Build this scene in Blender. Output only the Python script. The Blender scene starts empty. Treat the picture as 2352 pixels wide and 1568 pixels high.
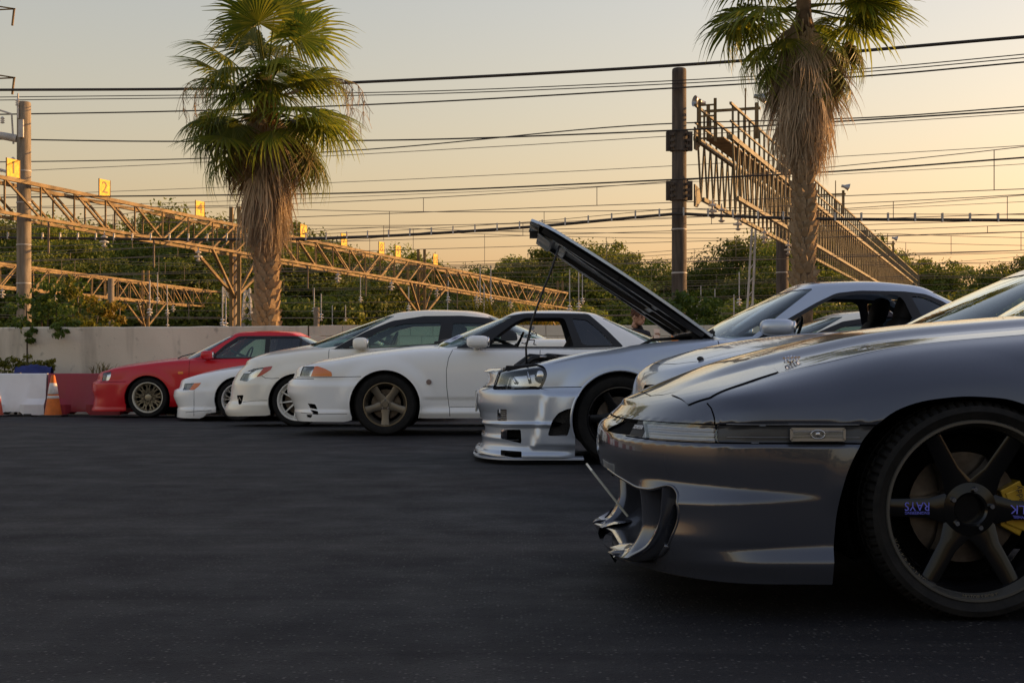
import bpy, bmesh, math, random
import numpy as np
from mathutils import Vector, Matrix
from mathutils.geometry import delaunay_2d_cdt

random.seed(7)
SC = bpy.context.scene
COL = SC.collection
PI = math.pi
R = math.radians

# ---------------------------------------------------------------- camera, sky, sun, exposure
CAM_H = 0.745
F = 3266.7                      # focal length in photo pixels (photo taken as 2352 wide)
cam_d = bpy.data.cameras.new('camera')
cam_d.lens = 50; cam_d.sensor_width = 36; cam_d.sensor_fit = 'HORIZONTAL'
cam_d.shift_y = 54.0 / 2352.0
cam_d.clip_start = 0.05; cam_d.clip_end = 3000
cam = bpy.data.objects.new('camera', cam_d); COL.objects.link(cam)
cam.location = (0, 0, CAM_H); cam.rotation_euler = (R(90), 0, 0)
SC.camera = cam

SUN_AZ = R(69)                  # from +Y towards +X
SUN_EL = R(12.0)
W = bpy.data.worlds.new('World'); SC.world = W; W.use_nodes = True
nt = W.node_tree; bg = nt.nodes['Background']
sky = nt.nodes.new('ShaderNodeTexSky'); sky.sky_type = 'NISHITA'; sky.sun_disc = False
sky.sun_elevation = SUN_EL; sky.sun_rotation = SUN_AZ
sky.air_density = 2.0; sky.dust_density = 1.8; sky.ozone_density = 3.0
hs = nt.nodes.new('ShaderNodeHueSaturation'); hs.inputs['Saturation'].default_value = 0.86
tintn = nt.nodes.new('ShaderNodeMix'); tintn.data_type = 'RGBA'; tintn.blend_type = 'MULTIPLY'; tintn.inputs[0].default_value = 1.0; tintn.inputs[7].default_value = (1.13, 0.905, 0.95, 1)
nt.links.new(sky.outputs[0], hs.inputs['Color'])
nt.links.new(hs.outputs[0], tintn.inputs[6]); nt.links.new(tintn.outputs[2], bg.inputs['Color'])
bg.inputs['Strength'].default_value = 0.15
sun_d = bpy.data.lights.new('sun', 'SUN'); sun_d.energy = 4.2; sun_d.angle = R(0.6); sun_d.color = (1.0, 0.55, 0.20)
sun = bpy.data.objects.new('sun', sun_d); COL.objects.link(sun)
sdir = Vector((math.sin(SUN_AZ)*math.cos(SUN_EL), math.cos(SUN_AZ)*math.cos(SUN_EL), math.sin(SUN_EL)))
sun.rotation_euler = sdir.to_track_quat('Z', 'Y').to_euler()
sun.location = (40, 20, 30)
vs = SC.view_settings
vs.view_transform = 'Standard'; vs.look = 'None'; vs.exposure = 0.78; vs.gamma = 1.0; vs.use_curve_mapping = False
SC.render.engine = 'CYCLES'
SC.cycles.max_bounces = 8; SC.cycles.transparent_max_bounces = 16
SC.cycles.use_denoising = True

# ---------------------------------------------------------------- helpers
def at(px, py, Y):
    """photo pixel (2352 wide) at distance Y -> world point"""
    return Vector(((px - 1176) / F * Y, Y, CAM_H + (838 - py) / F * Y))

def pchip(pts):
    xs = np.array([p[0] for p in pts], float); ys = np.array([p[1] for p in pts], float)
    n = len(xs)
    if n == 1:
        return lambda x: np.full(np.shape(x), ys[0]) if np.ndim(x) else ys[0]
    h = np.diff(xs); d = np.diff(ys) / h
    m = np.zeros(n); m[0] = d[0]; m[-1] = d[-1]
    for k in range(1, n-1):
        if d[k-1]*d[k] > 0:
            w1 = 2*h[k] + h[k-1]; w2 = h[k] + 2*h[k-1]
            m[k] = (w1+w2) / (w1/d[k-1] + w2/d[k])
    def f(x):
        x = np.asarray(x, float); xc = np.clip(x, xs[0], xs[-1])
        k = np.clip(np.searchsorted(xs, xc, side='right')-1, 0, n-2)
        t = (xc-xs[k]) / h[k]
        t2 = t*t; t3 = t2*t
        return (2*t3-3*t2+1)*ys[k] + (t3-2*t2+t)*h[k]*m[k] + (-2*t3+3*t2)*ys[k+1] + (t3-t2)*h[k]*m[k+1]
    return f

def lin(pts):
    xs = np.array([p[0] for p in pts], float); ys = np.array([p[1] for p in pts], float)
    return lambda x: np.interp(x, xs, ys)

def sstep(a, b, x):
    t = np.clip((np.asarray(x, float)-a) / (b-a), 0, 1)
    return t*t*(3-2*t)

def tag(o, label=None, cat=None, group=None, kind=None):
    if label: o['label'] = label
    if cat: o['category'] = cat
    if group: o['group'] = group
    if kind: o['kind'] = kind
    return o

def empty(name, loc=(0, 0, 0), rz=0.0, parent=None):
    o = bpy.data.objects.new(name, None); COL.objects.link(o)
    o.location = loc; o.rotation_euler = (0, 0, rz); o.empty_display_size = 0.1
    if parent: o.parent = parent
    return o

def obj(name, me, parent=None, loc=None, rot=None, scale=None):
    o = bpy.data.objects.new(name, me); COL.objects.link(o)
    if parent: o.parent = parent
    if loc is not None: o.location = loc
    if rot is not None: o.rotation_euler = rot
    if scale is not None: o.scale = scale
    return o

def copy_tree(o, parent=None):
    c = o.copy(); COL.objects.link(c); c.parent = parent
    for ch in list(o.children): copy_tree(ch, c)
    return c

class MB:
    def __init__(s): s.v = []; s.f = []; s.m = []; s.cur = 0
    def add(s, vs, fs):
        b = len(s.v); s.v.extend([tuple(p) for p in vs]); s.f.extend([tuple(i+b for i in f) for f in fs])
        s.m.extend([s.cur]*len(fs)); return s
    def box(s, c, d, M=None):
        x, y, z = d[0]/2, d[1]/2, d[2]/2
        vs = [Vector((a*x, b*y, e*z)) for e in (-1, 1) for b in (-1, 1) for a in (-1, 1)]
        if M is not None: vs = [M @ p for p in vs]
        vs = [p + Vector(c) for p in vs]
        return s.add(vs, [(0,2,3,1), (4,5,7,6), (0,1,5,4), (2,6,7,3), (0,4,6,2), (1,3,7,5)])
    def bar(s, a, b, w, h=None, up=(0, 0, 1)):
        a, b = Vector(a), Vector(b); d = b-a; L = d.length
        if L < 1e-6: return s
        d.normalize(); up = Vector(up)
        if abs(d.dot(up)) > 0.98: up = Vector((0, 1, 0))
        r = d.cross(up).normalized(); u = r.cross(d)
        h = w if h is None else h
        vs = [p + r*(sx*w/2) + u*(sy*h/2) for p in (a, b) for sx, sy in ((-1,-1), (1,-1), (1,1), (-1,1))]
        return s.add(vs, [(3,2,1,0), (4,5,6,7), (0,1,5,4), (1,2,6,5), (2,3,7,6), (3,0,4,7)])
    def tube(s, pts, r, n=8, cap=True):
        pts = [Vector(p) for p in pts]
        rs = r if isinstance(r, (list, tuple)) else [r]*len(pts)
        N = len(pts); vs = []; ref = None
        for i, p in enumerate(pts):
            t = (pts[min(i+1, N-1)] - pts[max(i-1, 0)]).normalized()
            if ref is None:
                ref = Vector((0, 0, 1)) if abs(t.z) < 0.9 else Vector((1, 0, 0))
            a = (ref - t*ref.dot(t)).normalized(); ref = a
            b = t.cross(a)
            for k in range(n):
                an = 2*PI*k/n
                vs.append(p + (a*math.cos(an) + b*math.sin(an))*rs[i])
        fs = [(i*n+k, i*n+(k+1) % n, (i+1)*n+(k+1) % n, (i+1)*n+k) for i in range(N-1) for k in range(n)]
        if cap: fs += [tuple(range(n-1, -1, -1)), tuple((N-1)*n+k for k in range(n))]
        return s.add(vs, fs)
    def lathe(s, prof, n=48, axis='Y', c=(0, 0, 0), rmod=None):
        """prof: list of (r, a) with a along the axis"""
        vs = []
        for k in range(n):
            an = 2*PI*k/n; ca, sa = math.cos(an), math.sin(an)
            for j, (r, a) in enumerate(prof):
                rr = r + (rmod(k, j) if rmod else 0)
                if axis == 'Y': p = (rr*ca, a, rr*sa)
                elif axis == 'Z': p = (rr*ca, rr*sa, a)
                else: p = (a, rr*ca, rr*sa)
                vs.append((p[0]+c[0], p[1]+c[1], p[2]+c[2]))
        m = len(prof)
        fs = [(k*m+j, k*m+j+1, ((k+1) % n)*m+j+1, ((k+1) % n)*m+j) for k in range(n) for j in range(m-1)]
        return s.add(vs, fs)
    def prism(s, poly, lo, hi, plane='XZ'):
        """poly: 2D outline; extruded lo..hi along the missing axis"""
        n = len(poly)
        def P(p, h):
            return {'XZ': (p[0], h, p[1]), 'XY': (p[0], p[1], h), 'YZ': (h, p[0], p[1])}[plane]
        vs = [P(p, lo) for p in poly] + [P(p, hi) for p in poly]
        fs = [tuple(range(n)), tuple(range(2*n-1, n-1, -1))] + [(i, n+i, n+(i+1) % n, (i+1) % n) for i in range(n)]
        return s.add(vs, fs)
    def grid(s, P):
        P = np.asarray(P); a, b = P.shape[:2]
        return s.add(P.reshape(-1, 3).tolist(), [(i*b+j, (i+1)*b+j, (i+1)*b+j+1, i*b+j+1) for i in range(a-1) for j in range(b-1)])
    def ell(s, c, r, nu=14, nv=9, e=1.0):
        """ellipsoid / rounded box (e<1)"""
        def pw(v): return math.copysign(abs(v)**e, v)
        vs = []
        for j in range(nv+1):
            th = -PI/2 + PI*j/nv
            for i in range(nu):
                ph = 2*PI*i/nu
                vs.append((c[0]+r[0]*pw(math.cos(th))*pw(math.cos(ph)), c[1]+r[1]*pw(math.cos(th))*pw(math.sin(ph)), c[2]+r[2]*pw(math.sin(th))))
        fs = [(j*nu+i, j*nu+(i+1) % nu, (j+1)*nu+(i+1) % nu, (j+1)*nu+i) for j in range(nv) for i in range(nu)]
        return s.add(vs, fs)
    def xf(s, M, start=0):
        for i in range(start, len(s.v)): s.v[i] = tuple(M @ Vector(s.v[i]))
        return s
    def mesh(s, name, mat, smooth=False, bevel=0.0, merge=0.0, recalc=False):
        me = bpy.data.meshes.new(name); me.from_pydata(s.v, [], s.f)
        mats = mat if isinstance(mat, (list, tuple)) else [mat]
        for m in mats: me.materials.append(m)
        if len(mats) > 1: me.polygons.foreach_set('material_index', s.m)
        if bevel or merge or recalc:
            bm = bmesh.new(); bm.from_mesh(me)
            if merge: bmesh.ops.remove_doubles(bm, verts=bm.verts, dist=merge)
            if recalc: bmesh.ops.recalc_face_normals(bm, faces=bm.faces)
            if bevel:
                es = [e for e in bm.edges if len(e.link_faces) == 2 and e.calc_face_angle(0) > 0.6]
                bmesh.ops.bevel(bm, geom=es, offset=bevel, segments=2, affect='EDGES', profile=0.6, clamp_overlap=True)
            bm.to_mesh(me); bm.free()
        if smooth:
            if smooth is True or smooth == 1: me.shade_smooth()
            else:
                me.shade_smooth()
                me.set_sharp_from_angle(angle=smooth)
        me.update()
        return me
    def build(s, name, mat, parent=None, smooth=False, **k):
        return obj(name, s.mesh(name, mat, smooth, **{q: k[q] for q in k if q in ('bevel', 'merge', 'recalc')}), parent,
                   **{q: k[q] for q in k if q in ('loc', 'rot', 'scale')})

# ---------------------------------------------------------------- materials
def new_mat(name):
    m = bpy.data.materials.new(name); m.use_nodes = True
    return m, m.node_tree, m.node_tree.nodes['Principled BSDF']
def simple(name, col, rough=0.5, metal=0.0, spec=0.5, coat=0.0, emit=None):
    m, t, b = new_mat(name)
    b.inputs['Base Color'].default_value = (*col, 1); b.inputs['Roughness'].default_value = rough
    b.inputs['Metallic'].default_value = metal; b.inputs['Specular IOR Level'].default_value = spec
    b.inputs['Coat Weight'].default_value = coat; b.inputs['Coat Roughness'].default_value = 0.04
    return m
def noisy(name, c1, c2, scale=8.0, rough=0.7, detail=6.0, bump=0.0, bscale=None, metal=0.0, stretch=(1, 1, 1), lo=0.35, hi=0.65, island=0.0, spec=0.4, bdist=0.01):
    m, t, b = new_mat(name); N, L = t.nodes, t.links
    tc = N.new('ShaderNodeTexCoord'); mp = N.new('ShaderNodeMapping'); mp.inputs['Scale'].default_value = stretch
    L.new(tc.outputs['Object'], mp.inputs['Vector'])
    nz = N.new('ShaderNodeTexNoise'); nz.inputs['Scale'].default_value = scale; nz.inputs['Detail'].default_value = detail
    L.new(mp.outputs[0], nz.inputs['Vector'])
    rp = N.new('ShaderNodeValToRGB')
    rp.color_ramp.elements[0].position = lo; rp.color_ramp.elements[0].color = (*c1, 1)
    rp.color_ramp.elements[1].position = hi; rp.color_ramp.elements[1].color = (*c2, 1)
    L.new(nz.outputs['Fac'], rp.inputs['Fac'])
    out = rp.outputs['Color']
    if island:
        g = N.new('ShaderNodeNewGeometry'); hv = N.new('ShaderNodeHueSaturation')
        mr = N.new('ShaderNodeMapRange'); mr.inputs['To Min'].default_value = 1-island; mr.inputs['To Max'].default_value = 1+island
        L.new(g.outputs['Random Per Island'], mr.inputs['Value']); L.new(mr.outputs[0], hv.inputs['Value']); L.new(out, hv.inputs['Color'])
        out = hv.outputs['Color']
    L.new(out, b.inputs['Base Color'])
    b.inputs['Roughness'].default_value = rough; b.inputs['Metallic'].default_value = metal; b.inputs['Specular IOR Level'].default_value = spec
    if bump:
        n2 = N.new('ShaderNodeTexNoise'); n2.inputs['Scale'].default_value = bscale or scale*4; n2.inputs['Detail'].default_value = 8
        L.new(mp.outputs[0], n2.inputs['Vector'])
        bp = N.new('ShaderNodeBump'); bp.inputs['Strength'].default_value = bump; bp.inputs['Distance'].default_value = bdist
        L.new(n2.outputs['Fac'], bp.inputs['Height']); L.new(bp.outputs[0], b.inputs['Normal'])
    return m
def paint(name, col, metal=0.0, rough=0.35, coat=1.0, flake=0.0, dirt=0.0):
    m, t, b = new_mat(name); N, L = t.nodes, t.links
    b.inputs['Base Color'].default_value = (*col, 1)
    b.inputs['Metallic'].default_value = metal; b.inputs['Roughness'].default_value = rough
    b.inputs['Coat Weight'].default_value = coat; b.inputs['Coat Roughness'].default_value = 0.025; b.inputs['Coat IOR'].default_value = 1.5
    tc = N.new('ShaderNodeTexCoord')
    if flake:
        vz = N.new('ShaderNodeTexNoise'); vz.inputs['Scale'].default_value = 900; vz.inputs['Detail'].default_value = 2
        L.new(tc.outputs['Object'], vz.inputs['Vector'])
        mr = N.new('ShaderNodeMapRange'); mr.inputs['To Min'].default_value = rough-flake; mr.inputs['To Max'].default_value = rough+flake
        L.new(vz.outputs['Fac'], mr.inputs['Value']); L.new(mr.outputs[0], b.inputs['Roughness'])
    # slight orange peel and grime
    nz = N.new('ShaderNodeTexNoise'); nz.inputs['Scale'].default_value = 3.0; nz.inputs['Detail'].default_value = 5
    L.new(tc.outputs['Object'], nz.inputs['Vector'])
    mr2 = N.new('ShaderNodeMapRange'); mr2.inputs['From Min'].default_value = 0.35; mr2.inputs['From Max'].default_value = 0.75
    mr2.inputs['To Min'].default_value = 0.006; mr2.inputs['To Max'].default_value = 0.012+0.12*dirt
    L.new(nz.outputs['Fac'], mr2.inputs['Value']); L.new(mr2.outputs[0], b.inputs['Coat Roughness'])
    if dirt:
        n3 = N.new('ShaderNodeTexNoise'); n3.inputs['Scale'].default_value = 5.0; n3.inputs['Detail'].default_value = 8
        L.new(tc.outputs['Object'], n3.inputs['Vector'])
        mx = N.new('ShaderNodeMix'); mx.data_type = 'RGBA'
        mx.inputs[6].default_value = (*col, 1); mx.inputs[7].default_value = (*[c*0.8+0.01 for c in col], 1)
        m3 = N.new('ShaderNodeMapRange'); m3.inputs['From Min'].default_value = 0.45; m3.inputs['From Max'].default_value = 0.8; m3.inputs['To Max'].default_value = dirt
        L.new(n3.outputs['Fac'], m3.inputs['Value']); L.new(m3.outputs[0], mx.inputs[0]); L.new(mx.outputs[2], b.inputs['Base Color'])
    return m
def glass(name, tint=(0.75, 0.85, 0.80), op=0.25, base=(0.02, 0.025, 0.025)):
    """thin window glass: see-through with sky reflections and a little dust; op = dust, base = its colour"""
    m, t, b = new_mat(name); N, L = t.nodes, t.links
    tr = N.new('ShaderNodeBsdfTransparent'); tr.inputs['Color'].default_value = (*tint, 1)
    df = N.new('ShaderNodeBsdfDiffuse'); df.inputs['Color'].default_value = (*base, 1)
    gl = N.new('ShaderNodeBsdfGlossy'); gl.inputs['Roughness'].default_value = 0.015; gl.inputs['Color'].default_value = (0.95, 1.0, 0.98, 1)
    m1 = N.new('ShaderNodeMixShader'); m1.inputs[0].default_value = op; L.new(tr.outputs[0], m1.inputs[1]); L.new(df.outputs[0], m1.inputs[2])
    fr = N.new('ShaderNodeFresnel'); fr.inputs['IOR'].default_value = 1.52
    mr = N.new('ShaderNodeMath'); mr.operation = 'MULTIPLY'; mr.use_clamp = True; mr.inputs[1].default_value = 1.75; L.new(fr.outputs[0], mr.inputs[0])
    m2 = N.new('ShaderNodeMixShader'); L.new(mr.outputs[0], m2.inputs[0]); L.new(m1.outputs[0], m2.inputs[1]); L.new(gl.outputs[0], m2.inputs[2])
    L.new(m2.outputs[0], N['Material Output'].inputs['Surface']); N.remove(b)
    return m
def leafmat(name, c1, c2, trans=0.35, rough=0.5, tcol=None, rand=0.35):
    m, t, b = new_mat(name); N, L = t.nodes, t.links
    g = N.new('ShaderNodeNewGeometry'); rp = N.new('ShaderNodeValToRGB')
    rp.color_ramp.elements[0].color = (*c1, 1); rp.color_ramp.elements[1].color = (*c2, 1)
    L.new(g.outputs['Random Per Island'], rp.inputs['Fac'])
    oi = N.new('ShaderNodeObjectInfo'); hv = N.new('ShaderNodeHueSaturation')
    mr = N.new('ShaderNodeMapRange'); mr.inputs['To Min'].default_value = 1-rand; mr.inputs['To Max'].default_value = 1+rand
    L.new(oi.outputs['Random'], mr.inputs['Value']); L.new(mr.outputs[0], hv.inputs['Value']); L.new(rp.outputs['Color'], hv.inputs['Color'])
    L.new(hv.outputs[0], b.inputs['Base Color']); b.inputs['Roughness'].default_value = rough; b.inputs['Specular IOR Level'].default_value = 0.3
    tl = N.new('ShaderNodeBsdfTranslucent')
    if tcol: tl.inputs['Color'].default_value = (*tcol, 1)
    else: L.new(hv.outputs[0], tl.inputs['Color'])
    mx = N.new('ShaderNodeMixShader'); mx.inputs[0].default_value = trans
    L.new(b.outputs[0], mx.inputs[1]); L.new(tl.outputs[0], mx.inputs[2]); L.new(mx.outputs[0], N['Material Output'].inputs['Surface'])
    return m

def ramp_mix(t, fac, a, b):
    mx = t.nodes.new('ShaderNodeMix'); mx.data_type = 'RGBA'
    t.links.new(fac, mx.inputs[0])
    for k, v in ((6, a), (7, b)):
        if isinstance(v, tuple): mx.inputs[k].default_value = (*v, 1)
        else: t.links.new(v, mx.inputs[k])
    return mx.outputs[2]

M = {}
M['black'] = simple('black_plastic', (0.012, 0.012, 0.013), 0.5)
M['gloss_black'] = simple('gloss_black', (0.006, 0.006, 0.007), 0.12, coat=1.0)
M['wheel_black'] = simple('wheel_black', (0.006, 0.006, 0.0065), 0.16, spec=0.38)
M['rubber'] = noisy('rubber', (0.007, 0.007, 0.007), (0.014, 0.013, 0.012), 30, 0.7, bump=0.15, spec=0.22)
M['seal'] = simple('seal_rubber', (0.010, 0.010, 0.011), 0.6)
M['gap'] = simple('panel_gap', (0.004, 0.004, 0.004), 0.9, spec=0.1)
M['interior'] = simple('interior_trim', (0.02, 0.02, 0.022), 0.8, spec=0.2)
M['chrome'] = simple('chrome', (0.75, 0.75, 0.76), 0.08, 1.0)
M['alu'] = simple('aluminium', (0.55, 0.55, 0.56), 0.3, 1.0)
M['steel'] = noisy('brake_steel', (0.075, 0.065, 0.06), (0.13, 0.115, 0.105), 20, 0.35, metal=1.0)
M['white'] = simple('white_print', (0.8, 0.8, 0.8), 0.5)
M['glass'] = glass('window_glass', (0.70, 0.84, 0.80), 0.05, (0.25, 0.33, 0.33))
M['glass_green'] = glass('green_glass', (0.58, 0.80, 0.72), 0.06, (0.22, 0.34, 0.31))
M['glass_dark'] = glass('tinted_glass', (0.10, 0.09, 0.11), 0.30, (0.05, 0.048, 0.062))
M['lens'] = glass('lamp_lens', (0.97, 0.97, 0.97), 0.02, (0.5, 0.5, 0.5))
M['amber'] = simple('amber_lens', (0.75, 0.16, 0.01), 0.15, coat=1.0)
M['red_lens'] = simple('red_lens', (0.45, 0.01, 0.015), 0.15, coat=1.0)
# ---------------------------------------------------------------- car body engine
def pip(poly, pts):
    x, y = pts[:, 0], pts[:, 1]; ins = np.zeros(len(pts), bool)
    n = len(poly); j = n-1
    for i in range(n):
        xi, yi = poly[i]; xj, yj = poly[j]
        c = (yi > y) != (yj > y)
        if c.any():
            with np.errstate(divide='ignore', invalid='ignore'):
                ins ^= c & (x < (xj-xi)*(y-yi)/((yj-yi) if yj != yi else 1e-12)+xi)
        j = i
    return ins

def dens(poly, step, closed=True):
    out = []; n = len(poly)
    for i in range(n if closed else n-1):
        a = np.array(poly[i], float); b = np.array(poly[(i+1) % n], float)
        k = max(1, int(math.ceil(np.linalg.norm(b-a)/step)))
        for q in range(k): out.append(a+(b-a)*q/k)
    if not closed: out.append(np.array(poly[-1], float))
    return np.array(out)

def rounded(poly, r, seg=4):
    """round the corners of a closed 2D polygon"""
    out = []; n = len(poly)
    for i in range(n):
        p = np.array(poly[i], float); a = np.array(poly[i-1], float); b = np.array(poly[(i+1) % n], float)
        la, lb = np.linalg.norm(a-p), np.linalg.norm(b-p)
        ra = min(r, la*0.45); rb = min(r, lb*0.45)
        p0 = p+(a-p)/max(la, 1e-9)*ra; p1 = p+(b-p)/max(lb, 1e-9)*rb
        for q in range(seg+1):
            t = q/seg
            out.append((1-t)**2*p0+2*t*(1-t)*p+t*t*p1)
    return [tuple(p) for p in out]

def strip(line, w, wend=None):
    """closed outline of a band of width w about an open polyline"""
    L = np.array(line, float); n = len(L); l = []; r = []
    for i in range(n):
        d = L[min(i+1, n-1)]-L[max(i-1, 0)]; d /= max(np.linalg.norm(d), 1e-9)
        nn = np.array([-d[1], d[0]])
        l.append(L[i]+nn*w/2); r.append(L[i]-nn*w/2)
    return [tuple(p) for p in l]+[tuple(p) for p in r[::-1]]

class Patch:
    """half of a surface as a dense grid P[i, j] (y > 0); pieces are cut out of it"""
    def __init__(s, P, nside, modes):
        s.P = P; s.NU, s.NT = P.shape[:2]; s.nside = nside
        s.grads(); s.modes = modes; s.regions = []; s.lines = []; s.seeds = []
    def grads(s):
        s.Pi = np.gradient(s.P, axis=0); s.Pj = np.gradient(s.P, axis=1)
        n = np.cross(s.Pi, s.Pj); l = np.linalg.norm(n, axis=2, keepdims=True)
        s.N = n/np.maximum(l, 1e-9)
        # outward = away from the axis
        c = s.P-np.array([s.P[..., 0].mean(), 0, s.P[..., 2].mean()])
        if np.sum(s.N*c) < 0: s.N = -s.N; s.flip = True
        else: s.flip = False
    def displace(s, D):
        s.P = s.P+s.N*D[..., None]; s.P[..., 1] = np.maximum(s.P[..., 1], 0); s.grads()
    def bil(s, A, ij):
        i = np.clip(ij[:, 0], 0, s.NU-1); j = np.clip(ij[:, 1], 0, s.NT-1)
        a = np.minimum(i.astype(int), s.NU-2); b = np.minimum(j.astype(int), s.NT-2)
        fi = (i-a)[:, None]; fj = (j-b)[:, None]
        return A[a, b]*(1-fi)*(1-fj)+A[a+1, b]*fi*(1-fj)+A[a, b+1]*(1-fi)*fj+A[a+1, b+1]*fi*fj
    def inv(s, pts, mode):
        ax, mask = s.modes[mode]
        pts = np.asarray(pts, float)
        I, J = np.nonzero(mask)
        cand = s.P[I, J][:, ax]
        ij = np.zeros((len(pts), 2))
        for k, p in enumerate(pts):
            q = np.argmin(((cand-p)**2).sum(1)); ij[k] = (I[q], J[q])
        ij0 = ij.copy()
        for _ in range(8):
            pos = s.bil(s.P, ij)[:, ax]
            ext = ij-np.clip(ij, 0, [s.NU-1, s.NT-1])
            gi = s.bil(s.Pi, ij)[:, ax]; gj = s.bil(s.Pj, ij)[:, ax]
            pos = pos+gi*ext[:, :1]+gj*ext[:, 1:]
            d = pts-pos
            det = gi[:, 0]*gj[:, 1]-gi[:, 1]*gj[:, 0]; det = np.where(np.abs(det) < 1e-10, 1e-10, det)
            di = (d[:, 0]*gj[:, 1]-d[:, 1]*gj[:, 0])/det; dj = (gi[:, 0]*d[:, 1]-gi[:, 1]*d[:, 0])/det
            ij = ij+np.clip(np.stack([di, dj], 1), -1.0, 1.0)
            ij = np.clip(ij, ij0-4, ij0+4)
            ij = np.clip(ij, -0.8, [s.NU-0.2, s.NT-0.2])
        return ij
    def region(s, name, poly, mode='side', off=0.0, step=0.02, both=None):
        pts = dens(poly, step)
        s.regions.append((name, s.inv(pts, mode) if mode != 'ij' else pts, off))
    def line(s, poly, w=0.005, mode='side', step=0.02):
        if mode == 'ij': s.lines.append(np.array(poly)); return
        s.lines.append(s.inv(dens(strip(dens(poly, step, False), w), step), mode))
    def seed(s, name, p, mode='side'):
        s.seeds.append((name, s.inv([p], mode)[0]))
    def cut(s, gap_depth=0.004):
        """-> {piece: [component...]}, component = (verts(ij), tris)"""
        cons = [r[1] for r in s.regions]+s.lines
        vs = []; es = []
        NU, NT = s.NU, s.NT
        gi, gj = np.meshgrid(np.arange(NU), np.arange(NT), indexing='ij')
        keep = np.ones((NU, NT), bool)
        for c in cons:
            n = len(c)
            for k in range(n):
                p = c[k]; a = int(round(p[0])); b = int(round(p[1]))
                if 1 <= a < NU-1 and 1 <= b < NT-1 and abs(p[0]-a) < 0.3 and abs(p[1]-b) < 0.3: keep[a, b] = False
        keep[0, :] = keep[-1, :] = True; keep[:, 0] = keep[:, -1] = True
        idx = -np.ones((NU, NT), int); idx[keep] = np.arange(keep.sum())
        vs = np.stack([gi[keep], gj[keep]], 1).astype(float)
        border = [(i, 0) for i in range(NU)]+[(NU-1, j) for j in range(1, NT)]+[(i, NT-1) for i in range(NU-2, -1, -1)]+[(0, j) for j in range(NT-2, 0, -1)]
        es = [(int(idx[border[k]]), int(idx[border[(k+1) % len(border)]])) for k in range(len(border))]
        base = len(vs); allv = [vs]
        for c in cons:
            n = len(c); allv.append(c); es += [(base+k, base+(k+1) % n) for k in range(n)]; base += n
        V = np.concatenate(allv)
        o = delaunay_2d_cdt([Vector((float(a), float(b))) for a, b in V], es, [], 0, 1e-4)
        ov = np.array([(p.x, p.y) for p in o[0]]); tri = np.array([f for f in o[2] if len(f) == 3])
        cen = ov[tri].mean(1)
        ok = (cen[:, 0] > 0) & (cen[:, 0] < NU-1) & (cen[:, 1] > 0) & (cen[:, 1] < NT-1)
        tri = tri[ok]; cen = cen[ok]
        # winding
        lab = np.full(len(tri), '', dtype=object)
        HOLES = ('wheel_opening', 'cabin_opening', 'mouth', 'engine_bay')
        for nm, poly, off in s.regions:
            if nm in HOLES: lab[(lab == '') & pip(poly, cen)] = nm
        for l in s.lines: lab[(lab == '') & pip(l, cen)] = 'panel_gap'
        offs = {'panel_gap': -gap_depth}
        for nm, poly, off in s.regions:
            lab[(lab == '') & pip(poly, cen)] = nm; offs[nm] = off
        # components of the rest
        free = np.nonzero(lab == '')[0]
        par = {}
        parent = list(range(len(tri)))
        def find(a):
            while parent[a] != a: parent[a] = parent[parent[a]]; a = parent[a]
            return a
        emap = {}
        for t in free:
            a, b, c = tri[t]
            for e in ((a, b), (b, c), (c, a)):
                e = (min(e), max(e))
                if e in emap:
                    r1, r2 = find(t), find(emap[e])
                    if r1 != r2: parent[r1] = r2
                else: emap[e] = t
        roots = {}
        for t in free: roots.setdefault(find(t), []).append(t)
        comp_name = {}
        for nm, ij in s.seeds:
            k = free[np.argmin(((cen[free]-ij)**2).sum(1))]; comp_name[find(k)] = nm
        out = {}
        for r, ts in roots.items(): out.setdefault(comp_name.get(r, 'body'), []).extend(ts)
        for nm in set(lab[lab != '']): out[nm] = list(np.nonzero(lab == nm)[0])
        res = {}
        for nm, ts in out.items():
            t = tri[np.array(ts)]; u, invx = np.unique(t, return_inverse=True)
            res[nm] = (ov[u], invx.reshape(-1, 3), offs.get(nm, 0.0))
        return res
    def at_side(s, x, z, off=0.0, mode='side'):
        p = s.pos(s.inv([(x, z)], mode), off)[0]
        return Vector(p)
    def pos(s, ij, off=0.0):
        return s.bil(s.P, ij)+s.bil(s.N, ij)*off
    def make(s, piece, name, mat, parent, off=None, side=None, split=None):
        """side None: both halves (joined when the piece meets the centre line)"""
        ij, tr, o = piece
        if off is not None: o = off
        p = s.pos(ij, o); n = s.bil(s.N, ij); n /= np.maximum(np.linalg.norm(n, axis=1, keepdims=True), 1e-9)
        fl = tr[:, ::-1] if s.flip else tr
        pn = p*[1, -1, 1]; nn = n*[1, -1, 1]
        centre = (ij[:, 0] < 1e-6).any() or (ij[:, 0] > s.NU-1-1e-6).any() or (ij[:, 1] > s.NT-1-1e-6).any()
        if split is not None: centre = not split
        if centre:
            return [s._mk(name, np.concatenate([pn, p]), np.concatenate([nn, n]), np.concatenate([fl[:, ::-1], fl+len(p)]), mat, parent)]
        r = []
        if side in (None, 'near'): r.append(s._mk(name, pn, nn, fl[:, ::-1], mat, parent))
        if side in (None, 'far'): r.append(s._mk(name, p, n, fl, mat, parent))
        return r
    def _mk(s, name, v, n, f, mat, parent):
        me = bpy.data.meshes.new(name); me.from_pydata(v.tolist(), [], f.tolist()); me.materials.append(mat)
        me.shade_smooth(); me.normals_split_custom_set_from_vertices(n.tolist()); me.update()
        o = obj(name, me, parent)
        if name == 'panel_gap': o['kind'] = 'stuff'
        return o

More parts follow.
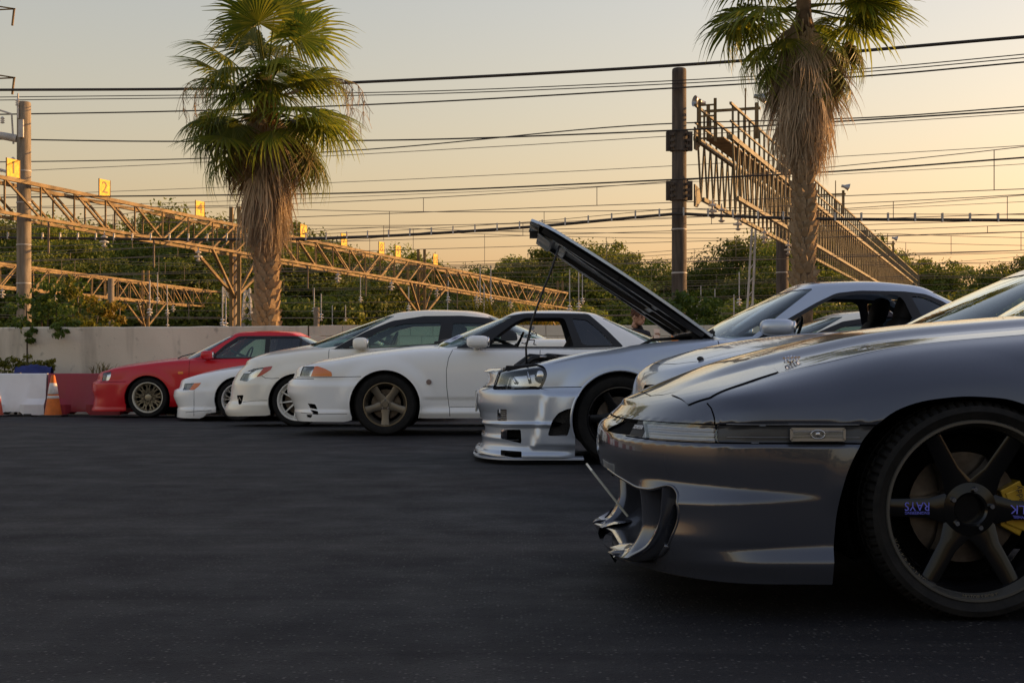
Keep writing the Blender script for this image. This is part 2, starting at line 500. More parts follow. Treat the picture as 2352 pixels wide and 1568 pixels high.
def sup(phi, n):
    c = np.clip(np.cos(phi), 0, 1); s_ = np.clip(np.sin(phi), 0, 1)
    return 1-c**(2.0/n), s_**(2.0/n)

class Body:
    """lower body: side (sill to shoulder) and top (bonnet, deck), with rounded plan corners"""
    def __init__(s, L, w, zb, zt, nose, tail, sect, D=0.45, n=2.3, Dr=0.45, nr=2.6, wplan=None, crown=None, feat=None, spine=0.6,
                 nF=22, nS=70, nR=14, nT=34, nW=18, xs=None):
        s.L, s.w = L, w
        zb, zt = pchip(zb), pchip(zt); nose = pchip(nose); tail = pchip(tail)
        wplan = pchip(wplan) if wplan else (lambda x: np.zeros(np.shape(x)))
        crown = pchip(crown or [(0, 0), (0.5, 0.04), (L-0.5, 0.03), (L, 0)])
        if not isinstance(sect[0][1], list): sect = [(0, sect)]
        sx = np.array([q[0] for q in sect])
        m = len(sect[0][1])
        ch = np.zeros(m); base = sect[0][1]
        for k in range(1, m): ch[k] = ch[k-1]+math.hypot(base[k][0]-base[k-1][0], 0.65*(base[k][1]-base[k-1][1]))
        ch /= ch[-1]
        tt = np.linspace(0, 1, nT)
        INS = np.array([pchip(list(zip(ch, [p[0] for p in q[1]])))(tt) for q in sect])
        HF = np.array([pchip(list(zip(ch, [p[1] for p in q[1]])))(tt) for q in sect])
        def sec(A, x):
            if len(sx) == 1: return np.broadcast_to(A[0], x.shape)
            k = np.clip(np.searchsorted(sx, x, side='right')-1, 0, len(sx)-2)
            f = np.clip((x-sx[k])/(sx[k+1]-sx[k]), 0, 1); f = f*f*(3-2*f)
            jj = np.broadcast_to(np.arange(nT), x.shape)
            return A[k, jj]*(1-f)+A[k+1, jj]*f
        phf = np.linspace(0, PI/2, nF+1)[:-1]; phr = np.linspace(PI/2, 0, nR+1)[1:]
        if xs is None: xs = np.linspace(D, L-Dr, nS)
        cf, sf = sup(phf, n); cr, sr = sup(phr, nr)
        NU = len(phf)+len(xs)+len(phr); P = np.zeros((NU, nT+nW, 3))
        kind = np.array([0]*len(phf)+[1]*len(xs)+[2]*len(phr))
        cx = np.concatenate([cf, np.ones(len(xs)), cr]); sy = np.concatenate([sf, np.ones(len(xs)), sr])
        X = np.zeros((NU, nT)); X[kind == 0] = (D*cf)[:, None]; X[kind == 1] = xs[:, None]; X[kind == 2] = (L-Dr*cr)[:, None]
        for _ in range(6):
            Z = zb(X)+sec(HF, X)*(zt(X)-zb(X))
            a = kind == 0; X[a] = nose(Z[a])*(1-cx[a][:, None])+D*cx[a][:, None]
            a = kind == 2; X[a] = (L-tail(Z[a]))*(1-cx[a][:, None])+(L-Dr)*cx[a][:, None]
        s.Wd = lambda x: w-wplan(x)
        Y = (w-wplan(X)-sec(INS, X))*sy[:, None]
        P[:, :nT, 0] = X; P[:, :nT, 1] = Y; P[:, :nT, 2] = Z
        ex, ey = X[:, -1], Y[:, -1]
        o = np.argsort(ex)
        we = lambda x: np.maximum(np.interp(x, ex[o], ey[o]), 0.02)
        def g(x, y):
            x = np.asarray(x, float); y = np.asarray(y, float)
            q = np.clip(np.abs(y)/we(x), 0, 1)
            z = zt(x)+crown(x)*(1-q**2)
            if feat is not None: z = z+feat(x, y)
            return z
        s.g = g; s.zt = zt; s.zb = zb; s.we = we
        Qx = np.where(kind == 0, D*(spine+(1-spine)*cx), np.where(kind == 2, L-Dr*(spine+(1-spine)*cx), ex))
        for k in range(nW):
            f = (k+1)/nW
            x = ex*(1-f)+Qx*f; y = ey*(1-f)
            P[:, nT+k, 0] = x; P[:, nT+k, 1] = y; P[:, nT+k, 2] = g(x, y)
        jj = np.arange(nT+nW)[None, :]; ii = np.arange(NU)[:, None]
        side = np.broadcast_to((jj < nT), P.shape[:2]).copy()
        modes = {'side': ([0, 2], side & (ii >= 3) & (ii < NU-3)),
                 'top': ([0, 1], np.broadcast_to(jj >= nT-1-nT//6, P.shape[:2])),
                 'front': ([1, 2], side & (ii <= nF)),
                 'rear': ([1, 2], side & (ii >= NU-nR-1))}
        s.patch = Patch(P, nT, modes); s.nT = nT; s.NU = NU; s.kind = kind; s.nF = nF

class Cabin:
    """greenhouse: base loop on the body, roof loop, roof"""
    def __init__(s, body, xb0, xb1, wb, xt0, xt1, wt, zr, Df=0.32, Dr=0.30, Dtf=0.16, Dtr=0.16, n=2.4, nt=3.0, bulge=0.025, crown=0.05,
                 nF=16, nS=44, nR=14, nT=20, nW=12, sink=0.012, wtp=None):
        zr = pchip(zr); wbf = pchip(wb) if isinstance(wb, list) else (lambda x: np.full(np.shape(x), wb)); wtf = pchip(wt) if isinstance(wt, list) else (lambda x: np.full(np.shape(x), wt))
        phf = np.linspace(0, PI/2, nF+1)[:-1]; phr = np.linspace(PI/2, 0, nR+1)[1:]
        def loop(x0, x1, D0, D1, nn):
            cf, sf = sup(phf, nn); cr, sr = sup(phr, nn)
            xs = np.linspace(x0+D0, x1-D1, nS)
            return np.concatenate([x0+D0*cf, xs, x1-D1*cr]), np.concatenate([sf, np.ones(nS), sr])
        bx, bs = loop(xb0, xb1, Df, Dr, n); tx, ts = loop(xt0, xt1, Dtf, Dtr, nt)
        by = wbf(bx)*bs; ty = wtf(tx)*ts
        bz = body.g(bx, by)-sink; tz = zr(tx)
        B = np.stack([bx, by, bz], 1); T = np.stack([tx, ty, tz], 1)
        NU = len(bx)
        # outward bulge direction in plan
        cxy = np.stack([bx-(xb0+xb1)/2, by], 1)
        out = np.stack([np.gradient(by), -np.gradient(bx)], 1); out /= np.maximum(np.linalg.norm(out, axis=1, keepdims=True), 1e-9)
        sg = np.sign((out*cxy).sum(1)); sg[sg == 0] = 1; out *= sg[:, None]
        def sp(t):
            p = B*(1-t)+T*t
            p[:, :2] += out*bulge*4*t*(1-t)
            return p
        Qx = tx.copy(); k0 = nF; k1 = nF+nS-1
        mx0, mx1 = tx[k0], tx[k1]
        Qx[:k0] = xt0+(mx0-xt0)*(0.7+0.3*np.linspace(0, 1, k0)); Qx[k1+1:] = xt1-(xt1-mx1)*(0.7+0.3*np.linspace(1, 0, NU-k1-1))
        def top(f):
            x = tx*(1-f)+Qx*f; y = ty*(1-f)
            q = 1-f
            return np.stack([x, y, tz*(1-f)+zr(Qx)*f+crown*(1-q*q)], 1)
        cols = [sp(t) for t in np.linspace(0, 0.93, nT)]
        a, c, d = sp(0.93), sp(1.0), top(0.07)
        for q in (0.2, 0.4, 0.6, 0.8): cols.append(a*(1-q)**2+2*c*q*(1-q)+d*q*q)
        cols += [top(f) for f in np.linspace(0.07, 1, nW)]
        P = np.stack(cols, 1); NT = P.shape[1]
        jj = np.arange(NT)[None, :]; ii = np.arange(NU)[:, None]
        side = (jj < nT+3) & (ii >= nF-5) & (ii < nF+nS+5)
        s.patch = Patch(P, nT, {'side': ([0, 2], side), 'top': ([0, 1], np.broadcast_to(jj >= nT+2, P.shape[:2]))})
        s.nF, s.nS, s.nT, s.NU, s.nR = nF, nS, nT, NU, nR
    def screen(s, front, u, t0, t1, r=1.2):
        """window outline in grid coordinates: front/rear screen up to u columns, rows t0..t1 of nT"""
        if front: poly = [(-0.9, t0), (u*0.75, t0), (u, t0+0.6), (u, t1-0.4), (u-0.6, t1), (-0.9, t1)]
        else:
            e = s.NU-1; poly = [(e+0.9, t0), (e-u*0.75, t0), (e-u, t0+0.6), (e-u, t1-0.4), (e-u+0.6, t1), (e+0.9, t1)]
        return [tuple(p) for p in dens(poly, 0.7)]

def arch_poly(cx, cz, r, low=-0.3, ang0=-8, ang1=188, sx=1.0, n=34):
    p = [(cx+r*sx*math.cos(R(ang0+(ang1-ang0)*k/n)), cz+r*math.sin(R(ang0+(ang1-ang0)*k/n))) for k in range(n+1)]
    return [(p[0][0], low)]+p+[(p[-1][0], low)]

def arch_lip(body, poly, depth, mat, parent, name='arch_lip', rim=0.0):
    """folded edge of the wheel opening, both sides"""
    pt = body.patch
    pts = dens(poly, 0.02, False)
    ij = pt.inv(pts, 'side')
    ok = (ij[:, 1] > -0.01); ij = ij[ok]
    a = pt.pos(ij); n = pt.bil(pt.N, ij)
    rows = []
    c = a.mean(0)
    if rim:
        d = a-c; d[:, 1] = 0; d /= np.linalg.norm(d, axis=1, keepdims=True)
        rows = [a+d*rim*1.6+n*0.0, a+d*rim+n*rim*0.5, a+d*rim*0.3+n*rim*0.6, a+n*0.001]
    rows.append(a.copy())
    b = a.copy(); b[:, 1] -= depth*0.3; rows.append(b)
    b = a.copy(); b[:, 1] -= depth; rows.append(b)
    for sg in (-1, 1):
        mb = MB(); mb.grid(np.stack(rows, 1)*[1, sg, 1])
        mb.build(name, mat, parent, smooth=True, recalc=True)

def wheel_well(cx, cz, r, w, parent, depth=0.34):
    for sg in (-1, 1):
        mb = MB(); n = 18
        a = [(cx+(r)*math.cos(R(-25+230*k/n)), cz+(r)*math.sin(R(-25+230*k/n))) for k in range(n+1)]
        rows = [[(x, sg*(w-0.03), z) for x, z in a], [(x, sg*(w-depth), z) for x, z in a]]
        mb.grid(np.array(rows))
        mb.add([(x, sg*(w-depth), z) for x, z in a], [tuple(range(n+1))])
        mb.build('wheel_well', M['gap'], parent)

# ---------------------------------------------------------------- wheels
def spoke(mb, a0, r0, w0, y0, a1, r1, w1, y1, th=0.03, mid=None):
    """tapered block from hub radius to rim; y = outer face (negative outwards)"""
    st = [(a0, r0, w0, y0)]+([mid] if mid else [])+[(a1, r1, w1, y1)]
    vs = []
    for a, r, w, y in st:
        ca, sa = math.cos(a), math.sin(a)
        for k, (s_, dy) in enumerate(((-0.5, th), (-0.5, 0.004), (-0.36, 0), (0.36, 0), (0.5, 0.004), (0.5, th))):
            vs.append((r*ca-s_*w*sa, y+dy, r*sa+s_*w*ca))
    fs = []
    for q in range(len(st)-1):
        b = q*6
        for k in range(6): fs.append((b+6+k, b+6+(k+1) % 6, b+(k+1) % 6, b+k))
    fs += [tuple(range(6)), tuple((len(st)-1)*6+k for k in range(5, -1, -1))]
    mb.add(vs, fs)

WHEEL_CACHE = {}
def wheel_meshes(key, Rt, Rr, wd, style, mrim, mlip, mhub=None, tread=False, seg=48, disc=0.15, caliper=None):
    h = wd/2
    tb = MB()
    prof = [(Rr-0.012, -h*0.86), (Rr+0.004, -h*0.98), (Rr+0.012, -h*1.0), (Rr+(Rt-Rr)*0.45, -h*1.06), (Rr+(Rt-Rr)*0.75, -h*1.02), (Rt-0.018, -h*0.92), (Rt-0.006, -h*0.80), (Rt-0.001, -h*0.68)]
    tr = [(Rt, -h*0.60), (Rt, -h*0.50), (Rt-0.008, -h*0.49), (Rt-0.008, -h*0.40), (Rt, -h*0.39), (Rt+0.001, -h*0.06), (Rt-0.008, -h*0.05), (Rt-0.008, h*0.05), (Rt+0.001, h*0.06)]
    full = prof+tr+[(r, -a) for r, a in (prof+tr[:5])[::-1]]
    if tread:
        n = 288
        def rm(k, j):
            if 5 <= j <= 9 or len(full)-10 <= j <= len(full)-6:
                return -0.009 if k % 4 == 0 else 0.0
            if 12 <= j <= 14: return -0.006 if k % 6 == 0 else 0.0
            return 0.0
        tb.lathe(full, n, rmod=rm)
    else: tb.lathe(full, seg)
    tyre = tb.mesh('tyre', M['rubber'], smooth=R(35))
    rb = MB()
    yl = -h*0.97
    # lip and barrel
    rb.cur = 1
    rb.lathe([(Rr-0.004, yl+0.02), (Rr+0.002, yl+0.004), (Rr-0.002, yl-0.003), (Rr-0.009, yl-0.003), (Rr-0.013, yl+0.006), (Rr-0.016, yl+0.03), (Rr-0.026, yl+0.05)], seg)
    rb.cur = 0
    rb.lathe([(Rr-0.022, yl+0.04), (Rr-0.038, yl+0.075), (Rr-0.045, h*0.2), (Rr-0.02, h*0.9)], seg)
    yh = yl+0.045
    if style == 'six':
        yh = yl+0.07
        for k in range(6):
            a = R(-1.5+60*k)
            spoke(rb, a, 0.055, 0.10, yh, a, Rr-0.020, 0.050, yl+0.044, 0.05, mid=(a, 0.125, 0.057, yh-0.010))
            # raised pad where the spoke meets the rim
        rb.lathe([(0.001, yh+0.025), (0.042, yh+0.025), (0.044, yh-0.004), (0.050, yh-0.010), (0.078, yh-0.004), (0.086, yh+0.01), (0.088, yh+0.06)], seg)
        rb.cur = 2
        for k in range(5):
            a = R(80+72*k)
            rb.lathe([(0.0005, -0.012), (0.0065, -0.012), (0.0085, -0.008), (0.0085, 0.012)], 12, c=(0.060*math.cos(a), yh-0.012, 0.060*math.sin(a)))
        rb.cur = 0
    elif style == 'five':
        for k in range(5):
            a = R(126+72*k)-R(36)
            a = R(90+72*k+36)
            spoke(rb, a, 0.03, 0.095, yh+0.0, a, Rr-0.018, 0.082, yl+0.03, 0.045, mid=(a, Rr*0.55, 0.066, yh-0.004))
        rb.lathe([(0.001, yh-0.012), (0.030, yh-0.012), (0.034, yh-0.004), (0.052, yh-0.002), (0.060, yh+0.01), (0.062, yh+0.05)], seg)
        rb.cur = 2
        for k in range(5):
            a = R(90+72*k)
            rb.lathe([(0.0005, -0.006), (0.009, -0.006), (0.010, 0.01)], 8, c=(0.047*math.cos(a), yh-0.004, 0.047*math.sin(a)))
        rb.cur = 0
    elif style == 'multi':
        for k in range(10):
            a = R(9+36*k)
            spoke(rb, a-R(6), 0.03, 0.024, yh, a-R(2.0), Rr-0.02, 0.013, yl+0.03, 0.035)
        rb.lathe([(0.001, yh-0.006), (0.032, yh-0.006), (0.055, yh-0.002), (0.062, yh+0.01), (0.064, yh+0.05)], seg)
        rb.lathe([(Rr*0.80, yh+0.002), (Rr*0.80, yh-0.006), (Rr*0.84, yh-0.008), (Rr*0.84, yh+0.01)], seg)
        rb.cur = 2
        for k in range(5):
            a = R(60+72*k)
            rb.lathe([(0.0005, -0.008), (0.007, -0.008), (0.008, 0.01)], 8, c=(0.047*math.cos(a), yh-0.004, 0.047*math.sin(a)))
        rb.cur = 0
    else:   # mesh wheel: crossing y-spokes
        for k in range(9):
            a = R(90+40*k)
            for sg in (-1, 1):
                spoke(rb, a, 0.04, 0.018, yh, a, Rr*0.52, 0.014, yh-0.004, 0.03)
                spoke(rb, a, Rr*0.50, 0.012, yh-0.004, a+sg*R(13), Rr-0.02, 0.010, yl+0.03, 0.03)
                spoke(rb, a+sg*R(20), Rr*0.30, 0.011, yh, a+sg*R(4), Rr-0.02, 0.009, yl+0.035, 0.028)
        rb.lathe([(0.001, yh-0.008), (0.028, yh-0.008), (0.050, yh-0.002), (0.056, yh+0.01), (0.058, yh+0.05)], seg)
    rim = rb.mesh('rim', [mrim, mlip, M['chrome']], smooth=R(40))
    db = MB()
    yd = yl+0.13
    db.lathe([(0.06, yd-0.02), (0.085, yd-0.02), (0.088, yd), (disc, yd), (disc, yd+0.025), (0.088, yd+0.025)], 40)
    dm = db.mesh('brake_disc', M['steel'], smooth=R(40))
    bb = MB(); bb.lathe([(0.001, yd+0.05), (Rr-0.05, yd+0.05)], 24)
    back = bb.mesh('backing', M['gap'])
    bolt = None
    cal = None
    if caliper:
        cb = MB(); n = 8
        for (r0, r1, dy0, dy1, a0, a1) in ((disc-0.055, disc+0.012, -0.045, 0.06, -28, 28), (disc-0.045, disc+0.016, -0.052, 0.0, -22, 22)):
            vs = []
            for k in range(n+1):
                a = R(a0+(a1-a0)*k/n)
                for r, dy in ((r0, dy0+0.006), (r1, dy0+0.006), (r1, dy1), (r0, dy1)): vs.append((r*math.cos(a), yd+dy, r*math.sin(a)))
            fs = [(k*4+q, k*4+(q+1) % 4, k*4+4+(q+1) % 4, k*4+4+q) for k in range(n) for q in range(4)]+[(3, 2, 1, 0), tuple(n*4+q for q in range(4))]
            cb.add(vs, fs)
        cal = cb.mesh('caliper', caliper, smooth=False, bevel=0.004, recalc=True)
    return dict(tyre=tyre, rim=rim, brake_disc=dm, caliper=cal, wheel_back=back, yl=yl, yh=yh, yd=yd)

def put_wheel(car, ms, x, y, z, sg, rot=0.0):
    w = empty('wheel', (x, sg*y, z), 0 if sg < 0 else PI, car)
    for nm in ('tyre', 'rim', 'brake_disc', 'caliper', 'wheel_back'):
        if ms[nm] is None: continue
        o = obj(nm, ms[nm], w)
        if nm == 'rim' and rot: o.rotation_euler = (0, rot, 0)
    return w

# ---------------------------------------------------------------- parts shared by the cars
def seat(car, x, y, z0=0.28, head=1.02, lean=0.32, mat=None, name='seat'):
    mb = MB(); mat = mat or M['interior']
    mb.ell((0.0, 0, 0.10), (0.27, 0.25, 0.10), 16, 8, 0.5)
    st = len(mb.v); mb.ell((0, 0, 0.36), (0.09, 0.24, 0.36), 16, 10, 0.55); mb.ell((0.0, 0, 0.36), (0.11, 0.19, 0.30), 14, 8, 0.7)
    mb.ell((0, 0, 0.80), (0.06, 0.14, 0.115), 14, 8, 0.6)
    mb.xf(Matrix.Translation((0.22, 0, 0.10)) @ Matrix.Rotation(lean, 4, 'Y'), st)
    return mb.build(name, mat, car, smooth=True, loc=(x, y, z0))

def cabin_inside(car, x0, x1, w, zbelt, dash_x, dash_z, seats, steer=None, rear=None, seatmat=None, head=None):
    mb = MB()
    # tub: floor and side walls below the belt line
    mb.box(((x0+x1)/2, 0, 0.25), (x1-x0, 2*w, 0.04))
    for sg in (-1, 1): mb.box(((x0+x1)/2, sg*w, (0.25+zbelt-0.03)/2), (x1-x0, 0.04, zbelt-0.03-0.25))
    mb.box((x1, 0, (0.25+zbelt)/2), (0.04, 2*w, zbelt-0.25))
    mb.box((x0, 0, (0.25+zbelt)/2), (0.04, 2*w, zbelt-0.30))
    mb.build('cabin_floor', M['interior'], car)
    mb = MB(); mb.ell((dash_x, 0, dash_z-0.12), (0.30, w-0.03, 0.13), 20, 8, 0.5); mb.build('dashboard', M['interior'], car, smooth=True)
    for sx, sy in seats: seat(car, sx, sy, mat=seatmat)
    if rear:
        mb = MB(); mb.ell((rear, 0, 0.62), (0.12, w-0.1, 0.30), 20, 8, 0.4); mb.ell((rear-0.3, 0, 0.40), (0.3, w-0.1, 0.12), 20, 8, 0.4)
        mb.build('rear_seat', M['interior'], car, smooth=True)
    if steer:
        sx, sy, sz = steer
        mb = MB(); mb.tube([(0.185*math.cos(a), 0.185*math.sin(a), 0) for a in np.linspace(0, 2*PI, 29)], 0.013, 8, False)
        for a in (R(90), R(210), R(330)): mb.bar((0, 0, 0.02), (0.18*math.cos(a), 0.18*math.sin(a), 0), 0.03, 0.012)
        mb.ell((0, 0, 0.02), (0.05, 0.05, 0.02)); mb.tube([(0, 0, 0.02), (0, 0, 0.3)], 0.02)
        mb.xf(Matrix.Translation((sx, sy, sz)) @ Matrix.Rotation(R(-66), 4, 'Y') )
        mb.build('steering_wheel', M['black'], car, smooth=True)

def mirror(car, x, y, z, mat, size=(0.10, 0.085, 0.065), stalk=0.09):
    """door mirror on both sides; x,z centre of the shell"""
    for sg in (-1, 1):
        root = MB()
        root.ell((x, sg*(y+stalk+size[1]*0.6), z), size, 18, 10, 0.62)
        # forward facing shell swells, rear face flat
        root.tube([(x-0.02, sg*(y-0.03), z-0.055), (x-0.01, sg*(y+0.05), z-0.05), (x, sg*(y+stalk), z-0.025)], [0.035, 0.028, 0.028], 8)
        o = root.build('mirror', mat, car, smooth=True)
        gl = MB(); gl.ell((x+size[0]*0.93, sg*(y+stalk+size[1]*0.6), z), (0.012, size[1]*0.8, size[2]*0.78), 16, 6, 0.6)
        gl.build('mirror_glass', M['chrome'], o, smooth=True)

def wiper(car, pts, name='wiper'):
    mb = MB(); mb.tube(pts, 0.009, 6); mb.build(name, M['black'], car, smooth=True)

def under(car, L, w, zf=0.2, x0=0.3, x1=None):
    mb = MB(); x1 = x1 or L-0.3
    mb.box(((x0+x1)/2, 0, zf+0.06), (x1-x0, 0.9, 0.10)); mb.box(((x0+x1)/2, 0, zf+0.06), ((x1-x0)-1.9, 2*w-0.2, 0.10))
    mb.build('underbody', M['gap'], car)

def text_mesh(body, size, mat, name='lettering', ext=0.001, font=None, sx=1.0, align='CENTER'):
    cu = bpy.data.curves.new(name, 'FONT'); cu.body = body; cu.size = size; cu.extrude = ext
    cu.align_x = align; cu.align_y = 'CENTER'; cu.resolution_u = 3
    o = bpy.data.objects.new(name, cu); COL.objects.link(o)
    dg = bpy.context.evaluated_depsgraph_get(); dg.update()
    me = bpy.data.meshes.new_from_object(o.evaluated_get(dg))
    bpy.data.objects.remove(o); bpy.data.curves.remove(cu)
    me.materials.clear(); me.materials.append(mat)
    if sx != 1.0: me.transform(Matrix.Diagonal((sx, 1, 1, 1)))
    me.name = name
    return me

def finish(car_root, X0, Yn, w, zg):
    car_root.location = (X0, Yn+w, zg)
# ---------------------------------------------------------------- ground, wall, barriers
gz = pchip([(-60, 0), (6, 0), (10, 0.03), (14.5, 0.03), (17.2, 0.0), (20.4, -0.061), (21.9, -0.067), (23.7, -0.11), (25.2, -0.12), (60, -0.12)])

def asphalt_mat():
    m, t, b = new_mat('asphalt'); N, L = t.nodes, t.links
    tc = N.new('ShaderNodeTexCoord')
    def nz(scale, det=6, st=None, rough=0.6):
        n = N.new('ShaderNodeTexNoise'); n.inputs['Scale'].default_value = scale; n.inputs['Detail'].default_value = det; n.inputs['Roughness'].default_value = rough
        if st:
            mp = N.new('ShaderNodeMapping'); mp.inputs['Scale'].default_value = st; L.new(tc.outputs['Object'], mp.inputs[0]); L.new(mp.outputs[0], n.inputs['Vector'])
        else: L.new(tc.outputs['Object'], n.inputs['Vector'])
        return n.outputs['Fac']
    def mr(f, a, b_, c, d):
        q = N.new('ShaderNodeMapRange'); q.inputs[1].default_value = a; q.inputs[2].default_value = b_; q.inputs[3].default_value = c; q.inputs[4].default_value = d
        L.new(f, q.inputs[0]); return q.outputs[0]
    big = mr(nz(0.7, 8, (0.35, 1.5, 1), 0.7), 0.38, 0.64, 0, 1)
    base = ramp_mix(t, big, (0.010, 0.010, 0.0125), (0.030, 0.0285, 0.028))
    streak = mr(nz(1.3, 6, (0.10, 2.6, 1), 0.65), 0.48, 0.62, 0, 0.9)
    base = ramp_mix(t, streak, base, (0.007, 0.007, 0.009))
    # stone chips
    vo = N.new('ShaderNodeTexVoronoi'); vo.inputs['Scale'].default_value = 70; L.new(tc.outputs['Object'], vo.inputs['Vector'])
    chip = mr(vo.outputs['Distance'], 0.05, 0.42, 1, 0)
    sel = N.new('ShaderNodeSeparateColor'); L.new(vo.outputs['Color'], sel.inputs[0])
    cs = mr(sel.outputs[0], 0.72, 1.0, 0, 1)
    mm = N.new('ShaderNodeMath'); mm.operation = 'MULTIPLY'; L.new(chip, mm.inputs[0]); L.new(cs, mm.inputs[1])
    base = ramp_mix(t, mm.outputs[0], base, (0.24, 0.225, 0.20))
    fine = mr(nz(160, 3), 0.3, 0.7, 0, 0.55)
    base = ramp_mix(t, fine, base, (0.006, 0.006, 0.007))
    # hairline cracks
    v2 = N.new('ShaderNodeTexVoronoi'); v2.feature = 'DISTANCE_TO_EDGE'; v2.inputs['Scale'].default_value = 0.33
    nd = N.new('ShaderNodeTexNoise'); nd.inputs['Scale'].default_value = 1.3; nd.inputs['Detail'].default_value = 8; L.new(tc.outputs['Object'], nd.inputs['Vector'])
    va = N.new('ShaderNodeVectorMath'); va.operation = 'MULTIPLY_ADD'; va.inputs[1].default_value = (1.2, 1.2, 1.2); L.new(nd.outputs['Color'], va.inputs[0]); L.new(tc.outputs['Object'], va.inputs[2])
    L.new(va.outputs[0], v2.inputs['Vector'])
    ck = mr(v2.outputs['Distance'], 0.0, 0.006, 0.8, 0)
    gate = mr(nz(0.4, 3), 0.5, 0.6, 0, 1)
    m2 = N.new('ShaderNodeMath'); m2.operation = 'MULTIPLY'; L.new(ck, m2.inputs[0]); L.new(gate, m2.inputs[1])
    base = ramp_mix(t, m2.outputs[0], base, (0.008, 0.008, 0.008))
    L.new(base, b.inputs['Base Color'])
    L.new(mr(nz(2.5, 5), 0.3, 0.7, 0.62, 0.85), b.inputs['Roughness']); b.inputs['Specular IOR Level'].default_value = 0.22
    ad = N.new('ShaderNodeMath'); ad.operation = 'ADD'; L.new(nz(220, 4), ad.inputs[0]); L.new(chip, ad.inputs[1])
    bp = N.new('ShaderNodeBump'); bp.inputs['Strength'].default_value = 0.55; bp.inputs['Distance'].default_value = 0.006
    L.new(ad.outputs[0], bp.inputs['Height']); L.new(bp.outputs[0], b.inputs['Normal'])
    return m

ys = np.concatenate([np.linspace(-40, 2, 15), np.linspace(3, 25.1, 90)])
xs_ = np.linspace(-70, 36, 54)
G = np.zeros((len(xs_), len(ys), 3)); G[..., 0] = xs_[:, None]; G[..., 1] = ys[None, :]; G[..., 2] = gz(ys)[None, :]
mb = MB(); mb.grid(G); tag(mb.build('asphalt_ground', asphalt_mat(), smooth=True), kind='structure')
mb = MB(); S_ = 1500
mb.add([(-S_, -S_, -0.3), (S_, -S_, -0.3), (S_, S_, -0.3), (-S_, S_, -0.3)], [(0, 1, 2, 3)])
tag(mb.build('ground', noisy('earth', (0.05, 0.055, 0.03), (0.10, 0.085, 0.06), 0.3, 0.95, bump=0.3)), kind='structure')
mb = MB(); mb.add([(-120, 25.5, -0.15), (120, 25.5, -0.15), (120, 92, -0.15), (-120, 92, -0.15)], [(0, 1, 2, 3)])
tag(mb.build('railway_yard_ground', noisy('ballast', (0.07, 0.06, 0.05), (0.20, 0.17, 0.14), 6, 0.95, bump=0.8)), kind='structure')

# concrete wall with block courses in the right part
def wall_mat():
    m, t, b = new_mat('wall_render'); N, L = t.nodes, t.links
    tc = N.new('ShaderNodeTexCoord')
    def nz(scale, det, st=(1, 1, 1)):
        mp = N.new('ShaderNodeMapping'); mp.inputs['Scale'].default_value = st; L.new(tc.outputs['Object'], mp.inputs[0])
        n = N.new('ShaderNodeTexNoise'); n.inputs['Scale'].default_value = scale; n.inputs['Detail'].default_value = det; L.new(mp.outputs[0], n.inputs['Vector']); return n.outputs['Fac']
    def mr(f, a, b_, c, d):
        q = N.new('ShaderNodeMapRange'); q.inputs[1].default_value = a; q.inputs[2].default_value = b_; q.inputs[3].default_value = c; q.inputs[4].default_value = d
        L.new(f, q.inputs[0]); return q.outputs[0]
    c = ramp_mix(t, mr(nz(0.9, 6), 0.3, 0.7, 0, 1), (0.62, 0.55, 0.44), (0.78, 0.70, 0.57))
    c = ramp_mix(t, mr(nz(2.0, 6, (1.5, 1, 0.25)), 0.55, 0.75, 0, 0.6), c, (0.22, 0.19, 0.15))
    c = ramp_mix(t, mr(nz(7, 8), 0.6, 0.75, 0, 0.5), c, (0.16, 0.14, 0.12))
    L.new(c, b.inputs['Base Color']); b.inputs['Roughness'].default_value = 0.9; b.inputs['Specular IOR Level'].default_value = 0.2
    bp = N.new('ShaderNodeBump'); bp.inputs['Strength'].default_value = 0.4; bp.inputs['Distance'].default_value = 0.01
    L.new(nz(25, 8), bp.inputs['Height']); L.new(bp.outputs[0], b.inputs['Normal'])
    return m
WY = 25.2; wm = wall_mat()
wall = empty('boundary_wall', (0, WY, -0.12))
tag(wall, 'long weathered cream concrete wall behind the parked cars', 'wall')
wtop = pchip([(-30, 1.50), (-9, 1.53), (-7, 1.545), (-3.5, 1.56), (0, 1.57), (6, 1.66), (20, 1.72)])
# left part: one rendered stretch; right part: concrete blocks
n = 90; mb = MB(); X_ = np.linspace(-30, -3.62, n)
tops = wtop(X_)+np.array([random.uniform(-0.008, 0.008) for _ in X_])
mb.grid(np.stack([np.stack([X_, np.full(n, y), z], 1) for y, z in ((0, np.zeros(n)), (0, tops-0.02), (0.02, tops), (0.22, tops), (0.24, tops-0.02), (0.24, np.zeros(n)))], 1))
mb.build('rendered_face', wm, wall, smooth=R(40))
bl = MB(); bl.box((0, 0.12, 0.095), (0.392, 0.24, 0.19)); blk = bl.mesh('block', wm, bevel=0.008)
for r in range(9):
    z0 = r*0.197
    k = 0
    x = -3.4+(0.2 if r % 2 else 0)
    while x < 9.0 and r < 9:
        if z0+0.19 <= float(wtop(x))+0.06 and (x < 0.6 or r >= 6):
            o = obj('block', blk, wall, (x, random.uniform(-0.004, 0.004), z0))
            k += 1
        x += 0.4
mb = MB(); mb.box((2.8, 0.13, 0.78), (12.8, 0.20, 1.55)); mb.box((21, 0.13, 0.8), (24, 0.20, 1.6)); mb.build('mortar_core', wm, wall)

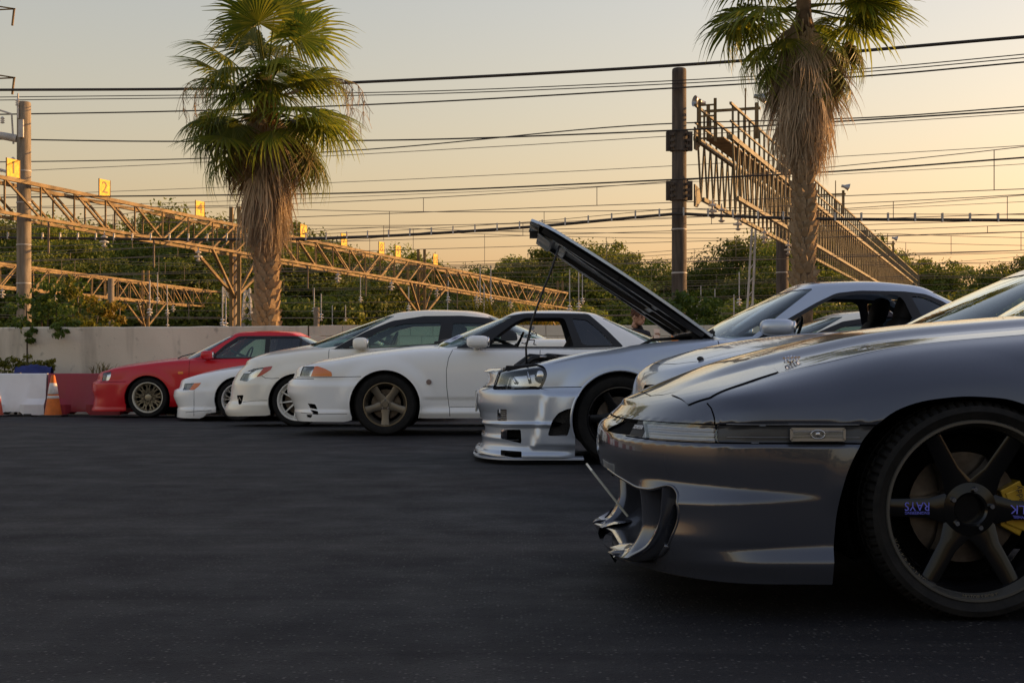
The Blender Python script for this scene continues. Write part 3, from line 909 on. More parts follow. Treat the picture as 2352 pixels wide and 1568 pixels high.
# plastic barriers
bw = paint('barrier_white', (0.80, 0.80, 0.80), rough=0.55, coat=0.15, dirt=0.6)
br = paint('barrier_red', (0.27, 0.010, 0.022), rough=0.5, coat=0.15, dirt=0.6)
def barrier_mesh(mat):
    mb = MB()
    prof = [(0.24, 0.03), (0.24, 0.20), (0.15, 0.30), (0.10, 0.66), (0.09, 0.70), (0.07, 0.715)]
    ol = [(-y, z) for y, z in prof]+[(y, z) for y, z in prof[::-1]]
    xs = np.linspace(-0.985, 0.985, 25); rows = []
    for x in xs:
        k = 1.0 if abs(x) < 0.95 else 0.94
        slot = 0.05 if 0.25 < abs(x) < 0.62 else 0.0
        rows.append([(x, y*k+(math.copysign(slot, -y) if z < 0.21 else 0), z if z > 0.05 or not slot else z+0.05) for y, z in ol])
    mb.grid(np.array(rows)); mb.add(rows[0], [tuple(range(len(ol)))]); mb.add(rows[-1], [tuple(range(len(ol)-1, -1, -1))])
    return mb.mesh('shell', mat, smooth=R(30), merge=1e-4, recalc=True)
b_me = [barrier_mesh(bw), barrier_mesh(br)]
fm = MB()
fm.box((0, -0.2, 0.025), (0.13, 0.10, 0.05)); foot_me = fm.mesh('foot', M['black'], bevel=0.008)
capm = MB(); capm.lathe([(0.0, 0.03), (0.035, 0.03), (0.04, 0.0)], 14, 'Z'); cap_me = capm.mesh('filler_cap', M['black'], smooth=R(40))
BX = -7.72
names = {0: 'white', 1: 'red'}
for k in range(-7, 4):
    cx = BX+1+2*k; c = 1 if k % 2 == 0 else 0
    b = empty('barrier', (cx, 23.72, float(gz(23.72))))
    lab = {0: 'red plastic barrier right of the orange cone, behind the red car nose', -1: 'white plastic barrier left of the orange cone'}.get(k)
    if lab is None:
        lab = 'one of the far white plastic barriers in the row' if c == 0 else 'one of the far red plastic barriers in the row'
        grp = 'further %s barriers' % names[c]
    else: grp = 'barriers along the wall'
    tag(b, lab, 'barrier', grp)
    obj('shell', b_me[c], b)
    for fx in (-0.78, 0.72): obj('foot', foot_me, b, (fx, 0, 0))
    obj('filler_cap', cap_me, b, (0.5, 0, 0.70))

# traffic cones
def cone(px, py, Y, lab, col, h=0.68):
    p = at(px, py, Y); z0 = float(gz(Y))
    c = empty('traffic_cone', (p.x, Y, z0)); tag(c, lab, 'traffic cone', 'traffic cones in front of the barriers')
    mo = noisy('cone_orange', col, tuple(q*0.75 for q in col), 9, 0.6)
    mw = noisy('cone_band', (0.55, 0.53, 0.50), (0.75, 0.73, 0.70), 12, 0.5)
    def rad(z): return 0.145-(0.145-0.03)*z/h
    mb = MB(); mb.lathe([(rad(0.03)+0.01, 0.03), (rad(0.05), 0.05), (rad(h-0.02), h-0.02), (rad(h)-0.006, h), (0.0, h)], 28, 'Z'); mb.build('cone_body', mo, c, smooth=R(50))
    for a, b in ((0.30, 0.345), (0.37, 0.55)):
        mb = MB(); mb.lathe([(rad(a)+0.001, a), (rad(a)+0.004, a+0.004), (rad(b)+0.004, b-0.004), (rad(b)+0.001, b)], 28, 'Z'); mb.build('reflective_band', mw, c, smooth=R(50))
    mb = MB(); mb.box((0, 0, 0.018), (0.38, 0.38, 0.035)); mb.build('cone_base', M['black'], c, bevel=0.01)
    return c
cone(122, 955, 23.1, 'orange traffic cone with white bands at the joint of white and red barriers', (0.72, 0.17, 0.015))
cone(-13, 955, 22.9, 'darker red traffic cone cut off at the left edge', (0.45, 0.07, 0.03))

# added building right of the lot, outside the frame, sized to shade it
wh = empty('shade_block', (42, 16, -0.15)); tag(wh, 'added unseen long grey shed that shades the lot from beyond its right edge', 'shade_block')
mb = MB(); mb.box((0, 0, 5.1), (8, 62, 10.2)); mb.build('walls', noisy('shade_block_cladding', (0.22, 0.21, 0.20), (0.30, 0.28, 0.26), 2, 0.8, stretch=(8, 8, 0.5)), wh)
mb = MB(); mb.prism([(-4.3, 10.2), (4.3, 10.2), (0, 10.7)], -31.4, 31.4, 'XZ'); mb.build('roof', noisy('roof_sheet', (0.15, 0.13, 0.12), (0.24, 0.2, 0.18), 3, 0.6), wh)
for y in (-14, -4, 6, 16):
    mb = MB(); mb.box((-4.03, y, 2.0), (0.10, 4.0, 4.0)); mb.build('shutter_door', noisy('shutter', (0.3, 0.3, 0.31), (0.4, 0.4, 0.4), 4, 0.5), wh)

# ---------------------------------------------------------------- poles, gantries, wires
PD = Vector((0.943, -0.333, 0)).normalized()       # along the tracks
GD = Vector((0.333, 0.943, 0)).normalized()        # along the gantries
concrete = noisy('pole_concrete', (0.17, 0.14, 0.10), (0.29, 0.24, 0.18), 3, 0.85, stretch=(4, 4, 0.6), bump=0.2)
concrete_shade = noisy('pole_concrete_shade', (0.06, 0.048, 0.038), (0.12, 0.095, 0.075), 3, 0.85, stretch=(4, 4, 0.5), bump=0.2)  # darker copy of the pole concrete, with backlit shade put into the colour
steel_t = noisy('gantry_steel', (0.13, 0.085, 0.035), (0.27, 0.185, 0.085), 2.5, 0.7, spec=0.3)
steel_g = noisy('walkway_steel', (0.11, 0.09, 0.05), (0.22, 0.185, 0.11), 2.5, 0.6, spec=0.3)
steel_w = noisy('pale_steel', (0.42, 0.40, 0.37), (0.62, 0.59, 0.54), 3, 0.6)
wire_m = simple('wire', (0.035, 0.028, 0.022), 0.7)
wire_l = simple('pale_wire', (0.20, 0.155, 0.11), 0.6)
porc = simple('porcelain', (0.55, 0.53, 0.50), 0.2, coat=0.5)
sign_y = noisy('sign_yellow', (0.55, 0.30, 0.008), (0.80, 0.50, 0.015), 9, 0.6)

def pole(px, Y, ztop, d, lab, mat, grp):
    x = (px-1176)/F*Y
    p = empty('concrete_pole', (x, Y, -0.15)); tag(p, lab, 'pole', grp)
    mb = MB(); r = d/2; H = ztop+0.15
    mb.lathe([(r*1.06, 0), (r, H*0.5), (r*0.97, H-0.08), (r*0.92, H-0.02), (r*0.75, H), (0.0, H)], 28, 'Z'); mb.build('shaft', mat, p, smooth=R(40))
    for z in (H-2.0, H-2.9, H-4.1, H-5.2):
        mb = MB(); mb.lathe([(r*1.03, z), (r*1.07, z+0.005), (r*1.07, z+0.035), (r*1.03, z+0.04)], 28, 'Z'); mb.build('steel_band', steel_w, p, smooth=R(40))
    return p, x
P1, x1 = pole(1560, 36, 8.25, 0.375, 'tall backlit concrete pole rising behind the open bonnet', concrete_shade, 'concrete catenary poles')
P2, x2 = pole(1797, 52, 8.20, 0.45, 'concrete pole just left of the right palm trunk', concrete_shade, 'concrete catenary poles')
P3, x3 = pole(1985, 80, 8.3, 0.46, 'distant concrete pole at the far end of the footbridge gantry', concrete_shade, 'concrete catenary poles')
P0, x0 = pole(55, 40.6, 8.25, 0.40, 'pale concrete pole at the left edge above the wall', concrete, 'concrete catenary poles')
# brackets and clamps
def clamp(p, z, h, r):
    mb = MB()
    mb.lathe([(r+0.015, z-h/2), (r+0.045, z-h/2), (r+0.045, z+h/2), (r+0.015, z+h/2)], 20, 'Z')
    for a in range(4):
        c, s_ = math.cos(R(45+90*a)), math.sin(R(45+90*a))
        for dz in (-h*0.3, 0, h*0.3): mb.box((c*(r+0.09), s_*(r+0.09), z+dz), (0.09, 0.09, 0.06))
    mb.box((-(r+0.09), 0, z), (0.10, 0.16, h*0.96)); mb.box((r+0.09, 0, z), (0.10, 0.16, h*0.96))
    return mb.build('clamp', concrete_shade, p)
for z in (6.55, 5.30): clamp(P1, z, 0.50, 0.19)
mb = MB()
for z, L in ((7.35, 1.5), (6.3, 0.9)):
    mb.tube([(-L, 0, z+0.25), (-0.2, 0, z)], 0.11 if z > 7 else 0.04, 10)
mb.tube([(-1.1, 0, 8.3), (-0.35, 0, 8.05), (-0.3, 0, 7.2)], 0.03); mb.tube([(-0.1, -0.2, 8.6), (-0.1, -0.2, 7.9)], 0.025)
mb.box((0.0, -0.24, 7.6), (0.14, 0.08, 0.5)); mb.build('bracket_arm', steel_w, P0, smooth=R(40))
for (dx, z) in ((-0.55, 7.75), (-0.12, 8.25), (-0.25, 6.6)):
    mb = MB(); mb.lathe([(0.02, 0), (0.07, 0.02), (0.03, 0.05), (0.07, 0.08), (0.03, 0.11), (0.07, 0.14), (0.02, 0.2)], 12, 'Z'); mb.build('insulator', porc, P0, smooth=True, loc=(dx, -0.18, z))

bar_cache = {}
def bar_obj(name, a, b, w, mat, parent):
    mb = MB(); mb.bar(a, b, w); return mb.build(name, mat, parent)

INS = MB(); INS.lathe([(0.0, 0.0), (0.02, 0), (0.02, -0.12), (0.11, -0.16), (0.11, -0.19), (0.03, -0.20), (0.03, -0.26), (0.15, -0.31), (0.15, -0.34), (0.04, -0.36), (0.04, -0.42), (0.10, -0.45), (0.03, -0.50), (0, -0.50)], 14, 'Z')
ins_me = INS.mesh('insulator', porc, smooth=R(50))

def truss(name, lab, grp, A, B, zt0, zt1, depth, width, panel, masts, signs, mat, rev_mid=None, hang=True, chord=0.105, brw=0.058):
    A = Vector(A); B = Vector(B); d = (B-A); Lh = d.length; d.normalize(); sd = Vector((d.y, -d.x, 0))
    g = empty(name, (A.x, A.y, 0)); tag(g, lab, 'gantry', grp)
    loc = lambda t, s_, z: d*t+sd*s_+Vector((0, 0, z))
    zt = lambda t: zt0+(zt1-zt0)*t/Lh
    for s_ in (-width/2, width/2):
        o = MB(); o.bar(loc(0, s_, zt0), loc(Lh, s_, zt1), chord); o.build('top_chord', mat, g)
        o = MB(); o.bar(loc(0, s_, zt0-depth), loc(Lh, s_, zt1-depth), chord*0.85); o.build('bottom_chord', mat, g)
    n = int(round(Lh/panel))
    for k in range(n):
        t0, t1 = Lh*k/n, Lh*(k+1)/n; up = (rev_mid is None or not rev_mid(t0))
        for s_ in (-width/2, width/2):
            bar_obj('brace', loc(t0, s_, zt(t0)), loc(t0, s_, zt(t0)-depth), brw*0.8, mat, g)
            a, b = (loc(t0, s_, zt(t0)), loc(t1, s_, zt(t1)-depth)) if up else (loc(t0, s_, zt(t0)-depth), loc(t1, s_, zt(t1)))
            bar_obj('brace', a, b, brw, mat, g)
        if k % 2 == 0:
            o = MB(); o.bar(loc(t0, -width/2, zt(t0)), loc(t1, width/2, zt(t1)), brw*0.7); o.build('lacing', mat, g)
    for t in masts:
        m_ = MB()
        for s_ in (-0.16, 0.16): m_.bar(loc(t, s_, -0.15), loc(t, s_, zt(t)+0.75), 0.13)
        z = 0.3
        while z < zt(t)-0.4:
            m_.bar(loc(t, -0.16, z), loc(t, 0.16, z+0.4), 0.05); z += 0.4
        m_.build('mast', mat, g)
        for sg in (-1, 1):
            tt = min(max(t+sg*2.2, 0), Lh)
            for s_ in (-width/2, width/2):
                bar_obj('knee_brace', loc(t, 0, zt(t)-depth-1.6), loc(tt, s_, zt(tt)-depth), 0.09, mat, g)
    for t, ch in signs:
        hh, ww = 0.50, 0.56
        sp = MB(); sp.box((0, 0, 0), (ww, 0.02, hh)); so = sp.build('sign_plate', sign_y, g, loc=loc(t, width/2+0.06, zt(t)+0.06+hh/2), rot=(0, 0, math.atan2(d.y, d.x)))
        fr = MB()
        for x in (-ww/2, ww/2): fr.box((x, -0.004, 0), (0.02, 0.03, hh+0.02))
        fr.build('sign_frame', steel_t, so)
        if ch:
            dm = text_mesh(ch, 0.50 if len(ch) == 1 else 0.38, simple('sign_ink', (0.12, 0.075, 0.01), 0.6), 'digit', sx=1.25)
            obj('digit', dm, so, (0, -0.016, 0), (R(90), 0, 0))
    if hang:
        t = 2.0; q = 0
        while t < Lh-1:
            if q % 2 == 0: obj('insulator', ins_me, g, loc(t, 0, zt(t)-depth))
            else: bar_obj('hanger', loc(t, 0, zt(t)-depth), loc(t, 0, zt(t)-depth-0.9), 0.05, wire_l, g)
            t += 2.7; q += 1
    return g
A0 = (x0-GD.x*9, 40.6-GD.y*9, 0)
def along(px):
    """distance along the first gantry line where it crosses photo column px"""
    u = (px-1176)/F
    X0_, Y0_ = A0[0], A0[1]
    return (u*Y0_-X0_)/(GD.x-u*GD.y)
Ltr = along(1290)
tm1, tm2 = along(540), along(968)
def along_s(px):
    u = (px-1176)/F; ox, oy = A0[0]+GD.y*0.435, A0[1]-GD.x*0.435
    return (u*oy-ox)/(GD.x-u*GD.y)
B0 = (A0[0]+GD.x*Ltr, A0[1]+GD.y*Ltr, 0)
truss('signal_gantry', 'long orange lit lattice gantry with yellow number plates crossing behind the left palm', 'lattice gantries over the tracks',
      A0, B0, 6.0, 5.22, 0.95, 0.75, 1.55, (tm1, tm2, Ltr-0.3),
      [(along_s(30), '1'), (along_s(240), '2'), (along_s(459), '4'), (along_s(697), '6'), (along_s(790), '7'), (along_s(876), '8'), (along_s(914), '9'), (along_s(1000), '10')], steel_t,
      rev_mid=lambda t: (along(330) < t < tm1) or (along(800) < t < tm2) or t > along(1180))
A2 = Vector((-23.6, 66, 0)); B2 = Vector((-19.4, 98, 0))
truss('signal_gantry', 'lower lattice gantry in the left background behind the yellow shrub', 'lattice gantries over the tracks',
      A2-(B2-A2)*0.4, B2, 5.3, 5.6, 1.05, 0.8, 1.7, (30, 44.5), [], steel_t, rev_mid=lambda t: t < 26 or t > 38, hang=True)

# walkway gantry on the concrete poles at the right
def walkway():
    A = Vector((x1, 36, 0))+PD*0.35; d = (Vector((x3, 80, 0))-Vector((x1, 36, 0))); Lh = d.length*1.9; d.normalize(); sd = Vector((d.y, -d.x, 0))
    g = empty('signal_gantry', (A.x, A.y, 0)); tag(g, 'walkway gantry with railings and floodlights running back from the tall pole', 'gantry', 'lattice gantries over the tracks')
    z0, z1, zr = 5.05, 6.5, 7.35
    loc = lambda t, s_, z: d*t+sd*s_+Vector((0, 0, z))
    wd = 0.9
    for s_ in (0, wd):
        for z, nm, c in ((z1, 'top_chord', 0.11), (z0, 'bottom_chord', 0.10), (zr, 'handrail', 0.06), (zr-0.45, 'handrail', 0.045)):
            o = MB(); o.bar(loc(0.3 if z != z0 else 1.2, s_, z), loc(Lh, s_, z), c); o.build(nm, steel_g, g)
    n = int(Lh/0.8)
    k300 = 0; rest = MB()
    for k in range(n):
        t0, t1 = 0.6+(Lh-1)*k/n, 0.6+(Lh-1)*(k+1)/n
        for s_ in (0, wd):
            segs = [('brace', loc(t0, s_, z1), loc((t0+t1)/2, s_, z0), 0.045), ('brace', loc((t0+t1)/2, s_, z0), loc(t1, s_, z1), 0.045), ('railing_post', loc(t0, s_, z1), loc(t0, s_, zr), 0.05)]
            for nm, a, b, w in segs:
                if t0 < 40 : bar_obj(nm, a, b, w, steel_g, g)
                else: rest.bar(a, b, w)
    tag(rest.build('far_brace', steel_g, g), kind='stuff')
    o = MB(); o.box((0, 0, 0), (wd*0.55, Lh-1, 0.04), Matrix.Rotation(-math.atan2(d.x, d.y), 3, 'Z')); o.build('deck', steel_t, g, loc=loc(Lh/2, wd/2, z1+0.02))
    # end plates at each pole, with diagonal struts
    for t in (0.2, (Vector((x2, 52, 0))-Vector((x1, 36, 0))).length, (Vector((x3, 80, 0))-Vector((x1, 36, 0))).length):
        for z in (z1, z0):
            o = MB(); o.prism([(0, z+0.28), (0.5, z+0.22), (0.75, z-0.05), (0.3, z-0.28), (0, z-0.28)], -0.02, 0.02, 'YZ')
            o.xf(Matrix.Rotation(-math.atan2(d.x, d.y), 4, 'Z')); o.build('gusset_plate', steel_g, g, loc=loc(t, 0.0, 0))
    # floodlights
    fl = MB(); fl.lathe([(0.0, -0.20), (0.09, -0.20), (0.10, 0.0), (0.13, 0.05), (0.24, 0.30), (0.25, 0.32), (0.23, 0.31), (0.10, 0.06), (0.0, 0.05)], 20, 'X'); fm_ = fl.mesh('floodlight', simple('lamp_grey', (0.36, 0.36, 0.36), 0.35, 0.4), smooth=R(40))
    for t in (2.4, 22.5, 47.0):
        fr = MB()
        fr.bar(loc(t, -0.1, zr-0.6), loc(t, -0.1, zr+0.35), 0.09); fr.bar(loc(t, wd+0.3, zr-0.6), loc(t, wd+0.3, zr+0.35), 0.09); fr.bar(loc(t, -0.2, zr+0.20), loc(t, wd+0.4, zr+0.20), 0.07)
        fr.tube([loc(t, wd, zr-0.6), loc(t, wd, zr+0.75)], 0.02); fr.build('lamp_frame', steel_t, g)
        obj('floodlight', fm_, g, loc(t, -0.30, zr+0.45), (0, R(-8), R(200)), (0.62, 0.62, 0.62))
        obj('floodlight', fm_, g, loc(t, wd+0.35, zr+0.50), (0, R(14), R(-15)), (0.62, 0.62, 0.62))
    # access ladder cage near the pole
    lad = MB()
    for s_ in (0.1, 0.5): lad.bar(loc(0.35, s_, z1-0.1), loc(0.35, s_, zr+0.15), 0.07)
    for z in np.arange(z1, zr+0.1, 0.28): lad.bar(loc(0.35, 0.1, z), loc(0.35, 0.5, z), 0.04)
    lad.build('ladder', steel_t, g)
    for t in (1.0, 2.2, 4.6, 9.0, 14.0):
        obj('insulator', ins_me, g, loc(t, 0.3, z0-0.02))
walkway()
# leaning stay near second pole
st = empty('stay_post', tuple(at(1712, 838, 47)*1.0)); st.location.z = -0.15
tag(st, 'pale leaning lattice stay post beside the second concrete pole', 'post')
mb = MB(); mb.bar((-0.10, 0, 0), (0.22, 0, 5.4), 0.06); mb.bar((0.12, 0, 0), (0.34, 0, 5.4), 0.06)
for k in range(12): mb.bar((-0.10+0.027*k, 0, 0.45*k), (0.12+0.018*k, 0, 0.45*k+0.2), 0.03)
mb.bar((0, 0, 2.4), (1.25, 2.0, 2.45), 0.06); mb.build('lattice', steel_w, st)

# pale lattice masts in the yard
def lattice_mast(px, ptop, Y, wb, lab, grp='pale lattice masts in the rail yard'):
    t = at(px, ptop, Y); m_ = empty('lattice_mast', (t.x, Y, -0.15)); tag(m_, lab, 'mast', grp); H = t.z+0.15
    mb = MB(); w0, w1 = wb/2, wb/7
    cs = [(-1, -1), (1, -1), (1, 1), (-1, 1)]
    for a, b in cs: mb.bar((a*w0, b*w0, 0), (a*w1, b*w1, H), 0.07)
    mb.build('legs', steel_w, m_)
    mb = MB(); n = int(H/0.7)
    for k in range(n):
        f0, f1 = k/n, (k+1)/n; a0 = w0+(w1-w0)*f0; a1 = w0+(w1-w0)*f1
        for q in range(4):
            c0, c1 = cs[q], cs[(q+1) % 4]
            mb.bar((c0[0]*a0, c0[1]*a0, H*f0), (c1[0]*a1, c1[1]*a1, H*f1), 0.04); mb.bar((c1[0]*a0, c1[1]*a0, H*f0), (c0[0]*a1, c0[1]*a1, H*f1), 0.04)
    mb.build('lacing', steel_w, m_)
for q in ((522, 638, 92, 1.1, 'narrow pale lattice mast just left of the left palm trunk, taller one'), (568, 662, 90, 1.1, 'shorter pale lattice mast touching the left palm trunk'),
          (1276, 640, 108, 1.3, 'pale lattice mast at the right end of the long gantry')): lattice_mast(*q)
for q in ((727, 706, 70, 'thin concrete stub post behind the wall right of the left palm'), (255, 640, 62, 'slim sunlit post behind the yellow shrub'), (536, 570, 56, 'slim steel post between the left palm and the lattice mast')):
    p = at(q[0], q[1], q[2]); o = empty('post', (p.x, p.y, -0.15)); tag(o, q[3], 'post')
    mb = MB(); mb.lathe([(0.16, 0), (0.14, p.z+0.15), (0, p.z+0.17)], 12, 'Z'); mb.build('shaft', concrete, o, smooth=R(40))

# wires: plane through pole row
def onplane(px, py, t):
    o = Vector((x1, 36, 0))+GD*t; u = (px-1176)/F
    s_ = (u*o.y-o.x)/(PD.x-u*PD.y); Y = o.y+PD.y*s_
    return at(px, py, Y)
def wire(pts, t, r, lab, mat=None, grp=None, sub=8, name='overhead_cable', n=6):
    f = pchip(pts); xs = np.linspace(pts[0][0], pts[-1][0], (len(pts)-1)*sub+1)
    P = [onplane(x, float(f(x)), t) for x in xs]
    # carry on beyond the frame
    d0 = (P[0]-P[1]).normalized(); d1 = (P[-1]-P[-2]).normalized()
    P = [P[0]+d0*25]+P+[P[-1]+d1*12]
    o = P[len(P)//2].copy()
    mb = MB(); mb.tube([p-o for p in P], r, n, False)
    w = mb.build(name, mat or wire_m, None, smooth=True, loc=o)
    tag(w, lab, 'cable', grp or 'cables strung between the concrete poles')
    return w, P
wire([(-60, 207), (400, 205), (850, 188), (1560, 150), (2352, 85)], -0.6, 0.040, 'thick twisted black cable, topmost of the wires across the sky', n=7)
# wrapping of the twisted cable
wire([(-60, 224), (850, 213), (1540, 186), (1990, 158), (2352, 125)], -0.3, 0.013, 'thin wire just below the thick twisted top cable', wire_m)
wire([(-60, 231), (850, 219), (1540, 193), (1990, 165), (2352, 133)], -0.3, 0.013, 'second thin wire below the thick twisted top cable', wire_m)
wire([(-60, 264), (390, 256), (860, 240), (1540, 203), (1990, 175), (2352, 143)], -0.3, 0.020, 'medium black wire below the pair of thin wires', wire_m)
wire([(-60, 319), (400, 325), (820, 323), (1540, 300), (1980, 276), (2352, 253)], -0.3, 0.020, 'flatter of the two black wires that cross left of the tall pole', wire_m)
wire([(-60, 373), (400, 366), (820, 345), (1540, 284), (1980, 271), (2352, 245)], 0.3, 0.016, 'steeper of the two black wires that cross left of the tall pole', wire_m)
wire([(-60, 454), (530, 448), (740, 445), (1540, 413), (1900, 395), (2352, 362)], -0.4, 0.020, 'knobbly black wire at the height of the yellow number two sign', wire_m)
cab, CP = wire([(-60, 545), (500, 550), (690, 549), (860, 543), (1220, 521), (1520, 494), (1560, 491), (1620, 494), (1900, 503), (2352, 506)], -0.45, 0.038, 'heavy black cable with pale hanging clips passing behind the raised bonnet tip', sub=10)
cab.name = 'heavy_cable'
cl = MB(); o0 = cab.location.copy()
up = [p+Vector((0, 0, 0.13)) for p in CP]
st_ = MB(); st_.tube([p-o0 for p in up], 0.008, 5, False); st_.build('support_strand', wire_m, cab)
cm = MB(); cm.box((0, 0, 0.06), (0.035, 0.09, 0.20)); cme = cm.mesh('clip', steel_w)
acc = 0
for a, b in zip(CP[1:-2], CP[2:-1]):
    L_ = (b-a).length; q = -acc
    while q+0.0 < L_:
        if q >= 0: obj('clip', cme, cab, a+(b-a)*(q/L_)-o0)
        q += 0.62 if True else 0
    acc = L_-(q-0.62)
# knobs wound round top cable
# catenary pairs over the tracks
rng = random.Random(3)
def catenary(t, zc, zm, ph, lab, n=4, r=0.011):
    o = Vector((x1, 36, 0))+GD*t
    root = empty('catenary_wire', tuple(o)); tag(root, lab, 'railway wire', 'catenary wires over the tracks')
    s0, s1, sp = -75, 45, 40.0
    ss = np.linspace(s0, s1, 61)
    def zmes(s_):
        q = ((s_-ph) % sp)/sp; return zm-0.75*4*q*(1-q)
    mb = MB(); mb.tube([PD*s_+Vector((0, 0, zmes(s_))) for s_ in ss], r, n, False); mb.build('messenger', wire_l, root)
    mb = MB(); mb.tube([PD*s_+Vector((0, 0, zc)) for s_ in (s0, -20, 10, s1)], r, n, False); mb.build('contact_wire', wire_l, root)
    dr = MB(); s_ = s0+ph % 5
    while s_ < s1:
        dr.bar(PD*s_+Vector((0, 0, zc)), PD*s_+Vector((0, 0, zmes(s_))), 0.018); s_ += 5.2
    tag(dr.build('droppers', wire_l, root), kind='stuff')
ts = [2.5, 6.2, 10.5, 14.6, 19.5, 24, 29, 34, 40, 46, 53]
for k, t in enumerate(ts):
    catenary(t, 5.15-0.25*(k % 3 == 1), 6.3-0.2*(k % 2), rng.uniform(0, 40), 'thin pair of railway overhead wires joined by short droppers')
for k, (t, z) in enumerate([(3, 7.0), (8, 6.9), (15, 7.3), (22, 6.8), (12, 4.2), (20, 3.4), (28, 3.0), (36, 3.6), (44, 2.6), (50, 4.4), (58, 2.2), (62, 3.2), (30, 2.0), (40, 1.8), (16, 2.6)]):
    o = Vector((x1, 36, 0))+GD*t
    mb = MB(); mb.tube([PD*s_+Vector((0, 0, z+0.0004*(s_+10)**2)) for s_ in np.linspace(-80, 45, 21)], 0.010 if z > 5 else 0.013, 4, False)
    tag(mb.build('feeder_wire', wire_l, None, loc=o), 'thin single railway feeder wire crossing the background', 'railway wire', 'single feeder wires over the tracks')
# fittings with white insulators low over the yard
for k in range(34):
    px = rng.uniform(300, 1700); Y = rng.uniform(60, 95); p = at(px, rng.uniform(675, 742), Y)
    o = empty('track_fitting', (p.x, Y, 0)); tag(o, 'small white insulator fitting hanging over the rail yard', 'insulator', 'white insulator fittings in the yard')
    obj('insulator', ins_me, o, (0, 0, p.z)); 
    mb = MB(); mb.bar((0, 0, p.z), (0, 0, p.z+rng.uniform(0.6, 1.6)), 0.05); mb.build('rod', steel_w, o)
# blurred pylon arm at the top left edge
py_ = empty('pylon', tuple(at(-60, 838, 60)*1.0)); py_.location.z = -0.15; tag(py_, 'steel pylon with crossarms cut off at the left edge', 'pylon')
mb = MB()
for a, b in ((-0.8, -0.8), (0.8, -0.8), (0.8, 0.8), (-0.8, 0.8)): mb.bar((a, b, 0), (a*0.4, b*0.4, 18), 0.10)
for k in range(14):
    z = k*1.25; f0 = 1-0.6*z/18
    mb.bar((-0.8*f0, -0.8*f0, z), (0.8*f0, -0.8*f0, z+1.25), 0.05); mb.bar((0.8*f0, -0.8*f0, z), (-0.8*f0, -0.8*f0, z+1.25), 0.05)
mb.build('lattice', steel_t, py_)
for z in (13.0, 15.9):
    mb = MB(); mb.bar((-0.5, 0, z+0.35), (1.75, 0, z), 0.05); mb.bar((-0.5, 0, z-0.1), (1.75, 0, z), 0.05); mb.tube([(1.7, 0, z), (1.62, 0, z-0.7)], 0.05); mb.build('crossarm', steel_t, py_)

# ---------------------------------------------------------------- plants
leaf_g = leafmat('tree_leaf', (0.075, 0.115, 0.014), (0.21, 0.22, 0.03), 0.42, 0.55)
leaf_y = leafmat('shrub_leaf', (0.11, 0.13, 0.014), (0.24, 0.22, 0.025), 0.4, 0.5)
leaf_b = leafmat('bright_shrub_leaf', (0.07, 0.13, 0.014), (0.16, 0.22, 0.03), 0.4, 0.5)
leaf_o = leafmat('autumn_leaf', (0.20, 0.15, 0.02), (0.36, 0.25, 0.03), 0.4, 0.5)
bark = noisy('bark', (0.05, 0.038, 0.026), (0.11, 0.085, 0.06), 3, 0.9, stretch=(3, 3, 0.6), bump=0.4)
def leaf_cloud(rg, centres, nper, size, flat=0.7):
    """leaf quads on the shells of many small clumps"""
    V = []; Fc = []
    for (c, r) in centres:
        for _ in range(nper):
            d = Vector((rg.gauss(0, 1), rg.gauss(0, 1), rg.gauss(0, 1)*flat)).normalized()
            p = Vector(c)+Vector((d.x*r, d.y*r, d.z*r*flat))*rg.uniform(0.55, 1.08)
            nrm = (d+Vector((rg.gauss(0, .6), rg.gauss(0, .6), rg.gauss(0, .6)+0.3))).normalized()
            a = nrm.orthogonal().normalized(); a.rotate(Matrix.Rotation(rg.uniform(0, 6.28), 3, nrm)); b = nrm.cross(a)
            s_ = size*rg.uniform(0.6, 1.4); k = len(V)
            V += [p-a*s_*0.5, p+b*s_*0.28+nrm*s_*0.06, p+a*s_*0.55, p-b*s_*0.28+nrm*s_*0.06]; Fc.append((k, k+1, k+2, k+3))
    return V, Fc
def tree_meshes(seed, H, Rw, nblob, nper, size, mat):
    rg = random.Random(seed); cs = []
    for k in range(nblob):
        a = rg.uniform(0, 2*PI); h = rg.betavariate(1.6, 1.5)
        rr = Rw*(math.sin(PI*min(1, 0.18+0.80*h))**0.7)*math.sqrt(rg.random())*0.95
        cs.append(((rr*math.cos(a), rr*math.sin(a), H*(0.22+0.74*h)), rg.uniform(0.10, 0.24)*Rw*1.3))
    V, Fc = leaf_cloud(rg, cs, nper, size)
    mb = MB(); mb.add(V, Fc); crown = mb.mesh('crown', mat)
    tb = MB(); tb.tube([(0, 0, -0.2), (0.1, 0, H*0.25), (-0.1, 0.1, H*0.55), (0.1, 0, H*0.8)], [0.24, 0.2, 0.13, 0.05], 9)
    for k in range(12):
        c, r = cs[rg.randrange(len(cs))]; z0 = H*rg.uniform(0.18, 0.5)
        tb.tube([(0, 0, z0), (c[0]*0.5, c[1]*0.5, (z0+c[2])/2+0.2), c], [0.10, 0.06, 0.02], 6)
    trunk = tb.mesh('trunk', bark, smooth=True)
    return crown, trunk
TV = [tree_meshes(k, 10.0, 4.2+0.3*k, 95, 105, 0.25, leaf_g) for k in range(5)]
BV = [tree_meshes(20+k, 4.0, 3.0, 50, 100, 0.22, leaf_g) for k in range(3)]
def put_tree(vars_, rg, x, y, h, H0, lab, grp, name='broadleaf_tree', wide=1.0, z=-0.15, cat='tree'):
    cr, tk = vars_[rg.randrange(len(vars_))]
    o = empty(name, (x, y, z), rg.uniform(0, 6.28)); tag(o, lab, cat, grp)
    s_ = h/H0; o.scale = (s_*wide, s_*wide, s_)
    obj('trunk', tk, o); obj('crown', cr, o)
    return o
rg = random.Random(11)
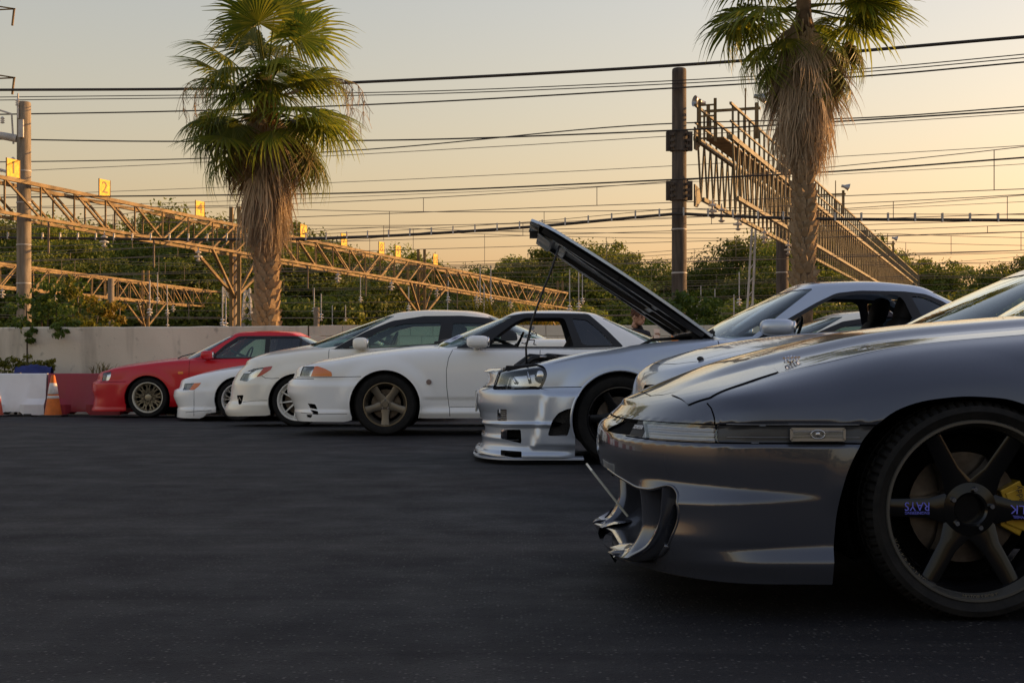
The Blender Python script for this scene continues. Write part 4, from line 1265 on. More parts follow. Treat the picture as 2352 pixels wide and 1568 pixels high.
sky_line = pchip([(-700, 470), (0, 500), (110, 478), (230, 500), (330, 488), (480, 478), (600, 500), (720, 507), (780, 555), (830, 560), (905, 545), (990, 585), (1040, 598), (1110, 572), (1170, 600), (1240, 558), (1330, 540), (1400, 538), (1470, 575), (1570, 605), (1640, 570), (1720, 530), (1790, 532), (1880, 530), (1960, 515), (2040, 560), (2110, 578), (2200, 590), (2300, 583), (2360, 556), (3000, 520)])
px = -560
while px < 2900:
    Y = rg.uniform(104, 124); p = at(px, float(sky_line(px))+rg.uniform(-6, 26), Y)
    put_tree(TV, rg, p.x, Y, (p.z+0.15)/0.985, 10.0, 'dense dark green tree in the row beyond the rail yard', 'trees beyond the rail yard', wide=rg.uniform(0.75, 0.95))
    px += rg.uniform(44, 66)
px = -300
while px < 2700:
    Y = rg.uniform(97, 102); p = at(px, float(sky_line(px))+rg.uniform(60, 105), Y)
    put_tree(TV, rg, p.x, Y, max(p.z, 2.5), 10.0, 'lower dark green tree in front of the row beyond the rail yard', 'lower trees beyond the rail yard', wide=1.15)
    px += rg.uniform(52, 74)
px = -200
while px < 2600:
    Y = rg.uniform(92, 96); p = at(px, rg.uniform(690, 725), Y)
    put_tree(BV, rg, p.x, Y, max(p.z, 1.5)*1.15, 4.0, 'dark bush at the foot of the trees beyond the tracks', 'bushes beyond the tracks', 'bush', 1.0, cat='bush')
    px += rg.uniform(42, 64)
# row of trees behind the camera, seen only mirrored in paint and glass
for k in range(20):
    put_tree(TV, rg, -42+4.6*k+rg.uniform(-1, 1), rg.uniform(-42, -35), rg.uniform(5.0, 8.0), 10.0, 'dark green tree behind the viewpoint, mirrored in the car paint', 'trees behind the viewpoint', wide=0.9)

def shrub(name, lab, blobs, nper, size, mats, seed, cat='shrub', grp=None, stems=True):
    """blobs: (px, py, Y, radius m); one thing with foliage per material and stems"""
    rg = random.Random(seed); c0 = at(*blobs[0][:3]); base = Vector((c0.x, c0.y, 0))
    o = empty(name, tuple(base)); tag(o, lab, cat, grp)
    per = {}
    for k, b in enumerate(blobs): per.setdefault(b[4] if len(b) > 4 else 0, []).append((at(*b[:3])-base, b[3]))
    for mi, cs in per.items():
        sub = []
        for c, r in cs:
            for _ in range(5): sub.append((c+Vector((rg.gauss(0, 1), rg.gauss(0, 1), rg.gauss(0, 1)))*r*0.45, r*0.5))
        V, Fc = leaf_cloud(rg, sub, nper, size); mb = MB(); mb.add(V, Fc); mb.build('foliage', mats[mi], o)
    if stems:
        mb = MB()
        for b in blobs:
            c = at(*b[:3])-base; mb.tube([(c.x*0.6, c.y*0.6+0.1, -0.1), (c.x*0.9, c.y+0.05, c.z*0.6), tuple(c)], [0.03, 0.022, 0.008], 6)
        mb.build('stem', bark, o, smooth=True)
    return o
shrub('climbing_shrub', 'yellow green climbing shrub hanging over the left end of the wall',
      [(70, 745, 25.6, 0.30), (110, 712, 25.8, 0.42), (60, 700, 25.9, 0.28), (150, 735, 25.5, 0.34), (185, 700, 26, 0.42, 1), (130, 690, 26.1, 0.40), (225, 725, 25.8, 0.36, 1), (250, 700, 26.1, 0.30, 2), (210, 745, 25.7, 0.25, 1), (62, 765, 25.1, 0.16), (95, 690, 26, 0.3), (145, 755, 25.2, 0.20), (170, 665, 26.3, 0.3, 1), (265, 735, 26, 0.2, 2), (35, 752, 25.6, 0.2)], 46, 0.085, [leaf_b, leaf_y, leaf_o], 5)
shrub('green_shrub', 'bright green shrub behind the wall under the raised bonnet',
      [(1500, 740, 25.8, 0.35), (1560, 725, 26, 0.4), (1600, 720, 26.1, 0.42), (1640, 735, 26, 0.35), (1530, 760, 25.7, 0.3), (1590, 755, 25.7, 0.35), (1480, 765, 25.8, 0.3), (1620, 765, 25.7, 0.3), (1570, 705, 26.3, 0.3)], 60, 0.10, [leaf_b], 6)
shrub('trailing_weed', 'green weeds growing behind the white barrier at the left',
      [(10, 835, 24.6, 0.17), (45, 830, 24.5, 0.16), (85, 836, 24.5, 0.15), (115, 838, 24.6, 0.11), (15, 850, 24.4, 0.2), (65, 842, 24.6, 0.16), (-30, 835, 24.5, 0.25), (118, 850, 24.5, 0.09)], 40, 0.06, [leaf_y], 7, 'weeds')
shrub('bank_plant', 'small leafy plants along the wall top right of the left palm',
      [(800, 745, 26, 0.12), (830, 747, 26, 0.10), (860, 744, 26, 0.10), (780, 748, 26, 0.10)], 30, 0.06, [leaf_y], 8, 'plants')
# grasses
def grass_clump(px, py, Y, h, nb, lab, mat, seed, spread=0.35, zb=None):
    rg = random.Random(seed); p = at(px, py, Y); z0 = p.z if zb is None else zb
    o = empty('reed_clump', (p.x, Y, z0)); tag(o, lab, 'reeds')
    mb = MB()
    for _ in range(nb):
        a = rg.uniform(0, 2*PI); b = Vector((rg.gauss(0, spread*0.35), rg.gauss(0, spread*0.2), 0)); hh = h*rg.uniform(0.6, 1.05); out = spread*rg.uniform(0.4, 1.3)
        d = Vector((math.cos(a), math.sin(a), 0)); sd = Vector((-d.y, d.x, 0)); w = 0.012*rg.uniform(.8, 1.8)*(1+h*0.4); pts = []
        for q in range(5):
            f = q/4; c = b+d*out*f*f+Vector((0, 0, hh*(f-0.25*f**3))); ww = w*(1-f*0.92)
            pts.append((c-sd*ww, c+sd*ww))
        mb.add([v for pr in pts for v in pr], [(2*q, 2*q+1, 2*q+3, 2*q+2) for q in range(4)])
    mb.build('blades', mat, o)
grass_clump(1112, 765, 30, 1.1, 90, 'tall yellow green reeds behind the roof of the cream sedan', leaf_y, 3, 0.55)
grass_clump(1225, 765, 32, 0.95, 120, 'dry golden reeds behind the roof of the white coupe', leaf_o, 4, 0.8)
grass_clump(232, 862, 24.4, 0.34, 26, 'thin dry weed in front of the wall above the red barrier', leafmat('dry_weed', (0.25, 0.22, 0.10), (0.35, 0.31, 0.16), 0.3), 9, 0.25)

# blue tarpaulin bundle behind the barrier
tp = at(78, 853, 24.3); mb = MB()
rows = []
for i in range(13):
    u = i/12-0.5; rows.append([(u*0.62, math.cos(a)*0.16, max(0.0, math.sin(a))*(0.16-0.10*abs(u)+0.012*math.sin(u*31+a*3))+0.40*max(0, math.sin(a))) for a in np.linspace(0, PI, 9)])
mb.grid(np.array(rows)); tag(mb.build('tarpaulin', noisy('blue_tarp', (0.010, 0.016, 0.10), (0.02, 0.03, 0.16), 8, 0.55, bump=0.4), None, smooth=True, loc=(tp.x, tp.y, -0.02+0.22), recalc=True),
    'dark blue tarpaulin bundle behind the white barrier', 'tarpaulin')
# ---------------------------------------------------------------- fan palms
frond_g = leafmat('palm_green', (0.095, 0.145, 0.014), (0.25, 0.26, 0.03), 0.56, 0.40, rand=0.4)
frond_d = leafmat('palm_dead', (0.30, 0.22, 0.14), (0.54, 0.42, 0.28), 0.25, 0.8, rand=0.35)
frond_y = leafmat('palm_fading', (0.09, 0.085, 0.02), (0.22, 0.15, 0.045), 0.3, 0.6, rand=0.35)
palm_bark = noisy('palm_bark', (0.10, 0.065, 0.04), (0.24, 0.165, 0.10), 5, 0.95, bump=0.6, bscale=20, bdist=0.03)
boot_m = noisy('palm_boot', (0.22, 0.15, 0.085), (0.46, 0.34, 0.21), 6, 0.9, bump=0.4, bscale=30)
def frond_mesh(seed, lp, rb, nb, span, bend, droop, web, mat, ragged=0.20, close=1.0, name='frond'):
    """petiole along +X, then a pleated fan; bend turns the fan downwards, droop lets the tips hang"""
    rg = random.Random(seed); V = []; Fc = []
    mb = MB()
    curve = [Vector((lp*f, 0, -0.10*lp*f*f)) for f in np.linspace(0, 1, 5)]
    mb.tube(curve, [0.022, 0.018, 0.014, 0.012, 0.010], 5, False)
    hub = curve[-1]; Rm = Matrix.Rotation(bend, 3, 'Y')
    for k in range(nb):
        a = R(-span/2+span*k/(nb-1)); r = rb*(0.72+0.28*math.cos(a*0.75))*rg.uniform(1-ragged, 1+ragged*0.5)
        da = R(span/(nb-1))*0.5; ex = rg.uniform(0.7, 1.4); tw = rg.gauss(0, 0.06)
        rows = []
        for f in (0.03, 0.3, web, 0.5+web*0.45, 0.86, 1.0):
            rr = r*f; w = rr*math.tan(da)*1.02 if f <= web else r*web*math.tan(da)*max(0.04, (1-f)/(1-web))**0.8
            aa = a*(1-(1-close)*f)
            if f > web: aa += tw*(f-web)*2
            c = Vector((rr*math.cos(aa), rr*math.sin(aa), 0)); t = Vector((-math.sin(aa), math.cos(aa), 0))
            z = -droop*ex*r*max(0, f-0.35)**2*1.8-0.10*rb*(abs(math.sin(aa))**1.5)*f
            sh = 1-0.35*droop*max(0, f-0.45)
            c = Vector((c.x*sh, c.y*sh, z))
            pl = w*0.45
            rows.append((c-t*w, c+Vector((0, 0, pl)), c+t*w))
        pts = [hub+Rm @ p for rr in rows for p in rr]
        mb.add(pts, [(3*q+e, 3*q+e+1, 3*q+e+4, 3*q+e+3) for q in range(5) for e in (0, 1)])
    return mb.mesh(name, mat)
golden = leafmat('golden_stalks', (0.36, 0.20, 0.05), (0.55, 0.33, 0.10), 0.35, 0.7, rand=0.1)
GF = [frond_mesh(k, 0.85, 0.98, 38, 250, R(b), dr, 0.50, frond_g) for k, (b, dr) in enumerate([(5, 0.25), (20, 0.4), (35, 0.7), (10, 0.5)])]
GFl = [frond_mesh(10+k, 0.75, 0.95, 34, 200, R(b), dr, 0.46, frond_g, 0.2, 0.92) for k, (b, dr) in enumerate([(28, 0.55), (38, 0.65), (20, 0.5)])]
YF = [frond_mesh(20+k, 0.7, 0.95, 30, 170, R(b), 0.6, 0.42, frond_y, 0.3, 0.8) for k, b in enumerate((28, 36))]
DF = [frond_mesh(30+k, 0.40, 1.05, 26, 105, R(b), 0.12, 0.34, frond_d, 0.40, 0.34, 'dead_frond') for k, b in enumerate((3, 6, -4, 9))]
BT = MB()
BT.add([(-0.075, 0, 0), (0.075, 0, 0), (0.055, -0.075, 0.10), (-0.055, -0.075, 0.10), (-0.028, -0.115, 0.20), (0.028, -0.115, 0.20), (0.02, -0.075, 0.20), (-0.02, -0.075, 0.20), (-0.06, 0.0, 0.16), (0.06, 0.0, 0.16)],
       [(0, 1, 2, 3), (3, 2, 5, 4), (4, 5, 6, 7), (7, 6, 9, 8), (1, 9, 6, 5, 2), (0, 3, 4, 7, 8)])
boot_me = BT.mesh('leaf_base', boot_m)
def orient(az, el, roll=0.0):
    d = Vector((math.cos(az)*math.cos(el), math.sin(az)*math.cos(el), math.sin(el)))
    x = d; y = Vector((0, 0, 1)).cross(x)
    y = y.normalized() if y.length > 1e-4 else Vector((0, 1, 0))
    z = x.cross(y); m = Matrix((x, y, z)).transposed().to_4x4()
    return m @ Matrix.Rotation(roll, 4, 'X')
def palm(name_lab, px, Y, rtrunk, ztop, fronds, skirt, boots, seed, lean=0.0):
    rg = random.Random(seed); x = (px-1176)/F*Y
    o = empty('palm_tree', (x, Y, -0.15)); tag(o, name_lab, 'palm tree', 'fan palms behind the wall')
    zs = np.linspace(0, ztop, 26)
    mb = MB(); mb.lathe([(rtrunk*(1.12-0.12*min(1, z/2.0))*(1+0.035*math.sin(z*9+1)+0.02*rg.uniform(-1, 1))*(0.82 if z > ztop-1 else 1), z) for z in zs]+[(0, ztop)], 20, 'Z')
    mb.build('trunk', palm_bark, o, smooth=True)
    def put(nm, me, z, az, el, sc, roll=0, r=None):
        q = obj(nm, me, o); r = rtrunk*0.7 if r is None else r
        q.matrix_local = Matrix.Translation((r*math.cos(az), r*math.sin(az), z)) @ orient(az, el, roll) @ Matrix.Diagonal((sc, sc, sc, 1))
    for (z, az, el, kind, sc) in fronds:
        vs_ = {'g': GF, 'l': GFl, 'y': YF}[kind]
        put('frond', vs_[rg.randrange(len(vs_))], z, R(az), R(el), sc, rg.uniform(-0.4, 0.4))
    for (z, n, el0, el1, sc, r) in skirt:
        for k in range(n):
            az = 2*PI*(k+rg.random())/n
            put('dead_frond', DF[rg.randrange(4)], z+rg.uniform(-0.15, 0.15), az, R(rg.uniform(el0, el1)), sc*rg.uniform(0.75, 1.15), rg.uniform(-0.7, 0.7), r)
    z, (zb, ze, st, scb) = 0, boots; z = zb; row = 0
    while z < ze:
        n = 9
        for k in range(n):
            az = 2*PI*(k+0.5*(row % 2))/n+rg.uniform(-0.08, 0.08)
            q = obj('leaf_base', boot_me, o); s_ = scb*rg.uniform(0.85, 1.3)
            q.matrix_local = Matrix.Translation((rtrunk*0.96*math.cos(az), rtrunk*0.96*math.sin(az), z+rg.uniform(-0.02, 0.02))) @ Matrix.Rotation(az+PI/2, 4, 'Z') @ Matrix.Rotation(rg.uniform(-0.25, 0.12), 4, 'X') @ Matrix.Rotation(rg.uniform(-0.15, 0.15), 4, 'Y') @ Matrix.Diagonal((s_, s_, s_, 1))
        z += st*rg.uniform(0.9, 1.1); row += 1
    return o
rg = random.Random(5)
fr = []
def fan(z0, z1, n, el0, el1, kind, sc, jit=0.12):
    a0 = rg.uniform(0, 360)
    for k in range(n):
        fr.append((rg.uniform(z0, z1), a0+360*k/n+rg.uniform(-14, 14), rg.uniform(el0, el1), kind, sc*rg.uniform(1-jit, 1+jit)))
fan(6.1, 6.4, 4, 66, 86, 'g', 1.05); fan(5.95, 6.3, 6, 42, 64, 'g', 1.1); fan(5.7, 6.1, 7, 18, 40, 'g', 1.1); fan(5.35, 5.85, 6, -4, 18, 'g', 1.05)
fan(5.1, 5.6, 9, -20, 4, 'l', 1.0); fan(4.95, 5.3, 10, -32, -8, 'l', 0.95); fan(4.95, 5.2, 7, -40, -20, 'y', 0.85); fan(5.0, 5.6, 3, -20, 10, 'y', 0.9); fan(5.2, 5.7, 5, -10, 14, 'g', 1.05)
fr = [q for q in fr if not (q[0] < 5.35 and q[3] in 'ly' and abs((q[1] % 360)-270) < 48)]
for az in (236, 262, 288, 312, 250, 275): fr.append((5.75+0.1*random.Random(az).random(), az, random.Random(az).uniform(-12, 26), 'g', 0.95))
L_palm = palm('fan palm with green crown and brown skirt at the left, sunlit trunk', 612, 26.3, 0.155, 6.25, fr,
     [(5.75, 8, -70, -48, 0.7, 0.16), (5.5, 12, -72, -50, 0.85, 0.18), (5.3, 14, -76, -56, 0.9, 0.2), (5.1, 16, -84, -66, 0.95, 0.22), (4.9, 20, -90, -76, 1.0, 0.25), (4.7, 24, -94, -82, 1.0, 0.28), (4.5, 24, -96, -84, 1.0, 0.27), (4.35, 22, -97, -86, 0.95, 0.24), (4.2, 16, -96, -86, 0.85, 0.18)], (1.35, 3.6, 0.125, 1.0), 8)
# flower stalks arching out of the crown
for k, (az, L_) in enumerate(((2, 1.9), (14, 1.6), (-10, 1.75), (168, 1.5), (190, 1.6), (176, 1.2))):
    mb = MB(); a = R(az); pts = []
    for q in range(12):
        f = q/11; pts.append((math.cos(a)*L_*math.sin(f*1.9)*0.95, math.sin(a)*L_*f, 0.55*math.sin(f*2.2)-1.1*max(0, f-0.35)**1.6*1.5))
    mb.tube(pts, [0.016-0.001*q for q in range(12)], 5)
    rr = random.Random(k)
    for q in range(5, 12):
        for _ in range(5):
            p = Vector(pts[q]); e = p+Vector((rr.gauss(0, .10), rr.gauss(0, .10), -rr.uniform(0.12, 0.42)))
            mb.tube([p, (p+e)/2+Vector((rr.gauss(0, .03), 0, 0.03)), e], 0.004, 3, False)
    mb.build('flower_stalk', frond_d, L_palm, loc=(0, 0, 5.75))
for k, az in enumerate((262, 285, 245, 300)):
    mb = MB(); rr = random.Random(40+k); a = R(az)
    for _ in range(46):
        p0 = Vector((math.cos(a)*0.28+rr.gauss(0, .07), math.sin(a)*0.30, rr.uniform(-0.05, 0.15))); L_ = rr.uniform(0.5, 1.25)
        mb.tube([p0, p0+Vector((rr.gauss(0, .05), -0.05, -L_*0.5)), p0+Vector((rr.gauss(0, .10), -0.02, -L_))], [0.010, 0.007, 0.002], 3, False)
    mb.build('dry_flower_cluster', golden, L_palm, loc=(0, 0, 6.15-0.32*k))
fr = []
fan(8.3, 8.7, 6, 62, 85, 'g', 1.1); fan(8.1, 8.5, 8, 35, 58, 'g', 1.1); fan(7.9, 8.3, 9, 10, 30, 'g', 1.1); fan(7.6, 8.1, 7, -12, 6, 'g', 1.1)
for z, az, el, k, sc in ((7.7, 195, -8, 'g', 1.2), (7.75, 168, 0, 'g', 1.1), (7.8, -8, 2, 'g', 1.25), (7.7, 22, -4, 'g', 1.15), (7.75, 340, 6, 'g', 1.1), (7.1, 190, -4, 'l', 0.95), (7.15, 172, -14, 'l', 0.9), (7.0, 182, -26, 'l', 0.85), (7.2, 2, -8, 'l', 0.95), (7.0, 196, -30, 'l', 0.95), (6.95, 345, -34, 'l', 0.95), (7.05, 164, -36, 'y', 0.9), (7.0, 20, -32, 'l', 0.9), (7.3, 230, -20, 'l', 0.8), (7.3, 310, -20, 'l', 0.8), (7.05, -6, -2, 'y', 0.9), (7.1, 8, -10, 'l', 0.85), (6.6, 270, -50, 'l', 0.7), (6.7, 200, -50, 'l', 0.7), (6.7, 330, -48, 'l', 0.75), (6.8, 290, -40, 'y', 0.8), (6.7, 245, -55, 'l', 0.75)): fr.append((z, az, el, k, sc))
palm('fan palm with long thatch skirt at the right, crown cut off by the frame', 1846, 27.3, 0.17, 8.4, fr,
     [(7.6, 12, -70, -50, 0.95, 0.12), (7.35, 14, -70, -48, 0.95, 0.16), (7.1, 18, -64, -40, 0.9, 0.20), (6.9, 22, -72, -52, 0.95, 0.28), (6.65, 24, -80, -62, 1.0, 0.38), (6.4, 24, -88, -74, 1.0, 0.38), (6.15, 22, -92, -80, 1.0, 0.32), (5.9, 18, -94, -83, 0.95, 0.25), (5.65, 14, -95, -85, 0.85, 0.18)], (2.35, 5.0, 0.14, 0.9), 9)
# ---------------------------------------------------------------- near grey coupe
def locf(X0, Yn, zg):
    """photo pixel on the car's near flank (or dy deeper) -> local x, z"""
    def A(px, py, dy=0.0):
        Y = Yn+dy
        return ((px-1176)/F*Y-X0, CAM_H+(838-py)/F*Y-zg)
    return A
def PL(A, pts, dy=0.0): return [A(p[0], p[1], dy) for p in pts]

p_grey = paint('metallic_dark_grey', (0.062, 0.067, 0.085), metal=0.40, rough=0.18, flake=0.06)
p_dark = simple('strip_grey', (0.030, 0.031, 0.035), 0.42, coat=0.15)
m_lamp = None
def lamp_inner():
    m, t, b = new_mat('lamp_reflector'); N, L = t.nodes, t.links
    tc = N.new('ShaderNodeTexCoord'); mp = N.new('ShaderNodeMapping'); mp.inputs['Scale'].default_value = (1, 1, 1); L.new(tc.outputs['Object'], mp.inputs[0])
    w1 = N.new('ShaderNodeTexWave'); w1.wave_type = 'BANDS'; w1.bands_direction = 'Z'; w1.inputs['Scale'].default_value = 22; w1.inputs['Distortion'].default_value = 0.6; L.new(mp.outputs[0], w1.inputs['Vector'])
    w2 = N.new('ShaderNodeTexNoise'); w2.inputs['Scale'].default_value = 14; w2.inputs['Detail'].default_value = 2; L.new(mp.outputs[0], w2.inputs['Vector'])
    ad = N.new('ShaderNodeMath'); ad.operation = 'ADD'; L.new(w1.outputs['Fac'], ad.inputs[0]); L.new(w2.outputs['Fac'], ad.inputs[1])
    bp = N.new('ShaderNodeBump'); bp.inputs['Strength'].default_value = 0.9; bp.inputs['Distance'].default_value = 0.03; L.new(ad.outputs[0], bp.inputs['Height']); L.new(bp.outputs[0], b.inputs['Normal'])
    b.inputs['Base Color'].default_value = (0.90, 0.86, 0.85, 1); b.inputs['Metallic'].default_value = 0.0; b.inputs['Roughness'].default_value = 0.25
    return m
m_lamp = lamp_inner()
m_head = simple('headlamp_bowl', (0.62, 0.63, 0.64), 0.16, 0.9)
m_mesh = noisy('mesh_black', (0.004, 0.004, 0.004), (0.02, 0.02, 0.02), 120, 0.6, lo=0.48, hi=0.52)

def face(mb, d):
    """turn an open patch so that its faces look along d"""
    t = Vector((0, 0, 0))
    for f in mb.f:
        p = [Vector(mb.v[i]) for i in f[:3]]; t += (p[1]-p[0]).cross(p[2]-p[0])
    if t.dot(Vector(d)) < 0: mb.f = [tuple(reversed(f)) for f in mb.f]
    return mb

def coupe_near():
    X0, Yn, zg, w = 0.30, 4.125, 0.0, 0.845
    A = locf(X0, Yn, zg)
    L = 4.55
    cxw, czw = A(2248, 1174)
    car = empty('parked_car'); tag(car, 'dark grey metallic coupe in the foreground with clear front indicator and black six spoke wheel', 'car', 'cars parked side by side')
    zb = [(0, 0.115), (0.6, 0.115), (0.66, 0.115), (1.5, 0.16), (3.2, 0.17), (4.0, 0.22), (L, 0.24)]
    zt = [(0, 0.570), (0.04, 0.590), (0.12, 0.618), (0.25, 0.655), (0.40, 0.690), (0.51, 0.718), (0.65, 0.752), (0.88, 0.800), (1.27, 0.838), (1.6, 0.862), (2.2, 0.880), (3.2, 0.895), (4.0, 0.895), (L, 0.86)]
    nose = [(0.10, 0.035), (0.16, 0.0), (0.30, 0.03), (0.40, 0.012), (0.46, 0.0), (0.52, 0.004), (0.56, 0.03), (0.58, 0.06), (0.70, 0.15)]
    tail = [(0.2, 0.12), (0.45, 0.02), (0.6, 0.0), (0.8, 0.03), (0.9, 0.07)]
    s0 = [(0.020, 0.0), (0.006, 0.10), (0.000, 0.30), (0.0, 0.55), (0.003, 0.75), (0.012, 0.87), (0.045, 0.945), (0.10, 0.98), (0.17, 1.0)]
    s1 = [(0.020, 0.0), (0.004, 0.10), (0.000, 0.30), (0.0, 0.50), (0.006, 0.66), (0.030, 0.80), (0.082, 0.900), (0.150, 0.962), (0.225, 1.0)]
    s2 = [(0.050, 0.0), (0.020, 0.10), (0.012, 0.30), (0.0, 0.50), (0.006, 0.70), (0.030, 0.86), (0.065, 0.940), (0.110, 0.975), (0.170, 1.0)]
    feat = lambda x, y: 0.020*sstep(0.46-0.05*np.clip((0.9-x)/0.9, 0, 1), 0.36-0.10*np.clip((0.9-x)/0.9, 0, 1), np.abs(y))*sstep(0.16, 0.45, x)*sstep(1.75, 1.35, x)
    xs = np.concatenate([np.linspace(0.46, 1.75, 150), np.linspace(1.78, L-0.5, 50)])
    b = Body(L, w, zb, zt, nose, tail, [(0.30, s0), (0.70, s1), (1.5, s1), (2.2, s2)], D=0.46, n=2.25, Dr=0.5, wplan=[(0.4, 0.012), (0.9, 0.0), (1.3, 0.0), (2.2, 0.03), (3.4, 0.0), (L, 0.05)],
             crown=[(0, 0), (0.05, 0.012), (0.2, 0.028), (0.6, 0.045), (1.2, 0.045), (2.5, 0.04), (L, 0.02)], feat=feat, nF=56, nT=84, nW=34, nR=12, xs=xs)
    pt = b.patch; P = pt.P; nT = b.nT
    X, Y, Z = P[:, :, 0], P[:, :, 1], P[:, :, 2]
    sidem = (np.arange(P.shape[1])[None, :] < nT)
    # sculpting: recessed strip, upper wing, lower skirt swell
    D = np.zeros(X.shape)
    D += -0.011*sstep(0.512, 0.517, Z)*sstep(0.573, 0.567, Z)*sstep(0.02, 0.05, X)*sstep(1.6, 1.5, X)
    # wing ledge: sharp shelf whose lower part stands out; fades towards the wheel
    q = np.clip((X-0.15)/0.46, 0, 1)
    zl = 0.372-0.012*q; amp = 0.034*(1-q)**1.1*(X > 0.05)
    za, zb_ = zl+0.020*(1-q)+0.004, zl-0.034*(1-q)-0.004
    D += amp*np.clip((za-Z)/(za-zb_), 0, 1)*sstep(0.13, 0.24, Z)*sstep(0.05, 0.16, X)
    # lower skirt ledge
    q2 = np.clip((0.64-X)/0.50, 0, 1)
    zc_, zd_ = 0.216-0.010*q2, 0.176-0.012*q2
    D += 0.024*np.clip((zc_-Z)/(zc_-zd_), 0, 1)*sstep(0.12, 0.45, X)*sstep(0.8, 0.66, X)
    # wheel arch flare
    rr = np.hypot(X-cxw, Z-czw)
    D += 0.010*sstep(0.47, 0.36, rr)*sstep(0.30, 0.40, Z)
    cx2 = cxw+2.595
    D += 0.012*sstep(0.47, 0.36, np.hypot(X-cx2, Z-czw))
    D *= sidem
    pt.displace(D)
    # wheel opening in front follows the photograph
    arch = PL(A, [(1911, 1420), (1913, 1300), (1920, 1200), (1938, 1110), (1966, 1040), (2010, 980), (2070, 938), (2140, 918), (2225, 910), (2300, 914), (2370, 934), (2440, 972), (2500, 1030), (2540, 1110), (2556, 1200), (2562, 1420)])
    arch = [arch[0]]+[tuple(p) for p in np.stack([pchip(list(enumerate([a[0] for a in arch[1:-1]])))(np.linspace(0, len(arch)-3, 60)), pchip(list(enumerate([a[1] for a in arch[1:-1]])))(np.linspace(0, len(arch)-3, 60))], 1)]+[arch[-1]]
    pt.region('wheel_opening', arch, step=0.012)
    arch2 = arch_poly(cx2, czw, 0.355); pt.region('wheel_opening', arch2)
    # black strip between bumper and wing with lamp, badge and marker
    top, bot = 0.5690, 0.5165
    xl0, xl1 = 0.018, 0.306
    mk = PL(A, [(1818, 985), (1940, 985), (1940, 1010), (1818, 1010)])
    # front mouth (seen from the front)
    mouth = rounded([(-0.2, 0.402), (0.22, 0.396), (0.40, 0.378), (0.52, 0.362), (0.62, 0.364), (0.690, 0.388), (0.733, 0.355), (0.740, 0.295), (0.728, 0.23), (0.690, 0.180), (0.61, 0.156), (0.50, 0.150), (0.3, 0.142), (-0.2, 0.140)], 0.03, 5)
    pt.region('mouth', mouth, 'front', step=0.012)
    lamp = [(0.116, top-0.001), (0.16, top), (0.306, top), (0.306, bot), (0.16, bot), (0.116, bot+0.003)]
    badge = [(0.452, top-0.002), (0.540, top-0.001), (0.540, bot+0.004), (0.452, bot+0.006)]
    pt.region('marker_lens', rounded(mk, 0.004), off=0.006)
    pt.region('front_indicator', dens(lamp, 0.01).tolist(), 'side', off=0.005)
    pt.region('badge_plate', badge, 'front', off=0.001)
    pt.region('dark_recess', [(0.29, top-0.001), (0.453, top-0.001), (0.453, bot+0.006), (0.34, bot+0.006), (0.22, bot+0.010)], 'front', off=-0.010)
    gw = 0.0042
    pt.line([(0.165, top+0.0005), (0.30, top+0.0005), (1.62, top+0.0005)], gw); pt.line([(0.165, bot), (0.30, bot), (1.62, bot)], gw*1.2)
    pt.line([(-0.05, top+0.001), (0.50, top), (0.70, top+0.0005)], gw*1.1, 'front'); pt.line([(0.42, bot+0.003), (0.60, bot), (0.70, bot)], gw, 'front')
    pt.line([A(1650, 1020), A(1650, 985), A(1649, 960), A(1645, 940), A(1638, 928)], gw)
    # pop-up lid and bonnet lines from above
    lid = [(0.205, 0.44), (0.235, 0.655), (0.295, 0.700), (0.40, 0.667), (0.515, 0.620), (0.52, 0.50), (0.50, 0.43), (0.36, 0.415)]
    pt.region('headlight_lid', rounded(lid, 0.012), 'top', off=0.004, step=0.012)
    pt.line(lid+[lid[0], lid[1]], gw*0.75, 'top')
    pt.line([(0.150, -0.02), (0.152, 0.15), (0.158, 0.27), (0.19, 0.37), (0.22, 0.41), (0.36, 0.408)], gw*1.1, 'top')
    pt.region('bonnet', [(0.150, -0.4), (0.150, -0.02), (0.152, 0.15), (0.158, 0.27), (0.19, 0.37), (0.22, 0.41), (0.36, 0.412), (0.50, 0.43), (0.52, 0.50), (0.515, 0.622), (0.7, 0.622), (0.95, 0.620), (1.27, 0.622), (1.58, 0.628), (1.62, 0.5), (1.60, 0.3), (1.585, -0.02), (1.585, -0.4)], 'top')
    pt.region('front_wing', [(0.311, top+0.004), (1.696, top+0.004), (1.696, 0.80), (1.2, 0.79), (0.9, 0.765), (0.52, 0.695), (0.40, 0.665), (0.312, 0.640)])
    pt.region('door', [(1.703, 0.263), (2.857, 0.263), (2.857, 0.86), (1.703, 0.83)])
    pt.line([(0.51, 0.625), (0.7, 0.622), (0.95, 0.620), (1.27, 0.622), (1.58, 0.628)], gw, 'top')
    pt.line([(1.60, 0.64), (1.63, 0.5), (1.60, 0.3), (1.585, -0.02)], gw, 'top')
    pt.line([(1.70, 0.30), (1.70, 0.6), (1.69, 0.75), (1.66, 0.86)], gw)    # wing to door
    pt.line([(1.70, 0.26), (2.86, 0.26)], gw); pt.line([(2.86, 0.26), (2.86, 0.87)], gw)
    # cabin opening
    hole = [(1.72, -0.3), (1.72, 0.40), (1.95, 0.60), (2.6, 0.64), (3.2, 0.62), (3.7, 0.45), (3.75, -0.3)]
    pt.region('cabin_opening', hole, 'top', step=0.03)
    pt.seed('front_bumper', A(1750, 1200)); 
    pt.seed('nose_panel', A(1560, 955)); pt.seed('side_strip', (0.42, 0.542)); 
    C = pt.cut(0.005)
